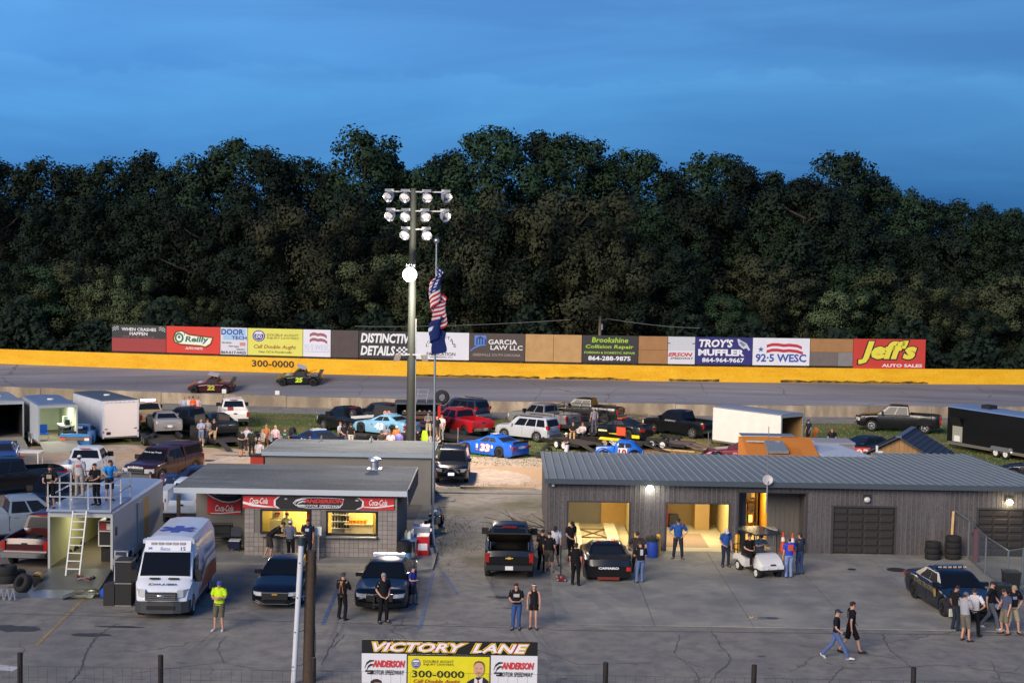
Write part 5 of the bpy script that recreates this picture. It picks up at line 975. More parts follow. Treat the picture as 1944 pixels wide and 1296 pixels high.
m = cabin(-2.86,-.76,-2.72,-.72,1.26,1.92,.95,.80); m.build('bed_cap',paint(MAR),t,30); panes(t,-2.86,-.76,-2.72,-.72,1.26,1.92,.95,.80,[(.1,.9)],skip=('w',))
f = Face(t,(1.26,-.6,1.62),(0,1,0),(-.76,0,.64),1.2,.14); f.text('This is my Truck',.0,.0,1,1,Wt,0,.02); f = Face(t,(2.99,-.5,.98),(0,1,0),(0,0,1),1.0,.16); f.text('ambition',0,0,1,1,Wt,.15,.03)
t,c,d = vehicle('pickup','pickup_truck','dark red pickup with loaded bed beside the deck trailer, seen from behind','pickup truck',46,1080,86,S(62,17,23),'r',group='vehicles in the left lot')
for k,(x,y,cc) in enumerate(((-2.4,.3,S(60,80,150)),(-2.2,-.4,S(40,60,60)),(-1.6,.1,S(30,32,36)),(-2.5,-.1,S(120,140,190)))): MB().box((x,y,.95),(.5,.5,.42),rz=k*.7).build('bed_load',cloth(cc),t)
stockcar('dark blue race car with pink windshield lettering at the left edge behind the black pickup',2,880,-75,S(40,60,120),'','',ref='c')
vehicle('sedan','sedan','dark blue sedan roof showing beyond the left corner of the concession roof','car',395,935,10,S(30,42,74),'c',group='vehicles in the left lot')
t,c,d = vehicle('pickup','pickup_truck','white service pickup with side cabinets behind the concession porch','pickup truck',343,1000,92,S(190,204,222),'r',group='vehicles in the left lot')
for s_ in (-1,1): b = MB().b2((-2.9,s_*.62,.75),(-.85,s_*1.06,1.75)).build('side_cabinet',paint(S(200,208,218)),t); MB().b2((-2.912,s_*.66,.8),(-2.9,s_*1.02,1.7)).build('cabinet_door',paint(S(210,214,222)),b); MB().b2((-2.93,s_*.72,1.2),(-2.912,s_*.76,1.36)).build('handle',BLACKM,b)
# blue race truck and its neighbours
t,c,d = stockcar('blue and black race truck, seen from behind before the lit open trailer',142,850,96,S(60,120,176),'','',ref='r',light=True); MB().b2((-2.5,-.95,.74),(-2.46,.95,.92)).build('tail_panel',paint(S(70,140,200)),t); MB().b2((-2.5,-.8,.5),(-2.47,.85,.7)).build('rear_panel',pm(S(120,100,84),.5),t); MB().b2((-1.4,-.3,1.15),(-1.37,.3,1.3)).build('window_banner',WHITEP,t)
for s_ in (-1,1): MB().b2((-2.51,s_*.62,.48),(-2.47,s_*.92,.66)).build('tail_lamp',pm(S(214,110,70),.3) if s_>0 else pm(S(240,230,210),.3),t)
t,c,d = vehicle('pickup','pickup_truck','tan pickup with lit beacon bar behind the closed white trailer','pickup truck',292,818,112,S(178,152,112),'r',group='pit vehicles'); MB().b2((-.2,-.5,1.9),(.05,.5,2.02)).build('beacon_bar',emitmat((.86,.72,1.),5),t)
vehicle('muscle','muscle_car','grey muscle coupe with full-width tail lamps standing on a car trailer','car',322,838,112,S(136,132,130),'r',group='pit vehicles',z=.45,plate=True,rim='black',light_tail=False)
t,c,d = vehicle('pickup','pickup_truck','black crew-cab pickup with spectators standing in its bed','pickup truck',360,822,150,S(22,26,34),'c',group='pit vehicles',rim='black')
t,c,d = vehicle('pickup','pickup_truck','white pickup with its driver door open, seen from behind on the grass','pickup truck',447,812,104,S(226,222,216),'r',group='pit vehicles',plate=True)
dr = thing('truck_door','x','y'); bpy.data.objects.remove(dr)
m = MB(); m.prism([(1.25,.5),(2.35,.5),(2.35,1.2),(2.3,1.22),(1.25,1.22)],'X',-.03,.03)
m2 = MB(); m2.bar((0,1.28,1.2),(0,1.36,1.86),.06); m2.bar((0,1.36,1.86),(0,2.2,1.86),.06); m2.bar((0,2.2,1.86),(0,2.32,1.2),.06)
m.add(m2.v,m2.f); o = m.build('open_door',paint(S(226,222,216)),t); o.location = (.95,-2.05,0); MB().b2((-2.2,.1,1.2),(-1.5,.5,1.42)).build('bed_load',pm(S(150,60,50),.7),t)
vehicle('muscle','muscle_car','black coupe on a low trailer behind the three chatting men','car',430,842,118,S(20,22,26),'r',group='pit vehicles',z=.45,rim='black',light_tail=False)
t,c,d = stockcar('dark navy race car numbered 15 with a white roof panel, behind the flat roof',598,852,128,S(24,44,84),'15',Wt,ref='c',roofcol=S(200,204,210)); MB().b2((-2.5,-.8,.5),(-2.465,.8,.62)).build('red_tail_strip',paint(S(170,40,30)),t)
t,c,d = vehicle('pickup','pickup_truck','black pickup with white banner along its bed and a tyre in the bed','pickup truck',660,820,128,S(16,18,24),'c',group='pit vehicles'); MB().b2((-2.6,-1.03,1.12),(-.9,-1.015,1.32)).build('bed_banner',WHITEP,t); MB().box((-2.0,.0,1.32),(.06,1.9,.2)).build('bed_sign',WHITEP,t); wheel(t,-1.2,.2,.36,.24,'alu',1).location = (-1.2,.3,1.45)
vehicle('pickup','pickup_truck','dark grey crew-cab pickup behind the pale blue race car','pickup truck',728,812,140,S(46,48,54),'c',group='pit vehicles')
t,c,d = stockcar('pale blue race car numbered 43 raised on a tandem trailer beside the light pole',732,836,146,S(124,176,206),'43',S(232,230,226),ref='c',z=.55,roofcol=S(150,190,214),decals=((.02,.6,.12,.8,S(190,70,60)),)); MB().b2((2.45,-.5,.3),(2.5,.1,.5)).build('nose_plate',WHITEP,t)
t,c,d = vehicle('pickup','pickup_truck','bright red crew-cab pickup with dark bed, right of the flagpole','pickup truck',872,822,128,S(170,26,34),'c',group='pit vehicles',rim='black')
vehicle('suv','suv','dark blue estate with a round teal sticker behind the red pickup','car',876,796,140,S(40,48,70),'c',group='pit vehicles')
t,c,d = stockcar('bright blue race car numbered 33 with a white nose on the gravel',934,862,142,S(30,92,190),'33',S(236,232,230),ref='c',outline=S(200,60,40),nose=S(226,226,226),decals=((.0,.1,.1,.3,S(220,110,60)),(.9,.5,1,.9,Wt),(.0,.4,.12,.9,S(220,220,226))),roofcol=S(40,110,210)); f = Face(t,(-2.485,.4,.6),(0,-1,0),(0,0,1),.8,.2); f.ell(.5,.5,.5,.5,S(170,190,210))
vehicle('suv','suv','silver boxy estate with orange tail lamps behind the blue race car','car',1000,834,146,S(172,176,184),'c',group='pit vehicles',accent=pm(S(120,122,126),.6))
vehicle('pickup','pickup_truck','grey crew-cab pickup behind the silver estate','pickup truck',1032,812,140,S(126,124,124),'c',group='pit vehicles',rim='black')
vehicle('pickup','pickup_truck','dark crew-cab pickup behind the railed trailer and the standing man','pickup truck',1112,800,158,S(24,25,27),'c',group='pit vehicles',rim='black')
t,c,d = stockcar('black race car with orange roof and yellow skirts loaded on a trailer',1172,842,146,S(20,24,28),'','',ref='c',z=.5,roofcol=S(236,72,30),decals=((.3,.0,1.1,.12,S(240,210,40)),(-.3,.25,.2,.5,S(236,230,160)),(.75,-.1,1.25,1.0,S(240,74,30)))); [MB().prism([(-2.3,.14),(-1.7,.14),(-1.7,.36),(-2.3,.36)],'Y',s_*.99,s_*1.0).build('yellow_skirt',paint(S(240,210,40)),t) for s_ in (-1,1)]; [MB().b2((-2.51,s_*.8,.6),(-2.47,s_*.55,.78)).build('tail_decal',paint(S(210,60,40)),t) for s_ in (-1,1)]
t,c,d = vehicle('pickup','pickup_truck','shiny black crew-cab pickup hitched to the white trailer','pickup truck',1290,826,136,S(14,15,18),'c',group='pit vehicles',rim='alu'); f = side_face(t,d,1,-.4,.6,1.12,1.22); f.text('RACING LLC',0,0,1,1,S(200,190,180),.2,.02)
t,c,d = vehicle('pickup','pickup_truck','long black dually pickup hitched to the black trailer','pickup truck',1705,818,163,S(16,17,22),'c',group='pit vehicles',rim='alu',sc=1.08); [MB().prism([(-2.4,.6),(-1.3,.6),(-1.45,1.05),(-2.25,1.05)],'Y',s_*1.0,s_*1.16).build('wide_fender',paint(S(16,17,22)),t) for s_ in (-1,1)]
t,c,d = vehicle('suv','suv','dark navy off-roader with bright chrome grille facing the flagpole','car',856,920,-90,S(13,18,30),'f',group='pit vehicles',sc=1.06); [MB().bar((2.37,s_*.1,.9),(2.37,s_*.42,.66),.09).build('grille_bar',CHROME,t) for s_ in (-1,1)]; MB().b2((2.36,-.16,.52),(2.39,.16,.66)).build('licence_plate',emitmat((.62,.55,1.),1.2),t)  # plate's brightness is put in as a glow of its own, no lamp
t,c,d = stockcar('maroon and black race car nose showing left of the orange hut',1405,876,168,S(110,32,48),'','',ref='c',nose=S(30,32,40),decals=((.0,.3,.15,.5,Wt),(.1,.6,.3,.8,S(200,120,140)),(.35,.2,.5,.5,Wt)),light=True,spoiler=False)
vehicle('sedan','sedan','dark car nose hidden behind the red numbered board by the wooden shed','car',1640,868,-160,S(24,28,38),'c',group='pit vehicles')
vehicle('sedan','sedan','dark car roof at the right edge beyond the garage roof end','car',1975,912,150,S(20,26,36),'c',group='pit vehicles')
# track racers
def modified(px,py,yaw,col,num,ncol,label,wing):
    p = gp(px,py,1.0); zf = lambda X,Y: .03+(Y-YB(X)-.4)/(YW(X)-YB(X)-.3)*1.97
    Yt = min([125+.1*k for k in range(130)],key=lambda Y: abs(yp(px,py,Y).z-zf(yp(px,py,Y).x,Y))); X = yp(px,py,Yt).x; zt = zf(X,Yt)
    t = thing('race_truck',label,'race car',(X,Yt,zt),R(yaw),'racers on the track'); t.rotation_euler = (R(11),0,R(yaw)) if False else (R(-11 if abs(yaw)>90 else 11),0,R(yaw))
    pt = paint(col); body(4.1,1.6,.16,[(-2.05,.62),(-1.9,.8),(-.7,.84),(.3,.82),(1.5,.66),(2.05,.4)],(-1.35,1.35),.34).build('body',pt,t,38)
    c = (-.75,.5,-.55,.05,.8,1.32,.66,.52); cabin(*c).build('cabin',pt,t,30); panes(t,*c,[(.1,.9)],pm((.01,.01,.012),.5))  # black panes carry the cabin's shade in its open windows
    for ax in (-1.35,1.35):
        for s_ in (-1,1): wheel(t,ax,s_*.84,.34,.26,'black',s_)
    MB().b2((-1.7,-.5,.2),(1.7,.5,.6)).build('underbody',BLACKM,t); MB().box((-.25,0,1.52),(.85,.95,.04),ry=wing).build('roof_board',pm(S(190,192,196),.4) if ncol is not Yl else pm(S(30,34,30),.4),t)
    m = MB(); [m.bar((-.6,s_*.5,.85),(-1.5,s_*.4,1.15),.05) for s_ in (-1,1)]; [m.bar((-.35,s_*.45,1.3),(-.35,s_*.4,1.5),.04) for s_ in (-1,1)]; m.build('brace',pm(S(170,110,60),.5) if ncol is not Yl else BLACKM,t)
    MB().box((-1.95,0,1.08),(.36,1.4,.03),ry=.1).build('rear_wing',pm((.03,.03,.03),.5),t); [MB().b2((-2.0,s_*.7-.02,.75),(-1.75,s_*.7+.02,1.1)).build('wing_plate',pm((.03,.03,.03),.5),t) for s_ in (-1,1)]
    for s_ in (-1,1):
        y = s_*.805; f = Face(t,(.6 if s_>0 else -.6,y,.28),(-1 if s_>0 else 1,0,0),(0,0,1),1.2,.5); f.text(num,.3,.05,.85,.95,ncol,.15,.06)
    MB().ball((.9,0,.74),(.3,.22,.14)).build('hood_scoop',pm(S(150,160,190),.3) if ncol is not Yl else BLACKM,t); return t
NEON = S(214,240,60)
modified(402,742,180,S(70,24,32),'22',S(190,190,70),'maroon open-wheel race truck on the track, behind the other one',-.25)
modified(568,727,180,S(26,28,28),'25',NEON,'black open-wheel race truck with neon number on the track, leading',-.35)
# ---- legends style coupe
def legend():
    p = gp(1176,872); yaw = 168; t = thing('vintage_race_coupe','small blue vintage-bodied race coupe numbered 10 with open wheels','race car',(p.x,p.y,0),R(yaw),'race cars'); b = paint(S(24,98,196))
    m = MB(); m.loft([[(x,y*w_,z) for y,z in ((-1,zb),(-1,zb+.6*(zt-zb)),(-.75,zt),(.75,zt),(1,zb+.6*(zt-zb)),(1,zb))] for x,w_,zb,zt in ((1.55,.20,.38,.70),(1.5,.26,.34,.78),(.9,.32,.3,.84),(.4,.42,.28,.88),(.3,.55,.28,.9))]); m.build('hood',b,t,40)
    m = MB(); m.loft([[(x,y*w_,z) for y,z in ((-1,zb),(-1.02,zb+.45*(zt-zb)),(-.82,zt-.12),(-.55,zt),(.55,zt),(.82,zt-.12),(1.02,zb+.45*(zt-zb)),(1,zb))] for x,w_,zb,zt in ((.32,.5,.28,.92),(.1,.56,.26,1.26),(-.15,.58,.26,1.32),(-.7,.58,.26,1.30),(-.95,.56,.28,1.2),(-1.3,.5,.3,.86),(-1.5,.42,.36,.66))]); m.build('cabin',b,t,40)
    for s_ in (-1,1):
        MB().prism([(.02,.86),(-.35,.86),(-.35,1.16),(-.02,1.16)],'Y',s_*.53,s_*.585).build('side_window',BLACKM,t); MB().prism([(-.45,.86),(-.8,.9),(-.75,1.14),(-.45,1.16)],'Y',s_*.53,s_*.585).build('side_window',BLACKM,t)
        m = MB(); pts = [(1.0+.46*math.cos(a),s_*.62,.33+.46*math.sin(a)) for a in [math.pi*k/8 for k in range(9)]]; m.tube(pts+[(.35,s_*.6,.22),(-.2,s_*.58,.2)],[(.03,.15)]*11,side=(0,0,1),n=8); m.build('fender',b,t,50)
        m = MB(); pts = [(-1.05+.44*math.cos(a),s_*.68,.33+.44*math.sin(a)) for a in [math.pi*k/8 for k in range(9)]]; m.tube(pts,[(.03,.15)]*9,side=(0,0,1),n=8); m.build('fender',pm(S(36,40,48),.4),t,50)
        wheel(t,1.0,s_*.66,.33,.24,'alu',s_); wheel(t,-1.05,s_*.68,.33,.26,'black',s_)
        f = Face(t,(.1 if s_>0 else -.6,s_*.60,.28),(-1 if s_>0 else 1,0,0),(0,0,1),.7,.52); f.rect(.1,-.05,.95,1.05,Wt,'number_plate'); f.text('10',.15,.05,.9,.95,S(150,30,40),0,.05)
    MB().b2((-1.56,-.4,.3),(-1.52,.4,.66)).build('tail_sign',pm(S(110,150,220),.5),t); MB().box((-1.0,0,1.06),(.04,.6,.26),ry=-.5).build('rear_window',BLACKM,t); MB().box((-1.6,0,.34),(.3,1.3,.08)).build('rear_bumper',BLACKM,t)
    m = MB(); m.bar((.3,-.3,.95),(.65,-.3,1.2),.04); m.bar((.3,.3,.95),(.65,.3,1.2),.04); m.build('hood_brace',WHITEP,t)
legend()
# ================================================================ trailers
def trailer(label, rear, heading, L, W, H, col, ropen=False, ramp=False, inner=None, lit=0, z0=.5, roofcol=None, name='enclosed_trailer', axles=2, group='trailers', rearcol=None, ramplen=1.9, roofvent=True, lamp=(1,1,.72)):
    """rear = ground point of the rear centre, heading = where its nose points"""
    t = thing(name,label,'trailer',(rear[0],rear[1],0),R(heading),group); pt = col if not isinstance(col,tuple) else paint(col,.35); top = H
    it = pm(inner,.8,0,.12,2) if inner else pm(S(90,80,66),.8,0,.2,2)
    MB().b2((0,-W/2,z0-.12),(L,W/2,z0)).build('floor',pm(S(110,100,84),.8,0,.2,2),t)
    for s_ in (-1,1):
        MB().b2((0,s_*W/2-.03*s_,z0),(L,s_*W/2,top)).build('side_wall',pt,t); MB().b2((.05,s_*(W/2-.05),z0),(L-.05,s_*(W/2-.034),top-.05)).build('lining',it,t)
    MB().b2((L-.03,-W/2,z0),(L,W/2,top)).build('front_wall',pt,t); MB().b2((L-.06,-W/2+.06,z0),(L-.034,W/2-.06,top-.05)).build('lining',it,t)
    m = MB(); m.loft([[(x,y,z) for y,z in ((-W/2-.01,top),(-W/2+.1,top+.07),(0,top+.12),(W/2-.1,top+.07),(W/2+.01,top),(W/2-.1,top-.02),(-W/2+.1,top-.02))] for x in (-.02,L+.02)]); rf = m.build('roof',pm(roofcol or S(150,160,172),.45,.3,.1,1),t)
    if roofvent: MB().lathe([(.22,0),(.2,.08),(0,.1)],(L*.45,0,top+.1)).build('roof_vent',WHITEP,rf)
    m = MB(); m.b2((-.03,-W/2,z0-.12),(.02,-W/2+.09,top)); m.b2((-.03,W/2-.09,z0-.12),(.02,W/2,top)); m.b2((-.031,-W/2,top-.16),(.021,W/2,top-.0)); m.build('rear_frame',pm(S(186,188,188),.4,.5) if ropen else pt,t)
    if ropen:
        if ramp: m = MB(); m.add([(-.0,-W/2+.08,z0),(-.0,W/2-.08,z0),(-ramplen,W/2-.08,.02),(-ramplen,-W/2+.08,.02),(0,-W/2+.08,z0-.07),(0,W/2-.08,z0-.07),(-ramplen,W/2-.08,-.0),(-ramplen,-W/2+.08,-.0)],[(0,1,2,3),(4,5,6,7),(0,1,5,4),(1,2,6,5),(2,3,7,6),(3,0,4,7)]); m.build('ramp_door',pm(S(150,146,136),.7,.1,.15,2),t)
    else:
        d_ = MB().b2((-.05,-W/2+.1,z0-.02),(-.031,W/2-.1,top-.17)).build('rear_door',pm(rearcol,.5,0,.05,2) if rearcol else pt,t)
        for s_ in (-1,1): MB().bar((-.06,s_*(W/2-.32),z0+.5),(-.06,s_*(W/2-.14),z0+.52),.05).build('latch',BLACKM,d_); MB().b2((-.06,s_*(W/2-.02),z0+.25),(-.03,s_*(W/2-.1),z0+.38)).build('taillight',REDLT,t)
        for k in range(7): MB().b2((-.06,-.9+.3*k,top-.11),(-.033,-.82+.3*k,top-.08)).build('marker_light',AMBER,t)
        MB().b2((-.056,W/2-.55,z0+.12),(-.05,W/2-.25,z0+.32)).build('licence_plate',BLACKM,d_)
    for k in range(axles):
        ax = L*.42-.45*(axles-1)+.9*k
        for s_ in (-1,1): wheel(t,ax,s_*(W/2-.02),.35,.2,'white' if axles<3 else 'alu',s_)
    for s_ in (-1,1): MB().prism([(L*.42-.95,.5),(L*.42-.8,.78),(L*.42+.8,.78),(L*.42+.95,.5)],'Y',s_*(W/2+.005),s_*(W/2+.14)).build('fender',ALU,t)
    m = MB(); m.bar((L,-.5,z0-.1),(L+1.2,0,z0-.1),.09); m.bar((L,.5,z0-.1),(L+1.2,0,z0-.1),.09); m.cyl((L+1.05,0,0),(L+1.05,0,.8),.05); m.build('tongue',BLACKM,t)
    if lit:
        MB().b2((L*.3,-.5,top-.07),(L*.3+.15,.5,top-.04)).build('ceiling_lamp',emitmat(lamp,4),t); l = bpy.data.lights.new('trailer_lamp','AREA'); l.energy = lit; l.color = lamp; l.size = .8; o = bpy.data.objects.new('trailer_lamp',l); COL.objects.link(o); o.parent = t; o.location = (L*.35,0,top-.1)
    return t
def rearfrom(px0,px1,py,z,W):
    """rear top corners given in pixels at height z -> middle of the rear on the ground"""
    a, b = gp(px0,py,z), gp(px1,py,z); return ((a.x+b.x)/2,(a.y+b.y)/2)
trailer('open black-lined trailer with lowered ramp at the left edge',rearfrom(-28,44,763,2.85,2.5),117,6.2,2.5,2.85,S(40,42,46),True,True,S(30,28,28),0,ramplen=2.4)
T2 = trailer('white open trailer with greenish light inside and a lowered ramp',rearfrom(73,147,769,2.85,2.5),117,6.2,2.5,2.85,S(196,204,214),True,True,S(206,212,190),40,roofcol=S(120,140,168),lamp=(.95,1,.78))
trailer('closed white trailer with blank rear door and amber roof lights',rearfrom(193,265,760,2.9,2.5),124,6.2,2.5,2.9,S(206,210,218),False,roofcol=S(90,98,108),rearcol=S(226,214,206))
T5 = trailer('white trailer with open plywood-lined rear, right of the black pickup',rearfrom(1482,1527,787,2.75,2.3),130,6.1,2.3,2.75,S(226,222,214),True,True,S(150,116,70),0,roofcol=S(150,158,172),ramplen=1.7,roofvent=False)
a = gp(1800,772,2.95); b = gp(1944,793,2.95); hd = math.degrees(math.atan2(a.y-b.y,a.x-b.x)); dv = Vector((math.cos(R(hd)),math.sin(R(hd)),0)); rt_ = Vector((dv.y,-dv.x,0))
LB = 9.0; near = Vector((a.x,a.y,0)) - dv*LB; cen = near - rt_*0 + Vector((-dv.y,dv.x,0))*(-1.27)
TB = trailer('long black trailer with pale roof and chrome wheel arches at the right edge',(cen.x,cen.y),hd,LB,2.55,2.95,S(12,12,14),False,roofcol=S(130,156,190),axles=2,roofvent=False)
tb_s = 1
MB().b2((LB-1.5,1.276,.62),(LB-.55,1.30,1.7)).build('side_hatch',pm(S(150,150,140),.6),TB); MB().b2((LB-1.3,1.29,.64),(LB-.75,1.33,1.05)).build('hatch_chest',WHITEP,TB); MB().box((LB-1.0,1.42,2.0),(1.0,.04,.7),rx=-.5).build('hatch_lid',pm(S(30,30,32),.4),TB); MB().b2((.1,1.277,.5),(LB-.1,1.30,.58)).build('chrome_strip',ALU,TB); MB().b2((LB-3.1,-.3,3.05),(LB-2.3,.4,3.32)).build('roof_unit',pm(S(34,34,36),.5),TB)
# ---- deck trailer in the foreground
DT = trailer('long silver trailer with open lit rear, viewing deck on its roof and ladder',(-17.15,59.5),90,8.6,2.6,2.72,pm(S(176,176,176),.45,.1,.12,1.2),True,False,S(200,196,150),16,z0=.5,roofcol=S(150,170,196),axles=3,roofvent=False,lamp=(1,.96,.66))
m = MB(); m.add([(0,-1.25,.5),(0,1.25,.5),(-1.9,1.25,.06),(-1.9,-1.25,.06),(0,-1.25,.42),(0,1.25,.42),(-1.9,1.25,.0),(-1.9,-1.25,.0)],[(0,1,2,3),(4,5,6,7),(0,1,5,4),(1,2,6,5),(2,3,7,6),(3,0,4,7)]); m.build('ramp_door',pm(S(104,106,100),.5,.3,.15,2),DT)
m = MB(); m.add([(-1.92,1.7,.05),(-1.92,-1.25,.05),(-3.1,-1.3,.015),(-3.1,2.0,.015)],[(0,1,2,3)]); m.build('ramp_flap',pm(S(150,160,172),.35,.6,.15,2),DT)
MB().b2((4.9,-1.302,.62),(5.9,-1.315,2.5)).build('side_door_opening',pm(S(196,150,84),.7),DT); MB().box((4.35,-1.33,1.55),(1.0,.05,1.9)).build('open_side_door',pm(S(160,160,160),.5),DT)
for xx in (.35,4.0): MB().b2((xx,-1.31,1.75),(xx+.3,-1.303,2.1)).build('vent_window',BLACKM,DT)
dk = MB().b2((-.2,-1.28,2.80),(3.0,1.3,2.90)).build('deck',pm(S(150,164,184),.4,.4,.1,2),DT); m = MB()
for y in (-1.2,1.2):
    for x in (.1,2.8): m.bar((x,y,2.6),(x,y,2.8),.06)
m.build('deck_leg',ALU,DT)
RP = [(-.15,-1.25),(-.15,-.35),(-.15,.35),(-.15,1.25),(1.4,1.25),(2.95,1.25),(2.95,-1.25),(1.4,-1.25)]
for x,y in RP: MB().bar((x,y,2.9),(x,y,3.98),.055).build('rail_post',ALU,DT)
for z in (3.4,3.96):
    for a_,b_ in ((0,1),(1,2),(2,3),(3,4),(4,5),(6,7),(7,0),(5,6)): MB().bar((*RP[a_],z),(*RP[b_],z),.045).build('rail',ALU,DT)
lad = thing('ladder','white aluminium ladder leaning on the deck trailer in front of its opening','ladder',(0,0,0)); A = gp(137,1098,.22); B_ = Vector((-17.1,59.25,2.86)); dx = Vector((.27,0,0))
for s_ in (-1,1): MB().bar(A+dx*s_,B_+dx*s_,.06,.03).build('stile',pm(S(224,224,220),.4,.2),lad)
for k in range(9): q = A.lerp(B_,(k+.25)/8.6); MB().bar(q-dx,q+dx,.04).build('rung',pm(S(224,224,220),.4,.2),lad)
# ---- open car haulers
def flatbed(label, px, py, yaw, L, W, z=.5, col=S(60,56,52), rails=False, ramps=True, wheels='white', fend=None):
    p = gp(px,py); t = thing('flatbed_trailer',label,'trailer',(p.x,p.y,0),R(yaw),'open trailers'); c = pm(col,.7,.1,.2,2)
    n = max(3,int(W/.3))
    for i in range(n): MB().b2((-L/2,-W/2+W*i/n+.008,z-.06),(L/2,-W/2+W*(i+1)/n-.008,z+rnd.uniform(-.006,.006))).build('deck_plank',c,t)
    m = MB(); m.b2((-L/2,-W/2-.04,z-.16),(L/2,-W/2,z+.04)); m.b2((-L/2,W/2,z-.16),(L/2,W/2+.04,z+.04)); m.bar((L/2,-.6,z-.1),(L/2+1.3,0,z-.1),.09); m.bar((L/2,.6,z-.1),(L/2+1.3,0,z-.1),.09); m.build('frame',BLACKM,t)
    for k in (-.4,.4):
        for s_ in (-1,1): wheel(t,-.35+k,s_*(W/2+.16),.33,.2,wheels,s_)
    for s_ in (-1,1): MB().prism([(-1.2,.55),(-1.1,.72),(.4,.72),(.5,.55)],'Y',s_*(W/2+.05),s_*(W/2+.28)).build('fender',paint(fend) if fend else BLACKM,t)
    if ramps:
        for s_ in (-1,1): m = MB(); y = s_*W*.3; m.add([(-L/2,y-.2,z),(-L/2,y+.2,z),(-L/2-1.9,y+.2,.02),(-L/2-1.9,y-.2,.02),(-L/2,y-.2,z-.06),(-L/2,y+.2,z-.06),(-L/2-1.9,y+.2,0),(-L/2-1.9,y-.2,0)],[(0,1,2,3),(4,5,6,7),(0,1,5,4),(1,2,6,5),(2,3,7,6),(3,0,4,7)]); m.build('ramp',c,t)
    if rails:
        pts = [(-L/2,-W/2),(-L/6,-W/2),(L/6,-W/2),(L/2,-W/2),(L/2,W/2),(L/6,W/2),(-L/6,W/2),(-L/2,W/2)]
        for q in pts: MB().bar((*q,z),(*q,z+1.5),.05).build('stake',BLACKM,t)
        for zz in (.8,1.48):
            for a_,b_ in zip(pts,pts[1:]): MB().bar((*a_,z+zz),(*b_,z+zz),.04).build('rail',BLACKM,t)
    return t
flatbed('low trailer under the grey muscle coupe',305,842,112,5.6,2.0,.42,wheels='alu'); flatbed('low trailer under the black coupe',415,840,118,5.2,2.0,.42,wheels='white')
flatbed('bare silver trailer among the people left of the navy race car',518,840,118,4.4,1.9,.45,S(150,152,156),wheels='white'); flatbed('tandem trailer carrying the pale blue race car',728,842,146,5.4,2.0,.5,wheels='white',ramps=False); flatbed('dark trailer where two men stand left of the red pickup',842,838,140,5.2,2.1,.45,wheels='white')
flatbed('empty flat trailer with dark mesh ramp before the garage roof',1085,850,126,4.2,2.1,.5,S(80,70,60),wheels='white'); flatbed('trailer with yellow fenders under the black and orange race car',1166,846,146,5.6,2.0,.46,wheels='tan',fend=S(240,206,40))
flatbed('black trailer with tall pipe rails behind the seated man',1110,822,160,4.0,2.2,.6,S(50,48,46),rails=True,ramps=False)
flatbed('empty car trailer with long tracks right of the orange-roofed race car',1252,848,150,4.6,1.9,.4,S(110,96,84),wheels='white')
for px,py,lab in ((1318,852,'pale wooden plank ramp lying on the dirt, nearer the maroon race car'),(1288,856,'pale wooden plank ramp lying on the dirt, nearer the car trailer')):
    p = gp(px,py); o = MB().b2((-1.2,-.14,0),(1.2,.14,.07)).build('plank_ramp',WOOD); o.location = (p.x,p.y,.02); o.rotation_euler = (0,0,R(-28)); tag(o,lab,'plank')
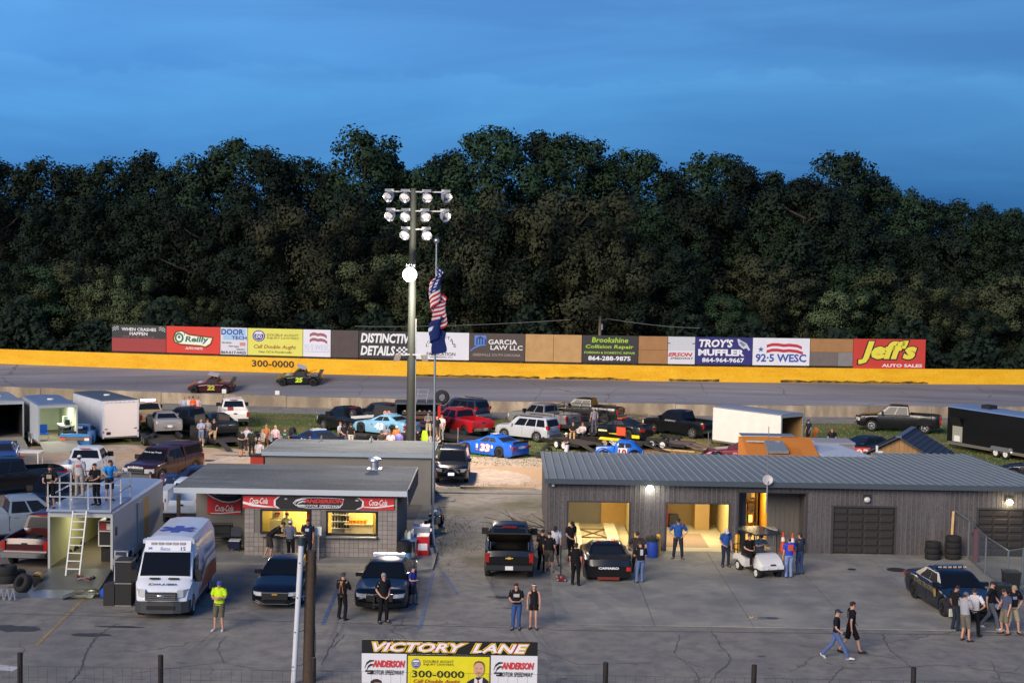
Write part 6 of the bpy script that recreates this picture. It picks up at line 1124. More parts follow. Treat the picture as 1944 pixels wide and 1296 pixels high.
# ================================================================ people
POSES = {}
def joints(pose, r):
    """joint positions for a 1.75 m figure: x right, y forward, z up"""
    J = dict(pel=(0,0,.96),spi=(0,.0,1.14),che=(0,-.01,1.34),nec=(0,0,1.48),hb=(0,.015,1.56),ht=(0,.025,1.70),
      shR=(.185,-.01,1.42),elR=(.235,-.03,1.14),wrR=(.245,.06,.90),haR=(.245,.08,.82),shL=(-.185,-.01,1.42),elL=(-.235,-.03,1.14),wrL=(-.245,.06,.90),haL=(-.245,.08,.82),
      hiR=(.09,0,.92),knR=(.105,.03,.50),anR=(.115,-.02,.09),toR=(.15,.13,.035),hiL=(-.09,0,.92),knL=(-.105,.03,.50),anL=(-.115,-.02,.09),toL=(-.15,.13,.035))
    def sh(keys,d):
        for k in keys: J[k] = tuple(a+b for a,b in zip(J[k],d))
    up = ['spi','che','nec','hb','ht','shR','elR','wrR','haR','shL','elL','wrL','haL']
    if pose == 'crossed': J.update(elR=(.25,.06,1.17),wrR=(.02,.24,1.20),haR=(-.07,.25,1.22),elL=(-.25,.06,1.17),wrL=(-.02,.27,1.16),haL=(.07,.27,1.17))
    elif pose == 'hips': J.update(elR=(.40,-.10,1.17),wrR=(.22,.03,1.00),haR=(.16,.07,.97),elL=(-.40,-.10,1.17),wrL=(-.22,.03,1.00),haL=(-.16,.07,.97),anR=(.19,-.02,.09),toR=(.25,.12,.035),knR=(.15,.03,.5),anL=(-.19,-.02,.09),toL=(-.25,.12,.035),knL=(-.15,.03,.5))
    elif pose == 'hold': J.update(elR=(.25,.0,1.13),wrR=(.12,.26,1.10),haR=(.05,.31,1.12),elL=(-.25,.0,1.13),wrL=(-.12,.26,1.10),haL=(-.05,.31,1.12))
    elif pose == 'phone': J.update(elR=(.24,.03,1.14),wrR=(.10,.26,1.20),haR=(.06,.31,1.25),hb=(0,.04,1.555),ht=(0,.10,1.685))
    elif pose == 'clasp': J.update(elR=(.25,-.06,1.15),wrR=(.14,.13,.95),haR=(.06,.17,.92),elL=(-.25,-.06,1.15),wrL=(-.14,.13,.95),haL=(-.06,.17,.92))
    elif pose == 'down': J.update(hb=(0,.05,1.55),ht=(0,.13,1.67),elR=(.24,.02,1.14),wrR=(.16,.22,1.02),haR=(.10,.27,1.0))
    elif pose == 'walk': J.update(knR=(.09,.20,.52),anR=(.09,.30,.11),toR=(.11,.45,.07),knL=(-.09,-.08,.50),anL=(-.09,-.36,.13),toL=(-.11,-.24,.03),elR=(.24,-.12,1.15),wrR=(.24,-.10,.90),haR=(.24,-.08,.82),elL=(-.24,.04,1.15),wrL=(-.22,.20,.98),haL=(-.21,.25,.93))
    elif pose == 'stride': J.update(knR=(.09,.24,.53),anR=(.09,.42,.14),toR=(.11,.56,.12),knL=(-.09,-.14,.51),anL=(-.09,-.46,.17),toL=(-.11,-.36,.04),elR=(.24,-.02,1.14),wrR=(.22,.18,1.0),haR=(.21,.24,.98),elL=(-.24,-.1,1.15),wrL=(-.24,-.05,.9),haL=(-.24,-.03,.82))
    elif pose == 'sit':
        for k in list(J): J[k] = (J[k][0],J[k][1],J[k][2]-.42)
        J.update(knR=(.13,.44,.56),anR=(.14,.50,.12),toR=(.16,.66,.05),knL=(-.13,.44,.56),anL=(-.14,.50,.12),toL=(-.16,.66,.05),elR=(.24,.06,.74),wrR=(.10,.30,.68),haR=(.03,.34,.68),elL=(-.24,.06,.74),wrL=(-.10,.30,.68),haL=(-.03,.34,.68))
    elif pose == 'drive':
        J = joints('sit',r); J.update(elR=(.26,.16,.80),wrR=(.16,.40,.90),haR=(.12,.46,.94),elL=(-.26,.16,.80),wrL=(-.16,.40,.90),haL=(-.12,.46,.94))
    elif pose == 'lean':
        J.update(spi=(0,.14,1.10),che=(0,.34,1.22),nec=(0,.46,1.30),hb=(0,.53,1.36),ht=(0,.60,1.49),shR=(.185,.40,1.27),elR=(.22,.44,1.0),wrR=(.20,.58,.96),haR=(.18,.66,.97),shL=(-.185,.40,1.27),elL=(-.22,.44,1.0),wrL=(-.20,.58,.96),haL=(-.18,.66,.97),knR=(.12,.05,.5),knL=(-.12,-.05,.5),anL=(-.12,-.16,.1),toL=(-.15,.0,.04))
    elif pose == 'rail':
        J.update(elR=(.27,.14,1.16),wrR=(.20,.36,1.08),haR=(.14,.44,1.08),elL=(-.27,.14,1.16),wrL=(-.20,.36,1.08),haL=(-.14,.44,1.08)); sh(['che','nec','hb','ht','shR','shL'],(0,.08,-.02))
    elif pose == 'one': J.update(elR=(.26,.02,1.14),wrR=(.14,.24,1.14),haR=(.06,.28,1.16))
    elif pose == 'step': J.update(knR=(.12,.32,.72),anR=(.12,.26,.34),toR=(.14,.42,.30),elR=(.26,.02,1.14),wrR=(.14,.24,1.02),haR=(.12,.28,.98))
    elif pose == 'back': J.update(elR=(.30,-.08,1.17),wrR=(.16,-.14,1.0),haR=(.08,-.16,1.0),elL=(-.30,-.08,1.17),wrL=(-.16,-.14,1.0),haL=(-.08,-.16,1.0))
    # a touch of individuality
    j = r.uniform(-.02,.02); sh(up,(j,j,0))
    if pose not in ('sit','drive','walk','stride'):
        for k in 'RL':
            dx,dy = r.uniform(-.02,.05)*(1 if k=='R' else -1), r.uniform(-.09,.09); sh(['an'+k,'to'+k],(dx,dy,0)); sh(['kn'+k],(dx*.5,dy*.5+r.uniform(0,.04),0))
        w_ = r.uniform(-.03,.03); sh(['pel','hiR','hiL'],(w_,0,0)); sh(['spi'],(w_*.6,0,0)); t_ = r.uniform(-.03,.03); sh(['shR'],(0,t_,r.uniform(-.015,.01))); sh(['shL'],(0,-t_,r.uniform(-.015,.01)))
        if pose == 'stand':
            for k in 'RL': d = r.uniform(-.05,.1); sh(['el'+k],(0,d*.4,0)); sh(['wr'+k,'ha'+k],(r.uniform(-.03,.03),d+r.uniform(0,.08),r.uniform(0,.05)))
    sh(['ht'],(r.uniform(-.02,.02),r.uniform(-.01,.03),0)); return J
PEOPLE = []
def person(label, px, py, yaw, pose='stand', h=1.75, shirt=S(30,30,34), legs=('trousers',S(60,70,96)), skin=SKIN, hair=S(50,38,30), cap=None, shoe=S(40,38,38), girth=1., sleeve='short', longhair=False, z=0., loc=None, group=None, shirtprint=None, extra=None, brim=True, headband=None, back=False, beard=False):
    PEOPLE.append(dict(label=label,p=Vector(loc) if loc else gp(px,py,z),yaw=yaw,pose=pose,h=h,shirt=shirt,legs=legs,skin=skin,hair=hair,cap=cap,shoe=shoe,g=girth,sleeve=sleeve,longhair=longhair,group=group,print=shirtprint,extra=extra,brim=brim,headband=headband,back=back,beard=beard))
def skeleton(J, g):
    V = []; E = []; Rr = []
    def v(p, r): V.append(Vector(p)); Rr.append(r if isinstance(r,tuple) else (r,r)); return len(V)-1
    pel = v(J['pel'],(.125*g,.10*g)); spi = v(J['spi'],(.115*g,.085*g)); che = v(J['che'],(.125*g,.085*g)); nec = v(J['nec'],.058); hb = v(J['hb'],(.068,.075)); hm = v([(a+b)/2 for a,b in zip(J['hb'],J['ht'])],(.078,.092)); ht = v(J['ht'],(.062,.076))
    E += [(pel,spi),(spi,che),(che,nec),(nec,hb),(hb,hm),(hm,ht)]
    for s_ in 'RL':
        sg = 1 if s_=='R' else -1
        sh_ = v(J['sh'+s_],.058*g); el = v(J['el'+s_],.042*g**.5); wr = v(J['wr'+s_],.028); ha = v(J['ha'+s_],(.036,.020)); E += [(che,sh_),(sh_,el),(el,wr),(wr,ha)]
        d = (Vector(J['ha'+s_])-Vector(J['wr'+s_])).normalized(); sd = Vector((sg,0,0)); sd = sd-d*sd.dot(d); sd = sd.normalized() if sd.length > .1 else d.orthogonal().normalized(); cu = d.cross(sd).normalized()*sg
        for k,(o_,ln) in enumerate(((-.026,.072),(-.009,.082),(.009,.078),(.025,.062))):
            b = Vector(J['ha'+s_])+d*.018+sd*o_; f1 = v(b+d*ln*.5,.0085); f2 = v(b+d*ln*.9+cu*.018,.0075); E += [(ha,f1),(f1,f2)]
        th1 = v(Vector(J['wr'+s_]).lerp(Vector(J['ha'+s_]),.6)-sd*.042+cu*.012,.0105); th2 = v(Vector(J['ha'+s_])+d*.02-sd*.05+cu*.022,.0085); E += [(ha,th1),(th1,th2)]
        hi = v(J['hi'+s_],.085*g); kn = v(J['kn'+s_],.056*g**.5); an = v(J['an'+s_],.04); to = v(J['to'+s_],(.042,.028)); E += [(pel,hi),(hi,kn),(kn,an),(an,to)]
    return V,E,Rr
def make_people():
    tmp = []; r = random.Random(11)
    for P in PEOPLE:
        P['J'] = joints(P['pose'],r); V,E,Rr = skeleton(P['J'],P['g'])
        me = bpy.data.meshes.new('person'); me.from_pydata(V,E,[]); o = bpy.data.objects.new('person',me); COL.objects.link(o)
        md = o.modifiers.new('s','SKIN'); sv = me.skin_vertices[0].data
        for k,rr in enumerate(Rr): sv[k].radius = rr; sv[k].use_root = (k == 0)
        md.use_smooth_shade = True; md.branch_smoothing = .3; sb = o.modifiers.new('b','SUBSURF'); sb.levels = 1; sb.render_levels = 1; tmp.append(o)
    dg = bpy.context.evaluated_depsgraph_get(); res = [bpy.data.meshes.new_from_object(o.evaluated_get(dg)) for o in tmp]
    for o in tmp: m_ = o.data; bpy.data.objects.remove(o); bpy.data.meshes.remove(m_)
    for P,me in zip(PEOPLE,res):
        J = {k:Vector(v) for k,v in P['J'].items()}; g = P['g']; s_ = P['h']/1.75
        hd = (J['ht']-J['hb']).normalized(); hc = J['hb'].lerp(J['ht'],.5); fw = Vector((0,1,0)); fw = (fw-hd*fw.dot(hd)).normalized(); rt = fw.cross(hd)
        # nose, chin and brow drawn out of the head surface
        for v in me.vertices:
            q = v.co-hc; a,b,c = q.dot(rt),q.dot(fw),q.dot(hd)
            if b > .055 and abs(c) < .14:
                if abs(a) < .03 and -.045 < c < .02: v.co += fw*.02
                if abs(a) < .045 and c < -.08: v.co += fw*.012
        me.materials.clear(); me.materials.append(P['skin']); me.shade_smooth()
        root = link('person',me); root.location = P['p']; root.rotation_euler = (0,0,R(P['yaw']-90)); root.scale = (s_,s_,s_); tag(root,P['label'],'person',P['group'])
        for sg in (-1,1):
            MB().ball(hc+fw*.083+rt*sg*.032+hd*.012,(.013,.008,.009),8,4).build('eye',pm((.03,.02,.02),.3),root); MB().ball(hc+rt*sg*.08-hd*.005,(.012,.022,.034),8,5).build('ear',P['skin'],root)
        MB().box(hc+fw*.083-hd*.062,(.042,.012,.009)).build('mouth',pm(S(150,80,76),.5),root)
        # shirt
        cl = cloth(P['shirt']); m = MB(); sp = J['che']; lo = J['pel'].lerp(J['spi'],-.25)
        m.tube([lo,J['pel'].lerp(J['spi'],.3),J['spi'],J['che'],J['che'].lerp(J['nec'],.5),J['che'].lerp(J['nec'],.86)],[(.165*g,.128*g),(.162*g,.122*g),(.160*g,.118*g),(.178*g,.125*g),(.165*g,.105*g),(.085,.08)],n=14)
        cn = J['che'].lerp(J['nec'],.62); ww = .86 if P['sleeve'] != 'none' else .55; aR,aL = cn.lerp(J['shR'],ww),cn.lerp(J['shL'],ww); m.tube([aL,aL.lerp(cn,.5),cn,aR.lerp(cn,.5),aR],[.070*g,.084*g,.088*g,.084*g,.070*g],side=(0,1,0),n=10)
        if P['sleeve'] != 'none':
            for k in 'RL':
                a,b,c = J['sh'+k],J['el'+k],J['wr'+k]; ins = a.lerp(J['che'],.45)+Vector((0,0,.01))
                if P['sleeve'] == 'short': m.tube([ins,a+Vector((0,0,.004)),a.lerp(b,.35),a.lerp(b,.72)],[.075*g,.082*g,.074*g,.068*g**.5],n=10)
                else: m.tube([ins,a,a.lerp(b,.6),b,b.lerp(c,.5),c.lerp(b,.04)],[.075*g,.08*g,.068*g**.5,.06,.052,.042],n=10)
        m.build('shirt',cl,root,60)
        # legs
        kind,lc = P['legs']; m = MB(); wa = J['pel'].lerp(J['spi'],.18)
        m.tube([wa,J['pel'],J['pel'].lerp((J['hiR']+J['hiL'])/2,1.2)],[(.152*g,.118*g),(.17*g,.13*g),(.165*g,.125*g)],n=14)
        for k in 'RL':
            a,b,c = J['hi'+k],J['kn'+k],J['an'+k]
            if kind == 'shorts': m.tube([a+Vector((0,0,.04)),a.lerp(b,.4),b.lerp(a,.12),b.lerp(c,.02)],[(.098*g,.11*g),(.095*g,.1*g),(.088,.09),(.088,.09)],n=10)
            elif kind == 'skirt': m.tube([a+Vector((0,0,.04)),a.lerp(b,.3),a.lerp(b,.42)],[(.098*g,.11*g),(.1*g,.1*g),(.1*g,.1*g)],n=10)
            else: m.tube([a+Vector((0,0,.04)),a.lerp(b,.4),b,b.lerp(c,.5),c+Vector((0,0,-.03))],[(.098*g,.11*g),(.088*g,.094*g),(.07*g**.5,.074*g**.5),.066,.062],n=10)
        m.build('shorts' if kind in ('shorts','skirt') else 'trousers',cloth(lc),root,60)
        for k in 'RL':
            a,t_ = J['an'+k],J['to'+k]; d = (t_-a); d = d.normalized(); hl = a-Vector((0,0,.045)).lerp(Vector((0,0,.04)),0)-d*.05
            m = MB(); m.tube([hl-d*.02,hl+d*.03,a.lerp(t_,.5)-Vector((0,0,.012)),t_+d*.02,t_+d*.075],[(.034,.03),(.044,.05),(.048,.044),(.046,.036),(.03,.024)],n=10); m.build('shoe',pm(P['shoe'],.6,0,.15,8),root,60)
        # head cover
        if not P['cap'] or P['longhair']:
            if P['hair']:
                hm = pm(P['hair'],.75,0,.3,30,.6); m = MB(); n_ = 12; rings = []
                for j,(hh,rr) in enumerate(((-.045,.0835),(.0,.092),(.045,.091),(.085,.07),(.105,.03))):
                    ring = []
                    for i in range(n_):
                        a = 2*math.pi*i/n_; ca,sa = math.cos(a),math.sin(a); fr_ = max(0,sa); zz = hh+(.075*fr_ if j < 2 else 0)
                        ring.append(hc+rt*ca*rr*.93+fw*(sa*rr*1.06-.010)+hd*(zz+.018))
                    rings.append(ring)
                m.loft(rings)
                if P['longhair']: m.tube([hc-fw*.06+hd*.06,hc-fw*.085-hd*.04,hc-fw*.085-hd*.16,hc-fw*.07-hd*.27],[(.075,.04),(.088,.045),(.085,.04),(.05,.025)],n=10)
                m.build('hair',hm,root,60)
        if P['cap']:
            cc = pm(P['cap'],.8,0,.15,14,.3); m = MB(); rings = []
            for hh,rr in ((.022,.094),(.055,.093),(.09,.075),(.112,.03)): rings.append([hc+rt*math.cos(a)*rr*.93+fw*(math.sin(a)*rr*1.08)+hd*hh for a in [2*math.pi*i/12 for i in range(12)]])
            m.loft(rings); b = -1 if P['back'] else 1
            if P['brim']: m.add([hc+rt*x+fw*y*b+hd*zz for x,y,zz in ((-.075,.05,.03),(-.06,.15,.02),(0,.178,.026),(.06,.15,.02),(.075,.05,.03),(-.075,.05,.02),(-.06,.15,.01),(0,.178,.016),(.06,.15,.01),(.075,.05,.02))],[(0,1,2,3,4),(9,8,7,6,5),(0,1,6,5),(1,2,7,6),(2,3,8,7),(3,4,9,8)])
            m.build('cap',cc,root,50)
            if P['hair']: m = MB(); m.tube([hc-fw*.05+hd*.03,hc-fw*.075-hd*.03,hc-fw*.06-hd*.07],[(.07,.03),(.07,.03),(.05,.02)],n=10); m.build('hair',pm(P['hair'],.8,0,.3,30,.5),root,60)
        if P['headband']: MB().lathe([(.088,-.018),(.1,0),(.088,.018)],(0,0,0),n=14).build('headband',pm(P['headband'],.7),root).location = hc+hd*.07
        if P['beard']: MB().ball(hc+fw*.045-hd*.085,(.055,.045,.045),8,5).build('beard',pm(S(46,34,26),.9,0,.3,30,.5),root,60)
        if P['print']:
            side,col,w_,h_ = P['print']; y = .128*g if side=='f' else -.128*g; cz = J['che'].z-.03; MB().add([(-w_/2,J['che'].y+y,cz-h_/2),(w_/2,J['che'].y+y,cz-h_/2),(w_/2,J['che'].y+y*.98,cz+h_/2),(-w_/2,J['che'].y+y*.98,cz+h_/2)],[(0,1,2,3)]).build('shirt_print',pm(col,.8,0,.4,25),root)
        if P['extra']: P['extra'](root,J)
BLKC = S(28,28,31); JEAN = S(84,104,142); NAVYC = S(40,48,72); TAN = S(160,142,112); GREYC = S(128,126,128); WHT = S(206,204,204)
def badge(root,J): MB().ball(J['shR']+Vector((.05,.05,-.1)),(.012,.03,.035),8,4).build('sleeve_badge',pm(S(190,190,196),.5),root)
def belt(root,J): badge(root,J); MB().tube([J['pel']+Vector((0,0,.0)),J['pel']+Vector((0,0,.055))],[(.178,.138),(.178,.138)],n=14).build('duty_belt',pm((.01,.01,.011),.5),root)
def susp(root,J):
    m = MB(); y = -.132; m.add([(-.10,y,J['pel'].z+.05),(-.075,y,J['pel'].z+.05),(-.02,y-.004,J['che'].z),(-.04,y-.004,J['che'].z)],[(0,1,2,3)]); m.add([(.10,y,J['pel'].z+.05),(.075,y,J['pel'].z+.05),(.02,y-.004,J['che'].z),(.04,y-.004,J['che'].z)],[(0,1,2,3)]); m.add([(-.02,y-.006,J['che'].z-.03),(.02,y-.006,J['che'].z-.03),(.07,y+.02,J['che'].z+.12),(-.07,y+.02,J['che'].z+.12)],[(0,1,2,3)]); m.build('suspenders',pm(S(150,100,70),.7),root)
def bag(root,J): MB().box(J['haL']+Vector((-.03,.0,-.2)),(.06,.26,.3)).build('white_bag',cloth(S(200,204,190)),root)
def ball_(root,J): MB().ball(J['haR']+Vector((0,.03,0)),(.07,.07,.06),8,6).build('held_item',pm(S(30,26,28),.6),root)
# front pavement
person('man in bright neon shirt and blue cap, arms crossed, beside the ambulance',416,1196,-100,'crossed',1.78,S(196,240,40),('shorts',S(96,92,76)),cap=S(50,76,160),shoe=S(190,192,196),girth=1.12)
person('officer in black with tan suspenders, seen from behind, left of the police car',650,1176,70,'crossed',1.74,BLKC,('trousers',S(24,24,28)),hair=S(70,60,54),extra=susp,sleeve='long')
person('grey-haired police officer with sleeve badge standing before the police car',727,1182,-60,'clasp',1.83,S(26,28,34),('trousers',S(22,23,28)),hair=S(150,140,132),extra=belt,girth=1.08)
person('boy in royal blue shirt and grey shorts beside the police car',783,1147,-30,'one',1.48,S(52,60,140),('shorts',S(60,58,66)),hair=S(40,30,26),shoe=S(110,100,110))
person('long-haired woman in printed black tee and blue jeans, hands together',980,1194,-95,'hold',1.68,BLKC,('trousers',S(58,84,136)),hair=S(56,36,30),longhair=True,shirtprint=('f',S(170,170,170),.22,.12),girth=1.05)
person('woman in sleeveless black romper with white headband, arms at her sides',1012,1194,-90,'stand',1.66,BLKC,('skirt',S(26,26,28)),hair=S(90,60,44),longhair=True,sleeve='none',headband=S(220,220,214),girth=.9,shoe=S(60,50,50))
person('man in white-fronted cap, black polo and blue jeans striding left to right',1586,1252,-15,'stride',1.74,S(26,28,36),('trousers',S(86,104,150)),cap=S(34,42,66),shoe=S(206,206,204),extra=ball_,girth=.95)
person('bareheaded man in black tee and black shorts walking behind the jeans man',1614,1240,8,'walk',1.80,S(24,24,30),('shorts',S(22,22,26)),hair=S(34,28,26),shoe=S(40,30,28),shirtprint=('b',S(70,70,80),.2,.24))
# by the garage
BLUEU = S(44,84,150)
person('mechanic in blue polo and black cap standing hands on hips before the lit bay',1287,1061,-95,'hips',1.84,BLUEU,('trousers',S(44,48,60)),cap=S(36,34,36),girth=1.1)
person('mechanic in blue polo and white cap looking down beside the golf cart',1377,1077,-80,'down',1.76,BLUEU,('trousers',S(40,48,66)),cap=S(214,206,206),girth=1.08)
ch = CART.rotation_euler[2]; cl_ = CART.location; fwd = Vector((math.cos(ch),math.sin(ch),0)); lft = Vector((-math.sin(ch),math.cos(ch),0))
person('man in black polo seated on the near side of the golf cart',0,0,math.degrees(ch),'sit',1.76,S(26,26,30),('trousers',S(24,24,30)),hair=S(110,96,88),loc=Vector(cl_)-fwd*.36-lft*.27+Vector((0,0,.31)),girth=1.1)
person('man in dark blue polo at the wheel of the golf cart',0,0,math.degrees(ch),'drive',1.76,S(36,56,94),('trousers',S(30,34,44)),cap=S(40,40,44),loc=Vector(cl_)-fwd*.36+lft*.27+Vector((0,0,.31)),girth=1.1)
person('man in royal blue tee with red back number, leaning by the golf cart',1497,1097,100,'one',1.76,S(44,72,190),('trousers',S(124,144,186)),cap=S(80,78,86),brim=False,shirtprint=('b',S(200,80,60),.24,.26),girth=1.05)
person('man in dark slate tee and jeans behind the blue-shirted man at the cart',1517,1090,120,'crossed',1.80,S(52,60,76),('trousers',S(64,84,120)),cap=S(46,46,50))
person('man in white tee and black shorts in the huddle by the black pickup',1052,1074,-100,'down',1.78,S(196,194,204),('shorts',S(24,24,28)),cap=S(36,34,36),girth=1.12)
person('man in black tee and grey shorts, back turned, in the huddle by the pickup',1041,1087,80,'stand',1.75,BLKC,('shorts',S(84,80,76)),hair=S(40,32,28),shoe=S(150,140,126),girth=1.12)
person('man in black at the left of the huddle, half hidden',1028,1082,60,'stand',1.74,S(24,24,27),('trousers',S(26,26,30)),hair=S(40,34,30))
person('man in black tee and black cap looking down at the huddle, before the lit bay',1083,1064,-60,'down',1.78,BLKC,('trousers',S(30,30,34)),cap=S(26,26,28))
person('heavy man in black shirt and trousers, back turned, left of the black race car',1092,1112,75,'stand',1.78,S(22,22,25),('trousers',S(22,22,25)),cap=S(24,24,26),girth=1.2,shoe=S(40,36,34))
person('man in black tee with white back print and jeans, right of the black race car',1215,1107,100,'hold',1.76,BLKC,('trousers',S(94,114,156)),hair=S(60,46,38),shirtprint=('b',S(190,190,196),.12,.24),girth=1.02)
person('man in dark grey tee behind the jeans man, half hidden by him',1209,1088,80,'hips',1.78,S(52,50,50),('trousers',S(60,58,60)),hair=S(50,42,36),girth=1.15)
# right edge group
person('dark-clad woman with a pale bag in the group before the patrol car',1813,1196,20,'phone',1.66,BLKC,('trousers',S(40,48,62)),hair=S(40,30,28),extra=bag,skin=SKIN2)
person('man in light grey tee and shorts with arms folded, before the patrol car',1831,1217,35,'crossed',1.78,S(164,164,172),('shorts',S(108,104,96)),cap=S(96,104,120),shoe=S(52,46,44),girth=1.08)
person('man in white tee and dark trousers behind the grey-shirted man',1847,1208,60,'hips',1.76,S(208,206,208),('trousers',S(28,28,32)),hair=S(50,36,34),girth=1.05)
person('bearded man in fitted black tee and grey jeans walking in white shoes',1880,1194,-30,'walk',1.80,S(24,26,36),('trousers',S(92,98,112)),cap=S(34,34,42),shoe=S(206,206,210),beard=True)
person('stooping man in slate tee and tan shorts at the right edge group',1906,1204,-160,'down',1.70,S(78,84,108),('shorts',S(120,112,100)),hair=S(60,48,40),shoe=S(52,46,46))
person('man in loose black tee, tan shorts and pale cap, elbow out, at the right edge',1921,1203,-80,'hips',1.80,S(24,26,30),('shorts',S(150,138,116)),cap=S(150,140,116),girth=1.15,shirtprint=('f',S(120,130,160),.16,.1),shoe=S(50,44,40))
# concession
CYp = CY-.1
person('man in black tee and dark shorts leaning on the left serving counter',0,0,14,'lean',1.80,BLKC,('shorts',S(62,56,52)),hair=S(36,28,26),loc=(yp(510,1055,CY-.7).x,CY-.6,.1),shoe=S(170,160,150))
person('man in grey tee and white cap waiting at the left serving window',0,0,80,'hold',1.76,S(96,102,116),('trousers',S(28,28,32)),cap=S(206,208,214),loc=(yp(551,1060,CY-1.0).x,CY-1.0,.1),girth=1.05)
person('man in navy printed tee facing out beside the left serving window',0,0,-100,'one',1.80,S(30,36,56),('trousers',S(30,30,36)),hair=S(50,36,30),loc=(yp(584,1060,CY-.9).x,CY-.85,.1),girth=1.15,shirtprint=('f',S(170,180,190),.16,.12),skin=SKIN2)
person('stand worker in olive shirt behind the left serving window',0,0,-110,'one',1.72,S(150,150,96),('trousers',S(60,60,60)),hair=S(56,40,30),loc=(yp(545,1000,CY+1.0).x,CY+1.0,.14))
# viewing deck
DZ = 2.9
person('man in printed black tee and shorts at the left rail of the viewing deck',96,964,-90,'rail',1.76,BLKC,('shorts',S(24,24,27)),hair=S(26,22,22),shirtprint=('f',S(150,140,116),.2,.16),z=DZ,beard=True,girth=1.12)
person('man in grey tee and white cap on the viewing deck, back turned',150,944,95,'stand',1.80,S(176,176,180),('trousers',S(168,158,150)),cap=S(220,222,224),shirtprint=('b',S(170,90,90),.2,.1),z=DZ,girth=1.1)
person('man in black uniform leaning on the front rail of the viewing deck',184,958,-120,'rail',1.74,S(22,22,26),('trousers',S(22,23,28)),hair=S(60,50,44),z=DZ,extra=badge)
person('man in bright blue tee at the right rail of the viewing deck',0,0,-60,'rail',1.72,S(40,140,214),('shorts',S(40,46,60)),hair=S(54,44,40),loc=(-16.55,61.6,DZ))
# pits, left to right
GP_ = 'people in the pits'
def pit(label,px,py,yaw,pose,shirt,legs,**k): person(label,px,py,yaw,pose,k.pop('h',1.76),shirt,legs,group=GP_,**k)
pit('man in pale blue tee and denim shorts facing the camera beside two companions',382,845,-95,'crossed',S(150,164,196),('shorts',S(110,118,140)),cap=S(150,130,110),shoe=S(214,214,214))
pit('man in grey tee and jeans between the pale blue and black tee men',394,844,-60,'one',S(150,146,142),('trousers',S(70,80,100)),hair=S(90,64,46))
pit('man in black tee and tan shorts stepping up beside the black coupe',407,844,-130,'step',S(30,32,32),('shorts',S(176,154,116)),hair=S(110,86,70))
pit('man in dark tee and shorts at the left of the trio on the gravel',458,866,-40,'hold',S(40,44,42),('shorts',S(50,50,48)),cap=S(60,60,60))
pit('person in white tie-dye tee in the middle of the trio on the gravel',468,860,-90,'hold',S(180,180,196),('shorts',S(40,40,46)),hair=S(80,60,46))
pit('man in dark green tee and black trousers, back turned, in the trio on the gravel',478,866,95,'stand',S(40,50,44),('trousers',S(28,30,32)),cap=S(40,44,44),girth=1.1)
pit('man in grey tee beside the flat roof, turned left',498,866,-150,'hold',S(160,156,152),('trousers',S(70,66,62)),hair=S(150,110,70))
pit('person in orange-brown top behind the grey tee man',505,856,-100,'stand',S(170,110,70),('shorts',S(120,90,60)),hair=S(150,110,70))
pit('blonde person in pale pink top with black shorts near the flat roof',523,858,-90,'one',S(206,180,186),('shorts',S(36,34,36)),hair=S(206,176,120),longhair=True)
pit('man in dark tee with green print near the navy race car',541,862,90,'stand',S(66,70,72),('trousers',S(60,62,66)),hair=S(90,66,46),shirtprint=('b',S(90,170,90),.2,.08))
pit('person in white coat half hidden at the corner of the flat-roofed building',492,890,-90,'stand',S(200,196,200),('trousers',S(40,40,44)),hair=S(70,50,40))
pit('person in purple cap low behind the flat roof beside the navy race car',588,866,90,'stand',S(110,100,170),('trousers',S(60,60,80)),cap=S(110,100,170),h=1.3)
pit('man in pale tee at the left of the three by the black pickup',645,850,-20,'stand',S(176,186,200),('trousers',S(70,84,110)),hair=S(110,80,60))
pit('man in black cap and black shirt in the middle of the three by the pickup',653,852,-60,'down',S(30,32,40),('trousers',S(84,92,116)),cap=S(30,32,40))
pit('man in black tee and white trousers, back turned, by the black pickup',666,852,95,'stand',S(30,32,34),('trousers',S(206,200,192)),cap=S(36,34,34))
pit('man in dark brown tee, back turned, before the pale blue race car',724,868,95,'stand',S(58,52,50),('trousers',S(60,64,76)),cap=S(50,44,40),girth=1.1)
pit('bearded man in grey tee and cap facing out beside the pale blue race car',733,856,-90,'crossed',S(120,124,134),('trousers',S(60,60,64)),cap=S(96,96,100),beard=True)
pit('man in pale pink tee and dark cap beside the pale blue race car',742,870,-95,'one',S(214,190,196),('trousers',S(150,140,130)),cap=S(40,42,52),girth=1.12)
pit('man in orange tee and white cap behind the periwinkle shirt',753,858,-95,'stand',S(226,130,60),('trousers',S(90,80,70)),cap=S(216,214,210))
pit('ginger man in periwinkle tee, back turned, left of the light pole',757,868,90,'stand',S(128,128,206),('trousers',S(130,110,90)),hair=S(190,104,50),girth=1.1)
pit('man in black vest and tan shorts touching the light pole',768,864,60,'stand',S(40,40,42),('shorts',S(186,154,110)),hair=S(60,44,34))
pit('man in black tee and tan trousers right of the light pole',792,866,60,'down',S(34,34,36),('trousers',S(156,130,96)),hair=S(90,60,44),girth=1.1)
pit('man in grey tee and tan shorts, arms folded, up on the trailer deck',813,830,-85,'crossed',S(126,124,122),('shorts',S(200,182,150)),hair=S(110,78,54),z=.5,shoe=S(206,204,200))
pit('bald man in black vest on the trailer deck behind the flagpole',829,838,-60,'walk',S(36,34,36),('shorts',S(100,84,70)),hair=None,z=.5)
pit('man in white shirt and pale trousers beside the red pickup',838,836,-120,'one',S(222,214,204),('trousers',S(206,192,176)),hair=S(120,84,60),z=.5)
pit('man in black tee, white cap and pale shorts before the flat trailer',1076,872,-160,'hold',S(40,44,56),('shorts',S(190,186,200)),cap=S(222,218,214),girth=1.05)
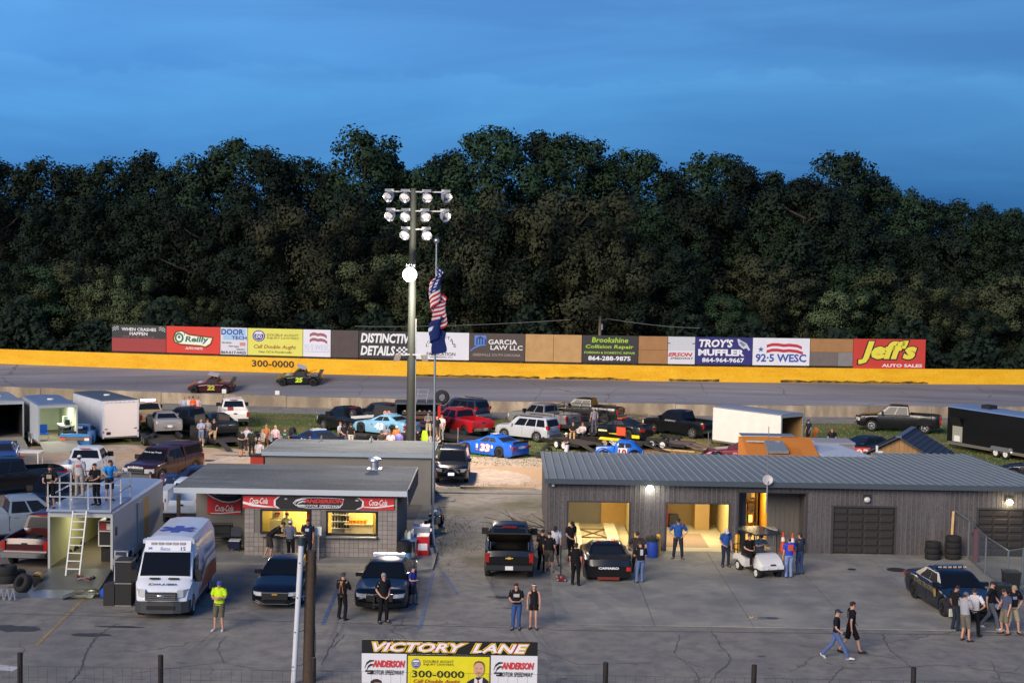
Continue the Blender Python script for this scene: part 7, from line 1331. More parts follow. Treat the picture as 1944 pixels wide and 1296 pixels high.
pit('man in black tee and tan trousers seated on the trailer edge',1088,836,-100,'sit',S(34,34,34),('trousers',S(190,154,104)),hair=S(80,56,40),z=.30)
pit('person in white tee seated low under the railed trailer',1106,838,-110,'sit',S(206,198,196),('trousers',S(90,80,76)),hair=S(150,104,70),z=.1)
pit('man in grey striped tee and cap standing up behind the rails',1128,822,100,'stand',S(120,116,128),('trousers',S(80,80,90)),cap=S(140,134,130),z=.95,girth=1.1)
pit('man in dark jacket standing by the open rear of the white trailer',1534,842,-150,'stand',S(36,44,64),('trousers',S(34,40,54)),cap=S(36,40,54))
pit('man in black shirt looking over the grey container',1578,866,-95,'stand',S(30,32,36),('trousers',S(40,40,46)),hair=S(110,76,56),h=1.95)
bt = gp(352,830)
for px,lab,sc_,hr,po in ((345,'man in pale grey tee standing in the bed of the black pickup',S(170,176,190),S(190,150,96),'one'),(354,'man in white vest standing in the pickup bed beside the orange vest',S(196,192,196),S(110,80,60),'hold'),(363,'person in bright orange vest standing in the pickup bed',S(236,92,40),S(50,40,40),'crossed'),(371,'person in pale pink top at the tail of the pickup bed',S(206,176,176),S(140,110,90),'stand')):
    b_ = gp(px+4,816); person(lab,0,0,-80,po,1.74,sc_,('trousers',S(60,70,96)),hair=hr,loc=(b_.x,b_.y,.72),group=GP_)
make_people()
# ================================================================ light pole, flags
PX = gp(779,868); PXY = (yp(779,850,95).x, 95.0)
t = thing('light_pole','tall dark green pole with rows of floodlights, one of them lit','light pole',(PXY[0],PXY[1],0))
GRN = pm(S(33,39,35),.7,0,.15,2)
MB().tube([(0,0,0),(0,0,6),(0,0,12),(0,0,17.2)],[.29,.27,.23,.20],n=16).build('pole',GRN,t,60); MB().cyl((.30,-.05,0),(.26,-.05,9),.035).build('conduit',ALU,t)
REFL = pm(S(176,180,190),.28,.9,.1,5)
def head(x,z,ax,fx,fy,lit=False,yo=0.):
    """a domed reflector on a short bracket; (fx, fy) where its mouth points sideways and forward"""
    d = Vector((fx,fy,-.55)).normalized(); M = d.to_track_quat('Z','Y').to_matrix(); c = Vector((x,-.25-yo,z))
    h = MB(); h.b2((x-.28,-.3-yo,z+.28),(x+.28,-.12-yo,z+.45)); h = h.build('ballast_box',STEEL,t); MB().bar((x,-.2-yo,z+.3),c-d*.3,.06).build('yoke',STEEL,h)
    m = MB(); pr = [(.08,-.36),(.17,-.3),(.27,-.12),(.32,.14),(.335,.2),(.31,.18),(.25,-.1),(.15,-.26)]; m.lathe(pr,n=20); m.v = [tuple(c + M @ Vector(v)) for v in m.v]; o = m.build('reflector',REFL,t,50)
    m = MB(); m.lathe([(0,.02),(.28,.03)],n=20); m.v = [tuple(c + M @ Vector(v)) for v in m.v]; m.build('lens',pm((.20,.21,.24),.25,.3,.2,6) if not lit else emitmat((1,.97,.9),30),t)
    return c+d*.45, d
for z,xs_ in ((16.7,((-1.5,-.5),(-.5,-.2),(.85,.2),(2.05,.75))),(15.5,((-1.4,-.5),(-.45,-.2),(.75,.3),(2.0,.75))),(14.35,((-.45,-.3),(.85,.2)))):
    MB().bar((min(x for x,_ in xs_)-.2,-.1,z+.3),(max(x for x,_ in xs_)+.2,-.1,z+.3),.08).build('crossarm',STEEL,t)
    for x,fx in xs_: head(x,z,0,fx,-.75)
LC,LD = head(.0,12.0,0,-.05,-1.0,True,1.7); MB().bar((0,-.1,12.36),(0,-2.0,12.36),.09).build('added_lamp_arm',STEEL,t)  # long arm is added so the lit head throws less light on the pole
LC = Vector(LC); m = MB(); m.ball(LC-Vector(LD)*.1,.44,24,16); m.build('lamp_glare',emitmat((1,.97,.92),3),t)  # oversized glowing ball stands in for the glare round the lit lens
l = bpy.data.lights.new('flood','POINT'); l.energy = 5000; l.color = (1,.84,.68); l.shadow_soft_size = .55; o = bpy.data.objects.new('flood',l); COL.objects.link(o); o.parent = t; o.location = LC+Vector((0,-.7,-.35))
for s_ in (-1,1): MB().bar((0,-.2,6.75),(s_*.95,-.25,6.7),.09).build('speaker_arm',STEEL,t); MB().add([(s_*.6,-.5,6.75),(s_*1.0,-.55,6.75),(s_*1.12,-.5,6.3),(s_*.72,-.45,6.35),(s_*.6,-.05,6.75),(s_*1.0,-.05,6.75),(s_*1.05,-.1,6.4),(s_*.7,-.1,6.4)],[(0,1,2,3),(4,5,6,7),(0,1,5,4),(1,2,6,5),(2,3,7,6),(3,0,4,7)]).build('loudspeaker',pm(S(80,76,76),.6),t)
fx = yp(821,1040,67.6).x
t = thing('flagpole','slim silver flagpole with a ball on top and two limp flags','flagpole',(fx,67.6,0)); MB().tube([(.12,-.3,.05),(.02,-.05,.6),(0,0,1.2)],[.06]*3,n=10).build('pole_foot',ALU,t,60); MB().tube([(0,0,1.0),(0,0,8),(0,0,13.75)],[.06,.05,.035],n=12).build('pole',ALU,t,60); MB().ball((0,0,13.85),.13,12,8).build('finial',ALU,t,60)
def flag(name,label,ztop,hoist,fly,colfn,mats,seed):
    r = random.Random(seed); nu, nv = 26, 26; m = MB(); vs = []; base = {}
    for j in range(nv+1):
        v = j/nv
        for i in range(nu+1):
            u = i/nu; drop = u*fly*.92; sp = .17+.30*(1-abs(2*u-1))*(.5+.5*v)
            x = .05+ (math.sin(u*9.5+v*1.6)*.36*min(1,u*4) + u*.10 - .05*math.sin(v*5)); y = -.05+math.cos(u*8.0+v*1.2)*.16*min(1,u*4)
            vs.append((x,y,ztop-v*hoist-drop*(1-.12*math.sin(u*6+v))))
    fs = []; mi = []
    for j in range(nv):
        for i in range(nu): fs.append((j*(nu+1)+i,j*(nu+1)+i+1,(j+1)*(nu+1)+i+1,(j+1)*(nu+1)+i)); mi.append(colfn((i+.5)/nu,(j+.5)/nv))
    m.v = vs; m.f = fs; m.mi = mi; o = m.build(name,mats,None,70); o.location = (fx,67.6,0); return tag(o,label,'flag')
def usa(u,v):
    if u < .4 and v < 7/13:
        a = (u/.4*6)%1; b = (v/(7/13)*5)%1; return 3 if abs(a-.5)<.22 and abs(b-.5)<.22 else 2
    return 0 if int(v*13)%2 == 0 else 1
FM = [cloth(S(190,44,52)),cloth(S(224,218,216)),cloth(S(44,52,104)),cloth(S(214,214,224))]
flag('striped_flag','limp red and white striped flag with starred blue corner on the flagpole',12.75,1.5,1.75,usa,FM,1); flag('blue_flag','limp dark blue flag hanging below the striped flag',10.6,1.0,1.05,lambda u,v: 1 if (.3<u<.45 and .3<v<.5) else 0,[cloth(S(36,50,104)),cloth(S(200,204,214))],2)
# ================================================================ foreground: utility pole, victory sign, fence
bp_ = yp(580,1300,46); t = thing('utility_pole','short brown wooden utility pole with white conduit in the foreground','utility pole',(yp(586,1250,46).x,46,0))
MB().tube([(0,0,0),(.02,0,2),(.05,0,4.15)],[.185,.172,.158],n=14).build('pole',DARKWOOD,t,60); x1 = yp(555,1296,45.7).x-t.location.x; x2 = yp(572,1034,45.7).x-t.location.x; zb = yp(555,1296,45.7).z; zt = yp(572,1034,45.7).z
MB().cyl((x1-.01,-.3,zb-1),(x2,-.3,zt),.085,n=14).build('conduit',pm(S(206,208,214),.5,0,.08,2),t,60); MB().cyl((x2,-.3,zt),(x2+.01,-.3,zt+.26),.12,n=12).build('conduit_head',pm(S(40,54,58),.5),t,60)
for k in range(4): q = (k+.5)/4; MB().bar((x1+(x2-x1)*q-.02,-.41,zb+(zt-zb)*q),(x1+(x2-x1)*q+.25,-.1,zb+(zt-zb)*q),.03).build('strap',STEEL,t)
m = MB(); pts = [(.2+.03*math.sin(k),-.12,4.0-k*.35) for k in range(12)]; [m.bar(a,b,.018) for a,b in zip(pts,pts[1:])]; m.build('cable',BLACKM,t)
VY = 42.0; a = yp(687,1213,VY); b = yp(1021,1217,VY); t = thing('victory_lane_sign','wide victory lane sign with yellow lawyer advertisement between white panels','sign',(a.x,VY,0)); LW = b.x-a.x; zt = a.z; zb = zt-2.3
MB().b2((0,0,zt-.39),(LW,.05,zt)).build('header_panel',pm(S(16,16,18),.5),t); e1 = (773-687)/334*LW; e2 = (932-687)/334*LW; WP = pm(S(222,222,226),.5,0,.04,2)
MB().b2((0,.002,zb),(e1-.01,.05,zt-.395)).build('white_panel',WP,t); MB().b2((e2+.01,.002,zb),(LW,.05,zt-.395)).build('white_panel',WP,t); MB().b2((e1,-.006,zb),(e2,.05,zt-.40)).build('frame_panel',pm((.02,.02,.02),.5),t)
for x in (.3,LW/2,LW-.3): MB().b2((x-.06,.055,0),(x+.06,.15,zt-.1)).build('post',DARKWOOD,t)
f = Face(t,(0,-.002,zt-.39),(1,0,0),(0,0,1),LW,.39); f.text('VICTORY  LANE',.055,.1,.955,.9,S(226,206,40),.3,.10); f.text('VICTORY  LANE',.06,.14,.95,.86,S(206,44,40),.3,.06); f.text('VICTORY  LANE',.063,.17,.947,.83,S(232,232,232),.3,.028)
def anderson(x0): 
    f = Face(t,(x0+.04,-.002,zt-1.05),(1,0,0),(0,0,1),e1-.08,.55); speedway(f,0,0,1,1,False)
anderson(0); anderson(e2)
f = Face(t,(e1+.03,-.008,zt-.42-1.72),(1,0,0),(0,0,1),e2-e1-.06,1.70); f.rect(0,0,1,1,pm(S(226,214,30),.5),'advert_ground')
f.ell(.10,.87,.058,.085,S(56,56,130)); f.ell(.10,.87,.05,.072,S(214,214,226)); f.ell(.10,.87,.045,.066,S(56,56,130)); f.poly([(.06,.90),(.07,.925),(.13,.925),(.14,.90),(.125,.895),(.075,.895)],Wt); f.text('00',.07,.83,.13,.885,Wt)
f.text('DOUBLE AUGHT',.19,.89,.56,.935,S(96,92,30)); f.text('INJURY LAWYERS',.19,.835,.56,.88,S(96,92,30)); f.text('300-0000',.05,.64,.69,.76,S(28,26,20),0,.01); f.text('Call Double Aught',.07,.53,.64,.61,S(170,70,30),.25,.01); f.text('Greenville  ·  Spartanburg  ·  Powdersville',.12,.48,.56,.505,S(110,104,40)); 
f.poly([(.70,.0),(.70,.45),(.73,.58),(.79,.63),(.84,.66),(.93,.66),(.985,.6),(1.0,.5),(1,.0)],S(34,34,44),'portrait_suit'); f.poly([(.80,.3),(.82,.66),(.86,.60),(.92,.66),(.90,.3)],S(220,220,224),'portrait_shirt'); f.poly([(.845,.3),(.855,.6),(.875,.6),(.885,.3)],S(180,40,44),'portrait_tie'); f.ell(.87,.80,.065,.125,S(206,160,132),'portrait_face'); f.poly([(.805,.82),(.808,.88),(.83,.925),(.87,.94),(.91,.925),(.932,.88),(.935,.82),(.925,.87),(.90,.905),(.87,.91),(.84,.905),(.815,.87)],S(80,64,54),'portrait_hair'); f.rect(.845,.735,.895,.745,S(150,84,76),'portrait_mouth'); f.rect(.835,.81,.855,.818,S(50,40,40),'portrait_eye'); f.rect(.885,.81,.905,.818,S(50,40,40),'portrait_eye')
f = Face(t,(0,-.0,zb),(1,0,0),(0,0,1),e1,1.1); f.ell(.33,.92,.13,.14,S(150,110,90),'portrait_face'); f.poly([(.2,.9),(.2,1.0),(.27,1.06),(.36,1.07),(.44,1.02),(.46,.93),(.42,.98),(.3,.99),(.24,.95)],S(40,34,32),'portrait_hair')
fen = thing('wire_fence','welded wire fence on dark round posts along the bottom of the picture','fence',(0,0,0)); FYY = 41.4; px_ = [38-283,38,305,595,872,1150,1432,1735,2030]
PX_ = [yp(p,1260,FYY).x for p in px_]; DKP = pm(S(44,38,36),.7,.2,.2,4)
for k_,x in enumerate(PX_):
    if k_ != 4: MB().cyl((x,FYY,0),(x,FYY,yp(972,1255,FYY).z+.02),.075,n=12).build('post',DKP,fen,50)
for k in range(len(PX_)-1):
    m = MB(); a_,b_ = PX_[k],PX_[k+1]; zt_ = yp(972,1255,FYY).z-.33; n = 15
    for i in range(n+1): x = a_+(b_-a_)*i/n; m.bar((x,FYY-.08,.1),(x,FYY-.08,zt_+.02*math.sin(i)),.006)
    z = zt_
    while z > .2: m.bar((a_,FYY-.08,z),(b_,FYY-.08,z-.01),.006); z -= .32
    m.build('wire_mesh',pm(S(60,58,58),.6,.3),fen)['kind'] = 'stuff'
# ================================================================ round the concession stand
def T(name,label,cat,px,py,rz=0.,z=0.,loc=None): return thing(name,label,cat,loc or gp(px,py,z),rz)
t = T('folding_table','folding table with bottles beside the right end of the stand','table',768,1078); t.location = (-4.35,65.3,.1)
MB().b2((-.35,-.7,.70),(.35,.7,.74)).build('top',pm(S(90,120,160),.5),t); [MB().bar((x,y,0),(x,y,.7),.04).build('leg',STEEL,t) for x in (-.3,.3) for y in (-.6,.6)]
for i,(x,y,c_) in enumerate(((-.15,-.1,S(214,206,160)),(.0,-.3,S(206,214,214)),(.1,.0,S(220,220,210)))): o = MB().lathe([(.0,0),(.09,0),(.09,.22),(.03,.30),(.03,.34),(0,.34)],n=10).build('sauce_bottle',pm(c_,.4)); o.location = Vector(t.location)+Vector((x,y,.74)); tag(o,['cream jug at the left of the three on the folding table','white jug nearest the camera on the folding table','clear jug at the back of the folding table'][i],'bottle','jugs on the folding table')
t = T('waste_barrel','light blue barrel with a black bag beside the stand corner','barrel',757,1090); t.location = (-4.45,63.7,.1); MB().lathe([(0,0),(.27,0),(.29,.2),(.29,.5),(.28,.78),(.0,.78)],n=18).build('barrel',pm(S(110,160,196),.5),t,50); MB().lathe([(.31,.42),(.32,.6),(.34,.80),(.2,.9),(.05,.84)],n=18).build('bag',pm((.01,.01,.012),.3,0,.2,20,.8),t,50)
t = T('cola_cooler','red drink cooler with white lettering beside the folding table','cooler',787,1060); t.location = (-3.75,65.2,.1); MB().b2((-.25,-.3,0),(.25,.3,.85)).build('body',paint(S(190,36,40)),t); MB().b2((-.26,-.31,.85),(.26,.31,.9)).build('lid',WHITEP,t); f = Face(t,(-.2,-.304,.25),(1,0,0),(0,0,1),.4,.3); f.rect(0,0,1,1,Wt,'label_panel')
t = T('white_bin','grey and white lidded bin behind the red cooler','bin',790,1040); t.location = (-3.9,66.5,.1); MB().b2((-.35,-.3,0),(.35,.3,.95)).build('body',pm(S(176,178,180),.6),t); MB().b2((-.37,-.32,.95),(.37,.32,1.05)).build('lid',pm(S(190,196,214),.5),t)
t = T('red_cool_box','red cool box with white lid against the side of the stand','cool box',790,990); t.location = (-3.95,68.2,0); MB().b2((-.45,-.35,0),(.45,.35,.55)).build('box',paint(S(130,24,36)),t); MB().b2((-.47,-.37,.55),(.47,.37,.63)).build('lid',WHITEP,t)
o = MB().ball((0,0,.28),(.45,.38,.32),14,9).build('rubbish_bag',pm((.008,.008,.009),.25,0,.2,20,1.),None,60); tag(o,'shiny black rubbish bag on the gravel beside the flagpole','bag').location = (*gp(806,1016)[:2],.02); MB().ball((.05,0,.6),(.09,.09,.1),8,5).build('knot',pm((.008,.008,.009),.25,0,.2,20,1.),o,60)
o = MB().b2((-.45,-.5,0),(.45,.5,.03)).build('cardboard_sheet',pm(S(170,150,108),.9,0,.15,4)); tag(o,'flat tan sheet lying on the ground right of the rubbish bag','sheet').location = (*gp(831,1008)[:2],.03)
o = MB().b2((-.55,-.35,0),(.55,.35,.06)).build('paving_slab',CONC); tag(o,'pale paving slab on the gravel lane below the off-roader','slab').location = (*gp(844,950)[:2],.02)
o = MB().b2((-2.1,-.12,0),(2.1,.12,.15)).build('parking_kerb',pm(S(170,150,124),.9,0,.2,4,.3)); tag(o,'long low parking kerb on the grass behind the gravel lane','kerb').location = (*gp(944,928)[:2],.0)
o = MB().b2((-3.6,-.28,0),(3.6,.28,.06)).build('concrete_edge',CONC); tag(o,'concrete edging strip across the gravel lane','kerb').location = (*gp(930,936)[:2],.012)
t = T('motorbike','dark motorbike with pale tank parked behind the stand','motorbike',804,965); t.location = (-3.55,71.6,0); t.rotation_euler = (0,0,R(70))
for x in (-.68,.68): wheel(t,x,0,.31,.13,'black',1)
MB().ball((.1,0,.78),(.34,.16,.15),10,6).build('tank',paint(S(206,208,212)),t,60); MB().ball((-.38,0,.78),(.36,.15,.09),10,6).build('seat',BLACKM,t,60); MB().b2((-.25,-.14,.28),(.3,.14,.62)).build('engine',STEEL,t); m = MB(); m.bar((.68,.1,.31),(.42,.1,1.0),.05); m.bar((.68,-.1,.31),(.42,-.1,1.0),.05); m.bar((.4,-.36,1.05),(.4,.36,1.05),.035); m.build('fork',CHROME,t); MB().ball((.55,0,.92),(.1,.1,.1),8,6).build('headlamp',CLEARLT,t,60)
t = T('menu_board','small white notice board on a thin post at the stand','sign',605,1062); t.location = (yp(604,1062,CY-.6).x,CY-.6,.1); MB().bar((0,0,0),(0,0,1.1),.06).build('post',pm(S(150,150,150),.5),t); MB().b2((-.13,-.03,1.05),(.13,.03,1.42)).build('board',WHITEP,t)
# porch clutter
t = T('handcart','dark wire handcart standing in the porch under the small banner','cart',425,1040); t.location = (yp(418,1035,66).x,66.2,.1); 
m = MB(); [m.bar((x,y,.15),(x,y,1.0),.035) for x in (-.45,.45) for y in (-.3,.3)]; [m.bar((-.45,y,z),(.45,y,z),.03) for y in (-.3,.3) for z in (.3,.65,1.0)]; m.build('frame',BLACKM,t); MB().b2((-.42,-.28,.5),(.42,.28,.95)).build('load',pm(S(34,40,38),.8),t); [wheel(t,x,y,.1,.05,'black',1) for x in (-.45,.45) for y in (-.3,.3)]
t = T('porch_chair','dark folding chair with a white seat in the porch','chair',447,1048); t.location = (yp(446,1048,65.4).x,65.4,.1); MB().b2((-.24,-.22,.44),(.24,.22,.49)).build('seat',pm(S(190,192,196),.6),t); MB().box((0,.24,.78),(.46,.04,.4),rx=-.15).build('backrest',pm(S(40,44,60),.7),t); [MB().bar((x,y,0),(x,y*.9,.46),.03).build('leg',BLACKM,t) for x in (-.22,.22) for y in (-.2,.22)]; MB().b2((-.2,-.2,.12),(.2,.2,.4)).build('blue_cloth',cloth(S(36,40,74)),t)
# ================================================================ round the garage
def bollard(px,py,lab,h=1.0): o = MB().lathe([(0,0),(.11,0),(.11,h-.06),(.07,h-.01),(0,h)],n=14).build('bollard',pm(S(226,166,24),.5,0,.12,3),None,50); tag(o,lab,'bollard','yellow bollards at the bay doors').location = (*gp(px,py)[:2],.03)
bollard(1208,1054,'yellow bollard behind the man in the dark grey tee'); bollard(1249,1057,'yellow bollard right of the blue barrel'); bollard(1399,1059,'yellow bollard behind the golf cart',1.05)
t = T('blue_barrel','blue plastic barrel with a black bag between two yellow bollards','barrel',1238,1058); t.location.z = .03; MB().lathe([(0,0),(.26,0),(.28,.25),(.28,.55),(.26,.85),(0,.85)],n=18).build('barrel',pm(S(36,70,160),.45),t,50); MB().lathe([(.29,.72),(.3,.86),(.2,.95),(.05,.9)],n=18).build('bag',pm((.01,.01,.012),.3,0,.2,20,.8),t,50)
t = T('black_bin','low black bin behind the men, left of the blue barrel','bin',1226,1055); t.location.z=.03; MB().lathe([(0,0),(.2,0),(.24,.6),(.25,.62),(0,.64)],n=14).build('body',BLACKM,t,50); MB().lathe([(.26,.6),(.26,.66),(0,.7)],n=14).build('lid',pm(S(40,40,44),.4),t,50)
def cone(px,py,lab): t = T('traffic_cone',lab,'cone',px,py); t.location.z=.045; t['group']='traffic cones in the porch'; MB().b2((-.19,-.19,0),(.19,.19,.04)).build('base',pm(S(200,70,30),.6),t); MB().lathe([(.15,.04),(.03,.9),(0,.91)],n=14).build('body',pm(S(216,78,34),.5),t,50); MB().lathe([(.098,.48),(.072,.66)],n=14).build('stripe',pm(S(226,222,214),.4),t,50).scale=(1.04,1.04,1)
cone(1486,1048,'orange traffic cone with white band, left of the pair in the porch'); cone(1504,1050,'orange traffic cone with white band, right of the pair in the porch')
t = T('work_table','small white table at the workshop doorway','table',1452,1040); t.location.z=.045; MB().b2((-.5,-.35,.85),(.5,.35,.9)).build('top',pm(S(176,172,160),.6),t); [MB().bar((x,y,0),(x,y,.85),.05).build('leg',STEEL,t) for x in (-.45,.45) for y in (-.3,.3)]
t = T('porch_post_pole','thin yellow and white pole carrying a round satellite dish','satellite dish',1453,1062); t.location = (yp(1453,1050,GY-.5).x,GY-.5,.03); zt = yp(1457,912,GY-.5).z; MB().cyl((0,0,0),(0,0,1.9),.05).build('lower_pole',pm(S(206,156,50),.5),t); MB().cyl((0,0,1.9),(0,0,zt),.035).build('upper_pole',ALU,t); MB().cyl((.0,.1,zt),(.02,.1,zt+2.4),.018).build('aerial_rod',STEEL,t)
m = MB(); m.lathe([(0,.06),(.14,.045),(.22,0),(.23,0),(.14,.03),(0,.04)],n=20); d = Vector((-.1,-1,.35)).normalized(); M = (-d).to_track_quat('Z','Y').to_matrix(); m.v = [tuple(Vector((0,-.08,zt+.02)) + M @ Vector(v)) for v in m.v]; m.build('dish',pm(S(176,172,172),.5,.1),t,60); MB().bar((0,-.08,zt-.18),(0,-.38,zt+.02),.025).build('feed_arm',STEEL,t)
t = T('floor_jack','red trolley jack with upright black handle beside the huddle','jack',1065,1102); t.location.z=.04; MB().b2((-.14,-.35,.05),(.14,.35,.16)).build('body',paint(S(120,24,28)),t); MB().bar((0,.25,.12),(-.02,.45,1.35),.05).build('handle',BLACKM,t); [MB().cyl((x-.03,y,.06),(x+.03,y,.06),.06).build('caster',STEEL,t) for x in (-.15,.15) for y in (-.3,.3)]; MB().cyl((0,-.25,.16),(0,-.25,.22),.06).build('saddle',STEEL,t)
tyre_me = MB().lathe([(.19,-.13),(.31,-.13),(.345,-.09),(.345,.09),(.31,.13),(.19,.13),(.17,.1),(.17,-.1)],n=22).mesh('tyre',RUBBER,50)
def tyres(px,py,n,lab,zz=.04):
    p = gp(px,py)
    for k in range(n):
        o = link('tyre',tyre_me); o.location = (p.x+rnd.uniform(-.02,.02),p.y+rnd.uniform(-.02,.02),zz+.13+.26*k); o.rotation_euler = (0,0,rnd.uniform(0,6)); tag(o,lab % (['bottom','second','third','fourth'][k] if k < n-1 else 'top'),'tyre','tyres stacked at the garage wall')
tyres(1770,1062,3,'black tyre, %s of the lower stack by the dark door'); tyres(1808,1062,4,'black tyre, %s of the taller stack beside the leaning board')
a = gp(1795,1052); b = yp(1808,970,GY-.06); t = MB().bar((a.x,GY-.35,.03),(b.x+.06,GY-.03,b.z),.11,.04).build('leaning_board',WOOD); tag(t,'pale wooden board leaning against the garage wall','board')
t = thing('chain_link_gate','chain link gate with pipe frame at the right of the garage','gate',(0,0,0)); GF = pm(S(130,138,142),.4,.6,.1,4)
q = [gp(1838,1062),gp(1870,1092),gp(1912,1118),gp(1940,1112)]; tops_ = [1.75,1.7,1.62,1.6]; tops_[0]=1.8
for p_,h in zip(q,tops_): MB().cyl((p_.x,p_.y,0),(p_.x,p_.y,h),.04,n=10).build('gate_post',GF,t,50)
wall0 = Vector((yp(1812,985,GY-.05).x,GY-.05,2.1)); MB().bar(wall0,(q[0].x,q[0].y,1.78),.045).build('brace',GF,t)
for a_,b_,ha,hb in zip(q,q[1:],tops_,tops_[1:]):
    MB().bar((a_.x,a_.y,ha-.03),(b_.x,b_.y,hb-.03),.045).build('top_rail',GF,t); MB().bar((a_.x,a_.y,.12),(b_.x,b_.y,.12),.04).build('bottom_rail',GF,t)
    m = MB(); n = int((b_-a_).length/.16)
    for i in range(-10,n+1):
        for s_ in (0,1):
            u0, u1 = i/n, (i+10)/n; z0,z1 = .12, min(ha,hb)-.05
            if s_: z0,z1 = z1,z0
            lo = max(0,u0); hi = min(1,u1)
            if hi <= lo: continue
            f0 = (lo-u0)/(u1-u0); f1 = (hi-u0)/(u1-u0); A = a_.lerp(b_,lo); B = a_.lerp(b_,hi); m.bar((A.x,A.y,z0+(z1-z0)*f0),(B.x,B.y,z0+(z1-z0)*f1),.007)
    m.build('wire_mesh',GF,t)['kind'] = 'stuff'
t = T('fire_hose_stand','dull red standpipe behind the chain link gate','standpipe',1852,1068); MB().cyl((0,0,.02),(0,0,1.55),.14,n=14).build('pipe',pm(S(120,60,62),.7,0,.2,3),t,50); MB().cyl((-.2,0,1.3),(.2,0,1.3),.07,n=10).build('outlet',pm(S(90,40,44),.6),t); MB().ball((0,0,1.6),.12,10,6).build('cap',BLACKM,t)
for i,(px,py,lab) in enumerate(((1918,1135,'tall black wheeled bin behind the cap wearer at the right edge'),(1902,1150,'lower black bin left of the tall wheeled bin'))): t = T('wheeled_bin',lab,'bin',px,py); t.location.z=.04; MB().loft([[(x*s_,y*s_,z) for x,y in ((-.28,-.3),(.28,-.3),(.28,.3),(-.28,.3))] for z,s_ in ((.05,.85),(1.0-.2*i,1.05))]).build('body',pm(S(26,27,30),.6),t); MB().b2((-.31,-.34,1.0-.2*i),(.31,.34,1.06-.2*i)).build('lid',pm(S(36,38,42),.5),t); [MB().cyl((x-.03,.28,.1),(x+.03,.28,.1),.1).build('wheel',RUBBER,t) for x in (-.25,.25)]
# brushwood pile at the garage corner
r = random.Random(8)
t = T('brushwood_pile','tangle of bare dark branches at the left corner of the garage','branches',1010,1030); t.location = (1.1,70.4,0)
for k in range(26):
    a = Vector((r.uniform(-.6,1.0),r.uniform(-.8,.6),r.uniform(.05,.4))); b = a+Vector((r.uniform(-2.2,-.2),r.uniform(-.8,.8),r.uniform(.0,.75))); mid = a.lerp(b,.5)+Vector((0,0,r.uniform(-.1,.15))); MB().tube([a,mid,b],[.03,.02,.008],n=5).build('branch',pm(S(70,62,54),.9),t)
# weeds along the lane edges
def weeds(name,lab,pts,n,seed):
    r = random.Random(seed); vs = []; fs = []
    for k in range(n):
        c = r.choice(pts); p = gp(*c); x,y = p.x+r.gauss(0,.5),p.y+r.gauss(0,.7); h = r.uniform(.03,.10); a = r.uniform(0,3.14); b = len(vs); vs += [(x-.02*math.cos(a),y-.02*math.sin(a),.016),(x+.02*math.cos(a),y+.02*math.sin(a),.016),(x+r.uniform(-.04,.04),y+r.uniform(-.04,.04),h)]; fs.append((b,b+1,b+2))
    me = bpy.data.meshes.new(name); me.from_pydata(vs,[],fs); me.materials.append(bpy.data.materials['grass_blade']); tag(link(name,me),lab,'weeds',kind='stuff')
weeds('weeds','straggling weeds along the edges of the gravel lane',[(840,1030),(850,1010),(835,1055),(828,1075),(870,1000),(1020,1040),(1025,1062),(900,1000),(960,1005),(880,1040),(1010,985),(860,985),(915,922),(1000,922),(960,924),(880,925)],1100,3)
# ================================================================ left lot clutter round the deck trailer
t = T('tall_speaker_case','tall black equipment case standing left of the ambulance','case',238,1147); MB().b2((-.3,-.35,0),(.3,.35,1.75)).build('body',pm(S(26,26,28),.7,0,.2,4),t); [MB().b2((-.31,-.36,z),(.31,.36,z+.04)).build('band',STEEL,t) for z in (.02,.86,1.68)]; MB().b2((-.75,-.3,0),(-.34,.3,.8)).build('side_case',pm(S(34,32,34),.7),t)
t = T('hand_truck','silver hand truck with a round fan behind the black case','hand truck',222,1128); [MB().bar((x,0,0),(x,.1,1.7),.04).build('rail',ALU,t) for x in (-.1,.38)]; [MB().bar((-.1,.05,z),(.38,.05,z),.035).build('crossbar',ALU,t) for z in (.5,1.0,1.68)]; MB().lathe([(.0,0),(.25,0),(.26,.05),(0,.06)],(.1,-.1,1.3),'Y',16).build('fan',STEEL,t,50); [MB().cyl((x-.04,.1,.13),(x+.04,.1,.13),.13).build('wheel',RUBBER,t) for x in (-.12,.4)]
o = MB().ball((0,0,.24),(.34,.28,.27),12,8).build('blue_bag',cloth(S(40,80,170)),None,60); tag(o,'bright blue bag on the ground before the black case','bag').location = (*gp(206,1138)[:2],.02); MB().bar((-.15,0,.5),(.15,0,.5),.03).build('handle',BLACKM,o)
t = T('tool_cabinet','black and white tool cabinet inside the lit deck trailer','cabinet',0,0); t.location = (-16.3,60.9,.5); MB().b2((-.42,-.3,.7),(.42,1.6,1.72)).build('body',pm(S(24,24,27),.5),t); [MB().b2((x-.02,-.32,.68),(x+.02,-.301,1.74)).build('edge_trim',WHITEP,t) for x in (-.42,.42)]; [MB().b2((-.42,-.32,z-.02),(.42,-.302,z+.02)).build('edge_trim',WHITEP,t) for z in (.7,1.3,1.72)]; MB().b2((-.36,-.32,1.34),(-.1,-.301,1.66)).build('red_panel',pm(S(170,40,44),.5),t); MB().b2((-.1,-.322,1.36),(.14,-.302,1.62)).build('white_panel',WHITEP,t); MB().b2((-.38,-.1,.0),(.38,1.4,.6)).build('lower_case',BLACKM,t)
o = MB().ball((0,0,.12),(.28,.35,.16),10,6).build('hi_vis_jacket',cloth(S(190,230,50)),None,60); tag(o,'crumpled neon jacket lying on the tool cabinet','jacket').location = (-16.35,61.2,2.22)
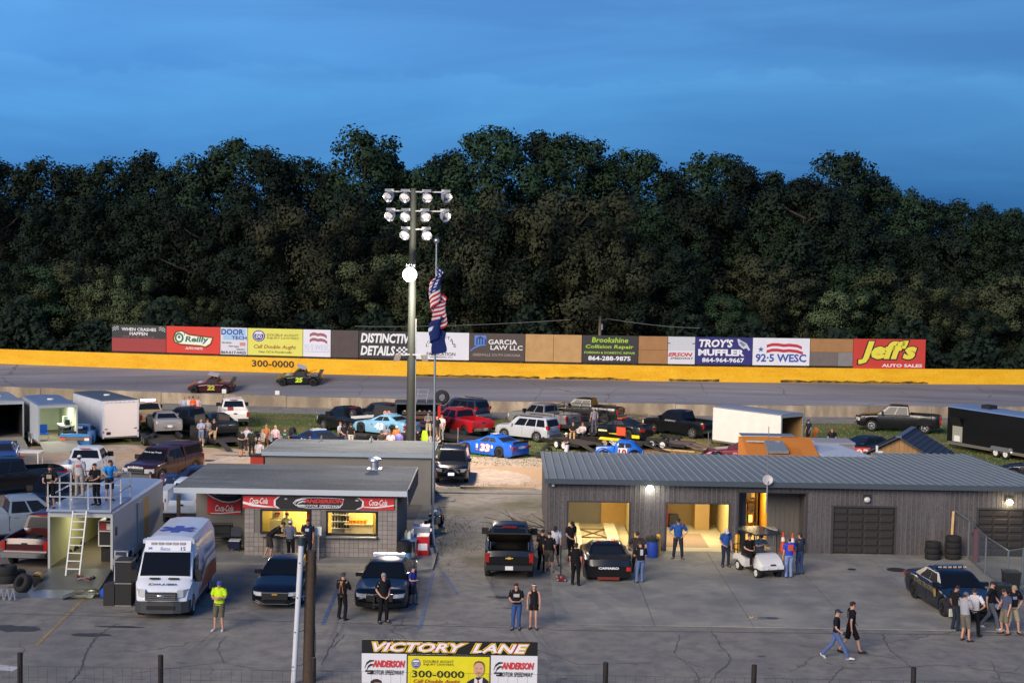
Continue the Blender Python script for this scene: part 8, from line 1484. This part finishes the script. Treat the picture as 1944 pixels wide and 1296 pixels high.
def lonetyre(px,py,rx,ry,rz_,lab,z=.34,sc=1.): o = link('tyre',tyre_me); p = gp(px,py); o.location = (p.x,p.y,z); o.rotation_euler = (rx,ry,rz_); o.scale = (sc,sc,1.2*sc); tag(o,lab,'tyre')
lonetyre(44,1124,R(62),0,R(-35),'wide race tyre with pale sidewall lettering leaning beside the ramp',.36,1.1); lonetyre(12,1105,0,0,0,'dark tyre lying flat at the left edge, lower of two',.16,1.2); lonetyre(12,1105,0,0,.5,'dark tyre lying flat at the left edge, upper of two',.50,1.2); lonetyre(30,1098,0,0,1,'dark tyre behind the leaning race tyre',.16,1.15)
t = T('yellow_charger','small yellow and black battery charger beside the ramp','charger',72,1113); MB().b2((-.16,-.14,0),(.16,.14,.42)).build('body',BLACKM,t); MB().lathe([(.17,-.15),(.19,0),(.17,.15)],(0,0,.40),'Y',14).build('hood',pm(S(226,164,24),.5),t,50)
t = T('jack_stands','cluster of pale jack stands at the left edge','jack stand',10,1138)
for k in range(4): x = -.35+.22*k; [MB().bar((x,0,.42),(x+dx_,dy_,0),.035).build('stand_leg',pm(S(170,170,174),.4,.4),t) for dx_,dy_ in ((-.1,-.1),(.1,-.1),(0,.12))]
t = T('car_wing_panel','dark curved body panel lying on the ramp flap','body panel',165,1136); m = MB(); m.tube([(-.9,0,.03),(-.4,.1,.22),(.2,.15,.26),(.8,.05,.12)],[(.04,.3),(.05,.45),(.05,.42),(.03,.2)],side=(0,0,1),n=8); m.build('panel',pm(S(36,34,30),.3,0,.2,4,0,.5),t,60); MB().bar((-.1,-.3,.28),(.5,-.2,.26),.05).build('chrome_trim',CHROME,t)
t = T('tool_heap','heap of loose tools on the trailer ramp','tools',160,1100,z=.25); [MB().bar((r.uniform(-.5,.4),r.uniform(-.3,.3),.06),(r.uniform(-.4,.5),r.uniform(-.3,.3),.14),.06).build('tool',pm([S(60,60,62),S(150,140,140),S(120,50,44)][k%3],.4,.4),t) for k in range(8)]
t = T('white_table','white folding table on the gravel beside the dark pickup','table',48,880); MB().b2((-1.0,-.5,.74),(1.0,.5,.79)).build('top',WHITEP,t); [MB().bar((x,y,0),(x,y,.74),.05).build('leg',WHITEP,t) for x in (-.9,.9) for y in (-.42,.42)]
# inside the lit open trailer
M2 = T2.matrix_basis if True else None
def inT2(x,y): a = T2.rotation_euler[2]; return (T2.location.x+x*math.cos(a)-y*math.sin(a), T2.location.y+x*math.sin(a)+y*math.cos(a))
t = thing('workbench','white workbench with tools inside the lit open trailer','workbench',(*inT2(1.6,-.75),.5),T2.rotation_euler[2]); MB().b2((-.8,-.4,.85),(.8,.4,.9)).build('top',WHITEP,t); [MB().bar((x,y,0),(x,y,.85),.05).build('leg',STEEL,t) for x in (-.7,.7) for y in (-.3,.3)]; [MB().b2((x,-.2,.9),(x+.22,.1,.9+h)).build('bench_item',pm(c_,.6),t) for x,h,c_ in ((-.6,.35,S(40,44,50)),(-.2,.2,S(120,130,130)),(.2,.5,S(200,210,200)),(.5,.3,S(60,70,60)))]; MB().b2((-.5,-.3,.1),(.5,.3,.6)).build('shelf_box',pm(S(60,64,60),.7),t)
t = thing('camp_chair','blue camp chair inside the lit open trailer','chair',(*inT2(.9,.75),.5),T2.rotation_euler[2]); MB().b2((-.25,-.28,.38),(.25,.28,.44)).build('seat',cloth(S(40,96,190)),t); MB().box((.25,0,.72),(.05,.52,.55),ry=.15).build('backrest',cloth(S(40,96,190)),t); [MB().bar((x,y,0),(x,y,.4),.03).build('leg',WHITEP,t) for x in (-.22,.22) for y in (-.26,.26)]
# ================================================================ pit clutter
t = T('tarp_roll','large dark brown rolled tarpaulin behind the three men','tarpaulin',404,838); t.location.z = 0; t.rotation_euler=(0,0,R(8)); MB().b2((-1.5,-.5,.0),(1.5,.5,1.1)).build('crate_base',pm(S(28,30,34),.8),t); MB().tube([(-1.2,0,1.45),(-.5,.02,1.5),(.4,0,1.5),(1.1,.03,1.42)],[.40,.46,.47,.42],n=14).build('roll',pm(S(58,50,44),.8,0,.25,4,.5),t,60)
t = T('tool_hauler','dark open-sided tool hauler with red frame behind the light pole','trailer',790,838); t.location = (*gp(795,836)[:2],0); t.rotation_euler = (0,0,R(4)); MB().b2((-1.6,0,.4),(1.5,2.2,.55)).build('floor',BLACKM,t); MB().b2((-1.6,2.1,.5),(1.5,2.2,2.6)).build('back_wall',pm(S(30,30,34),.7),t); MB().b2((-1.65,-.1,2.55),(1.55,2.25,2.65)).build('roof',pm(S(70,72,76),.5),t); MB().b2((1.3,-.02,.4),(1.5,.1,2.5)).build('red_post',paint(S(180,40,34)),t); MB().b2((-1.7,-.02,.5),(-1.55,2.2,2.6)).build('end_wall',BLACKM,t)
[MB().b2((-1.2,.3,.6+.3*k),(1.2,.8,.82+.3*k)).build('tool_drawer',pm([S(50,52,60),S(70,70,84),S(40,40,44),S(96,60,40)][k%4],.5),t) for k in range(5)]; [MB().ball((-1.0+.35*k,.4,2.0),(.1,.1,.1),8,5).build('hung_item',pm([S(190,160,50),S(160,60,40),S(150,150,150)][k%3],.5),t) for k in range(6)]
MB().box((-2.4,-.1,1.9),(1.5,.06,1.1),ry=.08).build('number_board',pm(S(24,24,27),.5),t); f = Face(t,(-2.5,-.135,1.6),(1,0,0),(0,0,1),.5,.5); f.text('93',0,0,1,1,S(200,130,120),0,.03); o = link('tyre',tyre_me,t); o.location = (1.6,.6,3.0); o.rotation_euler = (R(90),0,.2); o.scale = (1.5,1.5,1.7); m = MB(); [m.bar((x,.5,2.65),(x+.15,.5,3.6),.04) for x in (-.2,.5)]; [m.bar((-.2,.5,z),(.55,.5,z),.03) for z in (2.95,3.25,3.55)]; m.build('roof_ladder',ALU,t)
t = T('hi_vis_vest','neon safety vest hanging beside the trailer wheel','vest',806,852); MB().bar((0,0,0),(0,0,1.3),.04).build('stand',STEEL,t); MB().loft([[(x*s_,y*s_,z) for x,y in ((-.22,-.08),(.22,-.08),(.22,.08),(-.22,.08))] for z,s_ in ((.5,1.1),(.9,1.),(1.25,.7))]).build('vest',cloth(S(200,236,60)),t,60)
for i,(px,py,rx,lab) in enumerate(((1025,868,0,'tyre lying flat on the grass before the flat trailer'),(1038,866,R(80),'wheel and tyre leaning upright beside the flat trailer'),(505,838,R(75),'tyre leaning among the people near the flat roof'),(292,842,R(80),'white-rimmed wheel standing by the grey muscle coupe'),(556,830,R(78),'dark tyre standing at the nose of the navy race car'))): lonetyre(px,py,rx,0,R(20*i),lab,.15 if rx==0 else .36,1.05)
t = T('sheet_metal_stack','stack of shiny bent metal sheets along the access road','metal sheets',1204,802)
for k in range(7): MB().box((rnd.uniform(-.2,.2),rnd.uniform(-.2,.2),.1+.1*k),(3.0-.2*k,.9,.03),rz=rnd.uniform(-.1,.1),ry=rnd.uniform(-.05,.05)).build('sheet',pm(S(190,196,206),.25,.9,.1,3),t)
t = T('jack_post','thin steel post jack standing by the black pickup tail','jack',1344,862); MB().bar((0,0,0),(0,0,1.5),.05).build('post',STEEL,t); MB().b2((-.3,-.2,0),(.3,.2,.08)).build('base',BLACKM,t); MB().b2((-.06,-.12,.05),(.06,.12,.2)).build('red_block',pm(S(190,80,50),.6),t)
t = T('post_jack','thin steel post jack standing left of the bright blue race car','jack',869,852); MB().bar((0,0,0),(0,0,1.45),.05).build('post',STEEL,t); MB().b2((-.3,-.2,0),(.3,.2,.08)).build('base',BLACKM,t)
t = T('number_board','red number board on a dark stand beside the white lean-to roof','sign',1636,880); t.location = (yp(1636,880,86).x,86,0); MB().bar((0,0,0),(0,0,2.0),.06).build('post',STEEL,t); MB().b2((-.45,-.04,1.75),(.45,.0,2.45)).build('board',pm(S(214,70,56),.5),t); f = Face(t,(-.4,-.045,1.8),(1,0,0),(0,0,1),.8,.6); f.text('93',.05,.05,.95,.95,S(236,226,216),0,.03)
t = T('orange_plank_stack','orange board leaning by the open white trailer','board',1545,838); MB().box((0,0,.5),(.3,.06,1.1),ry=.4).build('board',pm(S(200,110,40),.7),t); MB().b2((-.2,-.1,0),(.3,.1,.06)).build('foot',DARKWOOD,t)
t = T('crate_stack','red crate with black top beside the flat-roofed building','crate',490,900); t.location = (yp(488,900,80).x,80.2,0); MB().b2((-.35,-.3,0),(.35,.3,2.2)).build('crate',pm(S(170,50,34),.7),t); MB().b2((-.4,-.34,2.2),(.4,.34,2.3)).build('top',BLACKM,t)
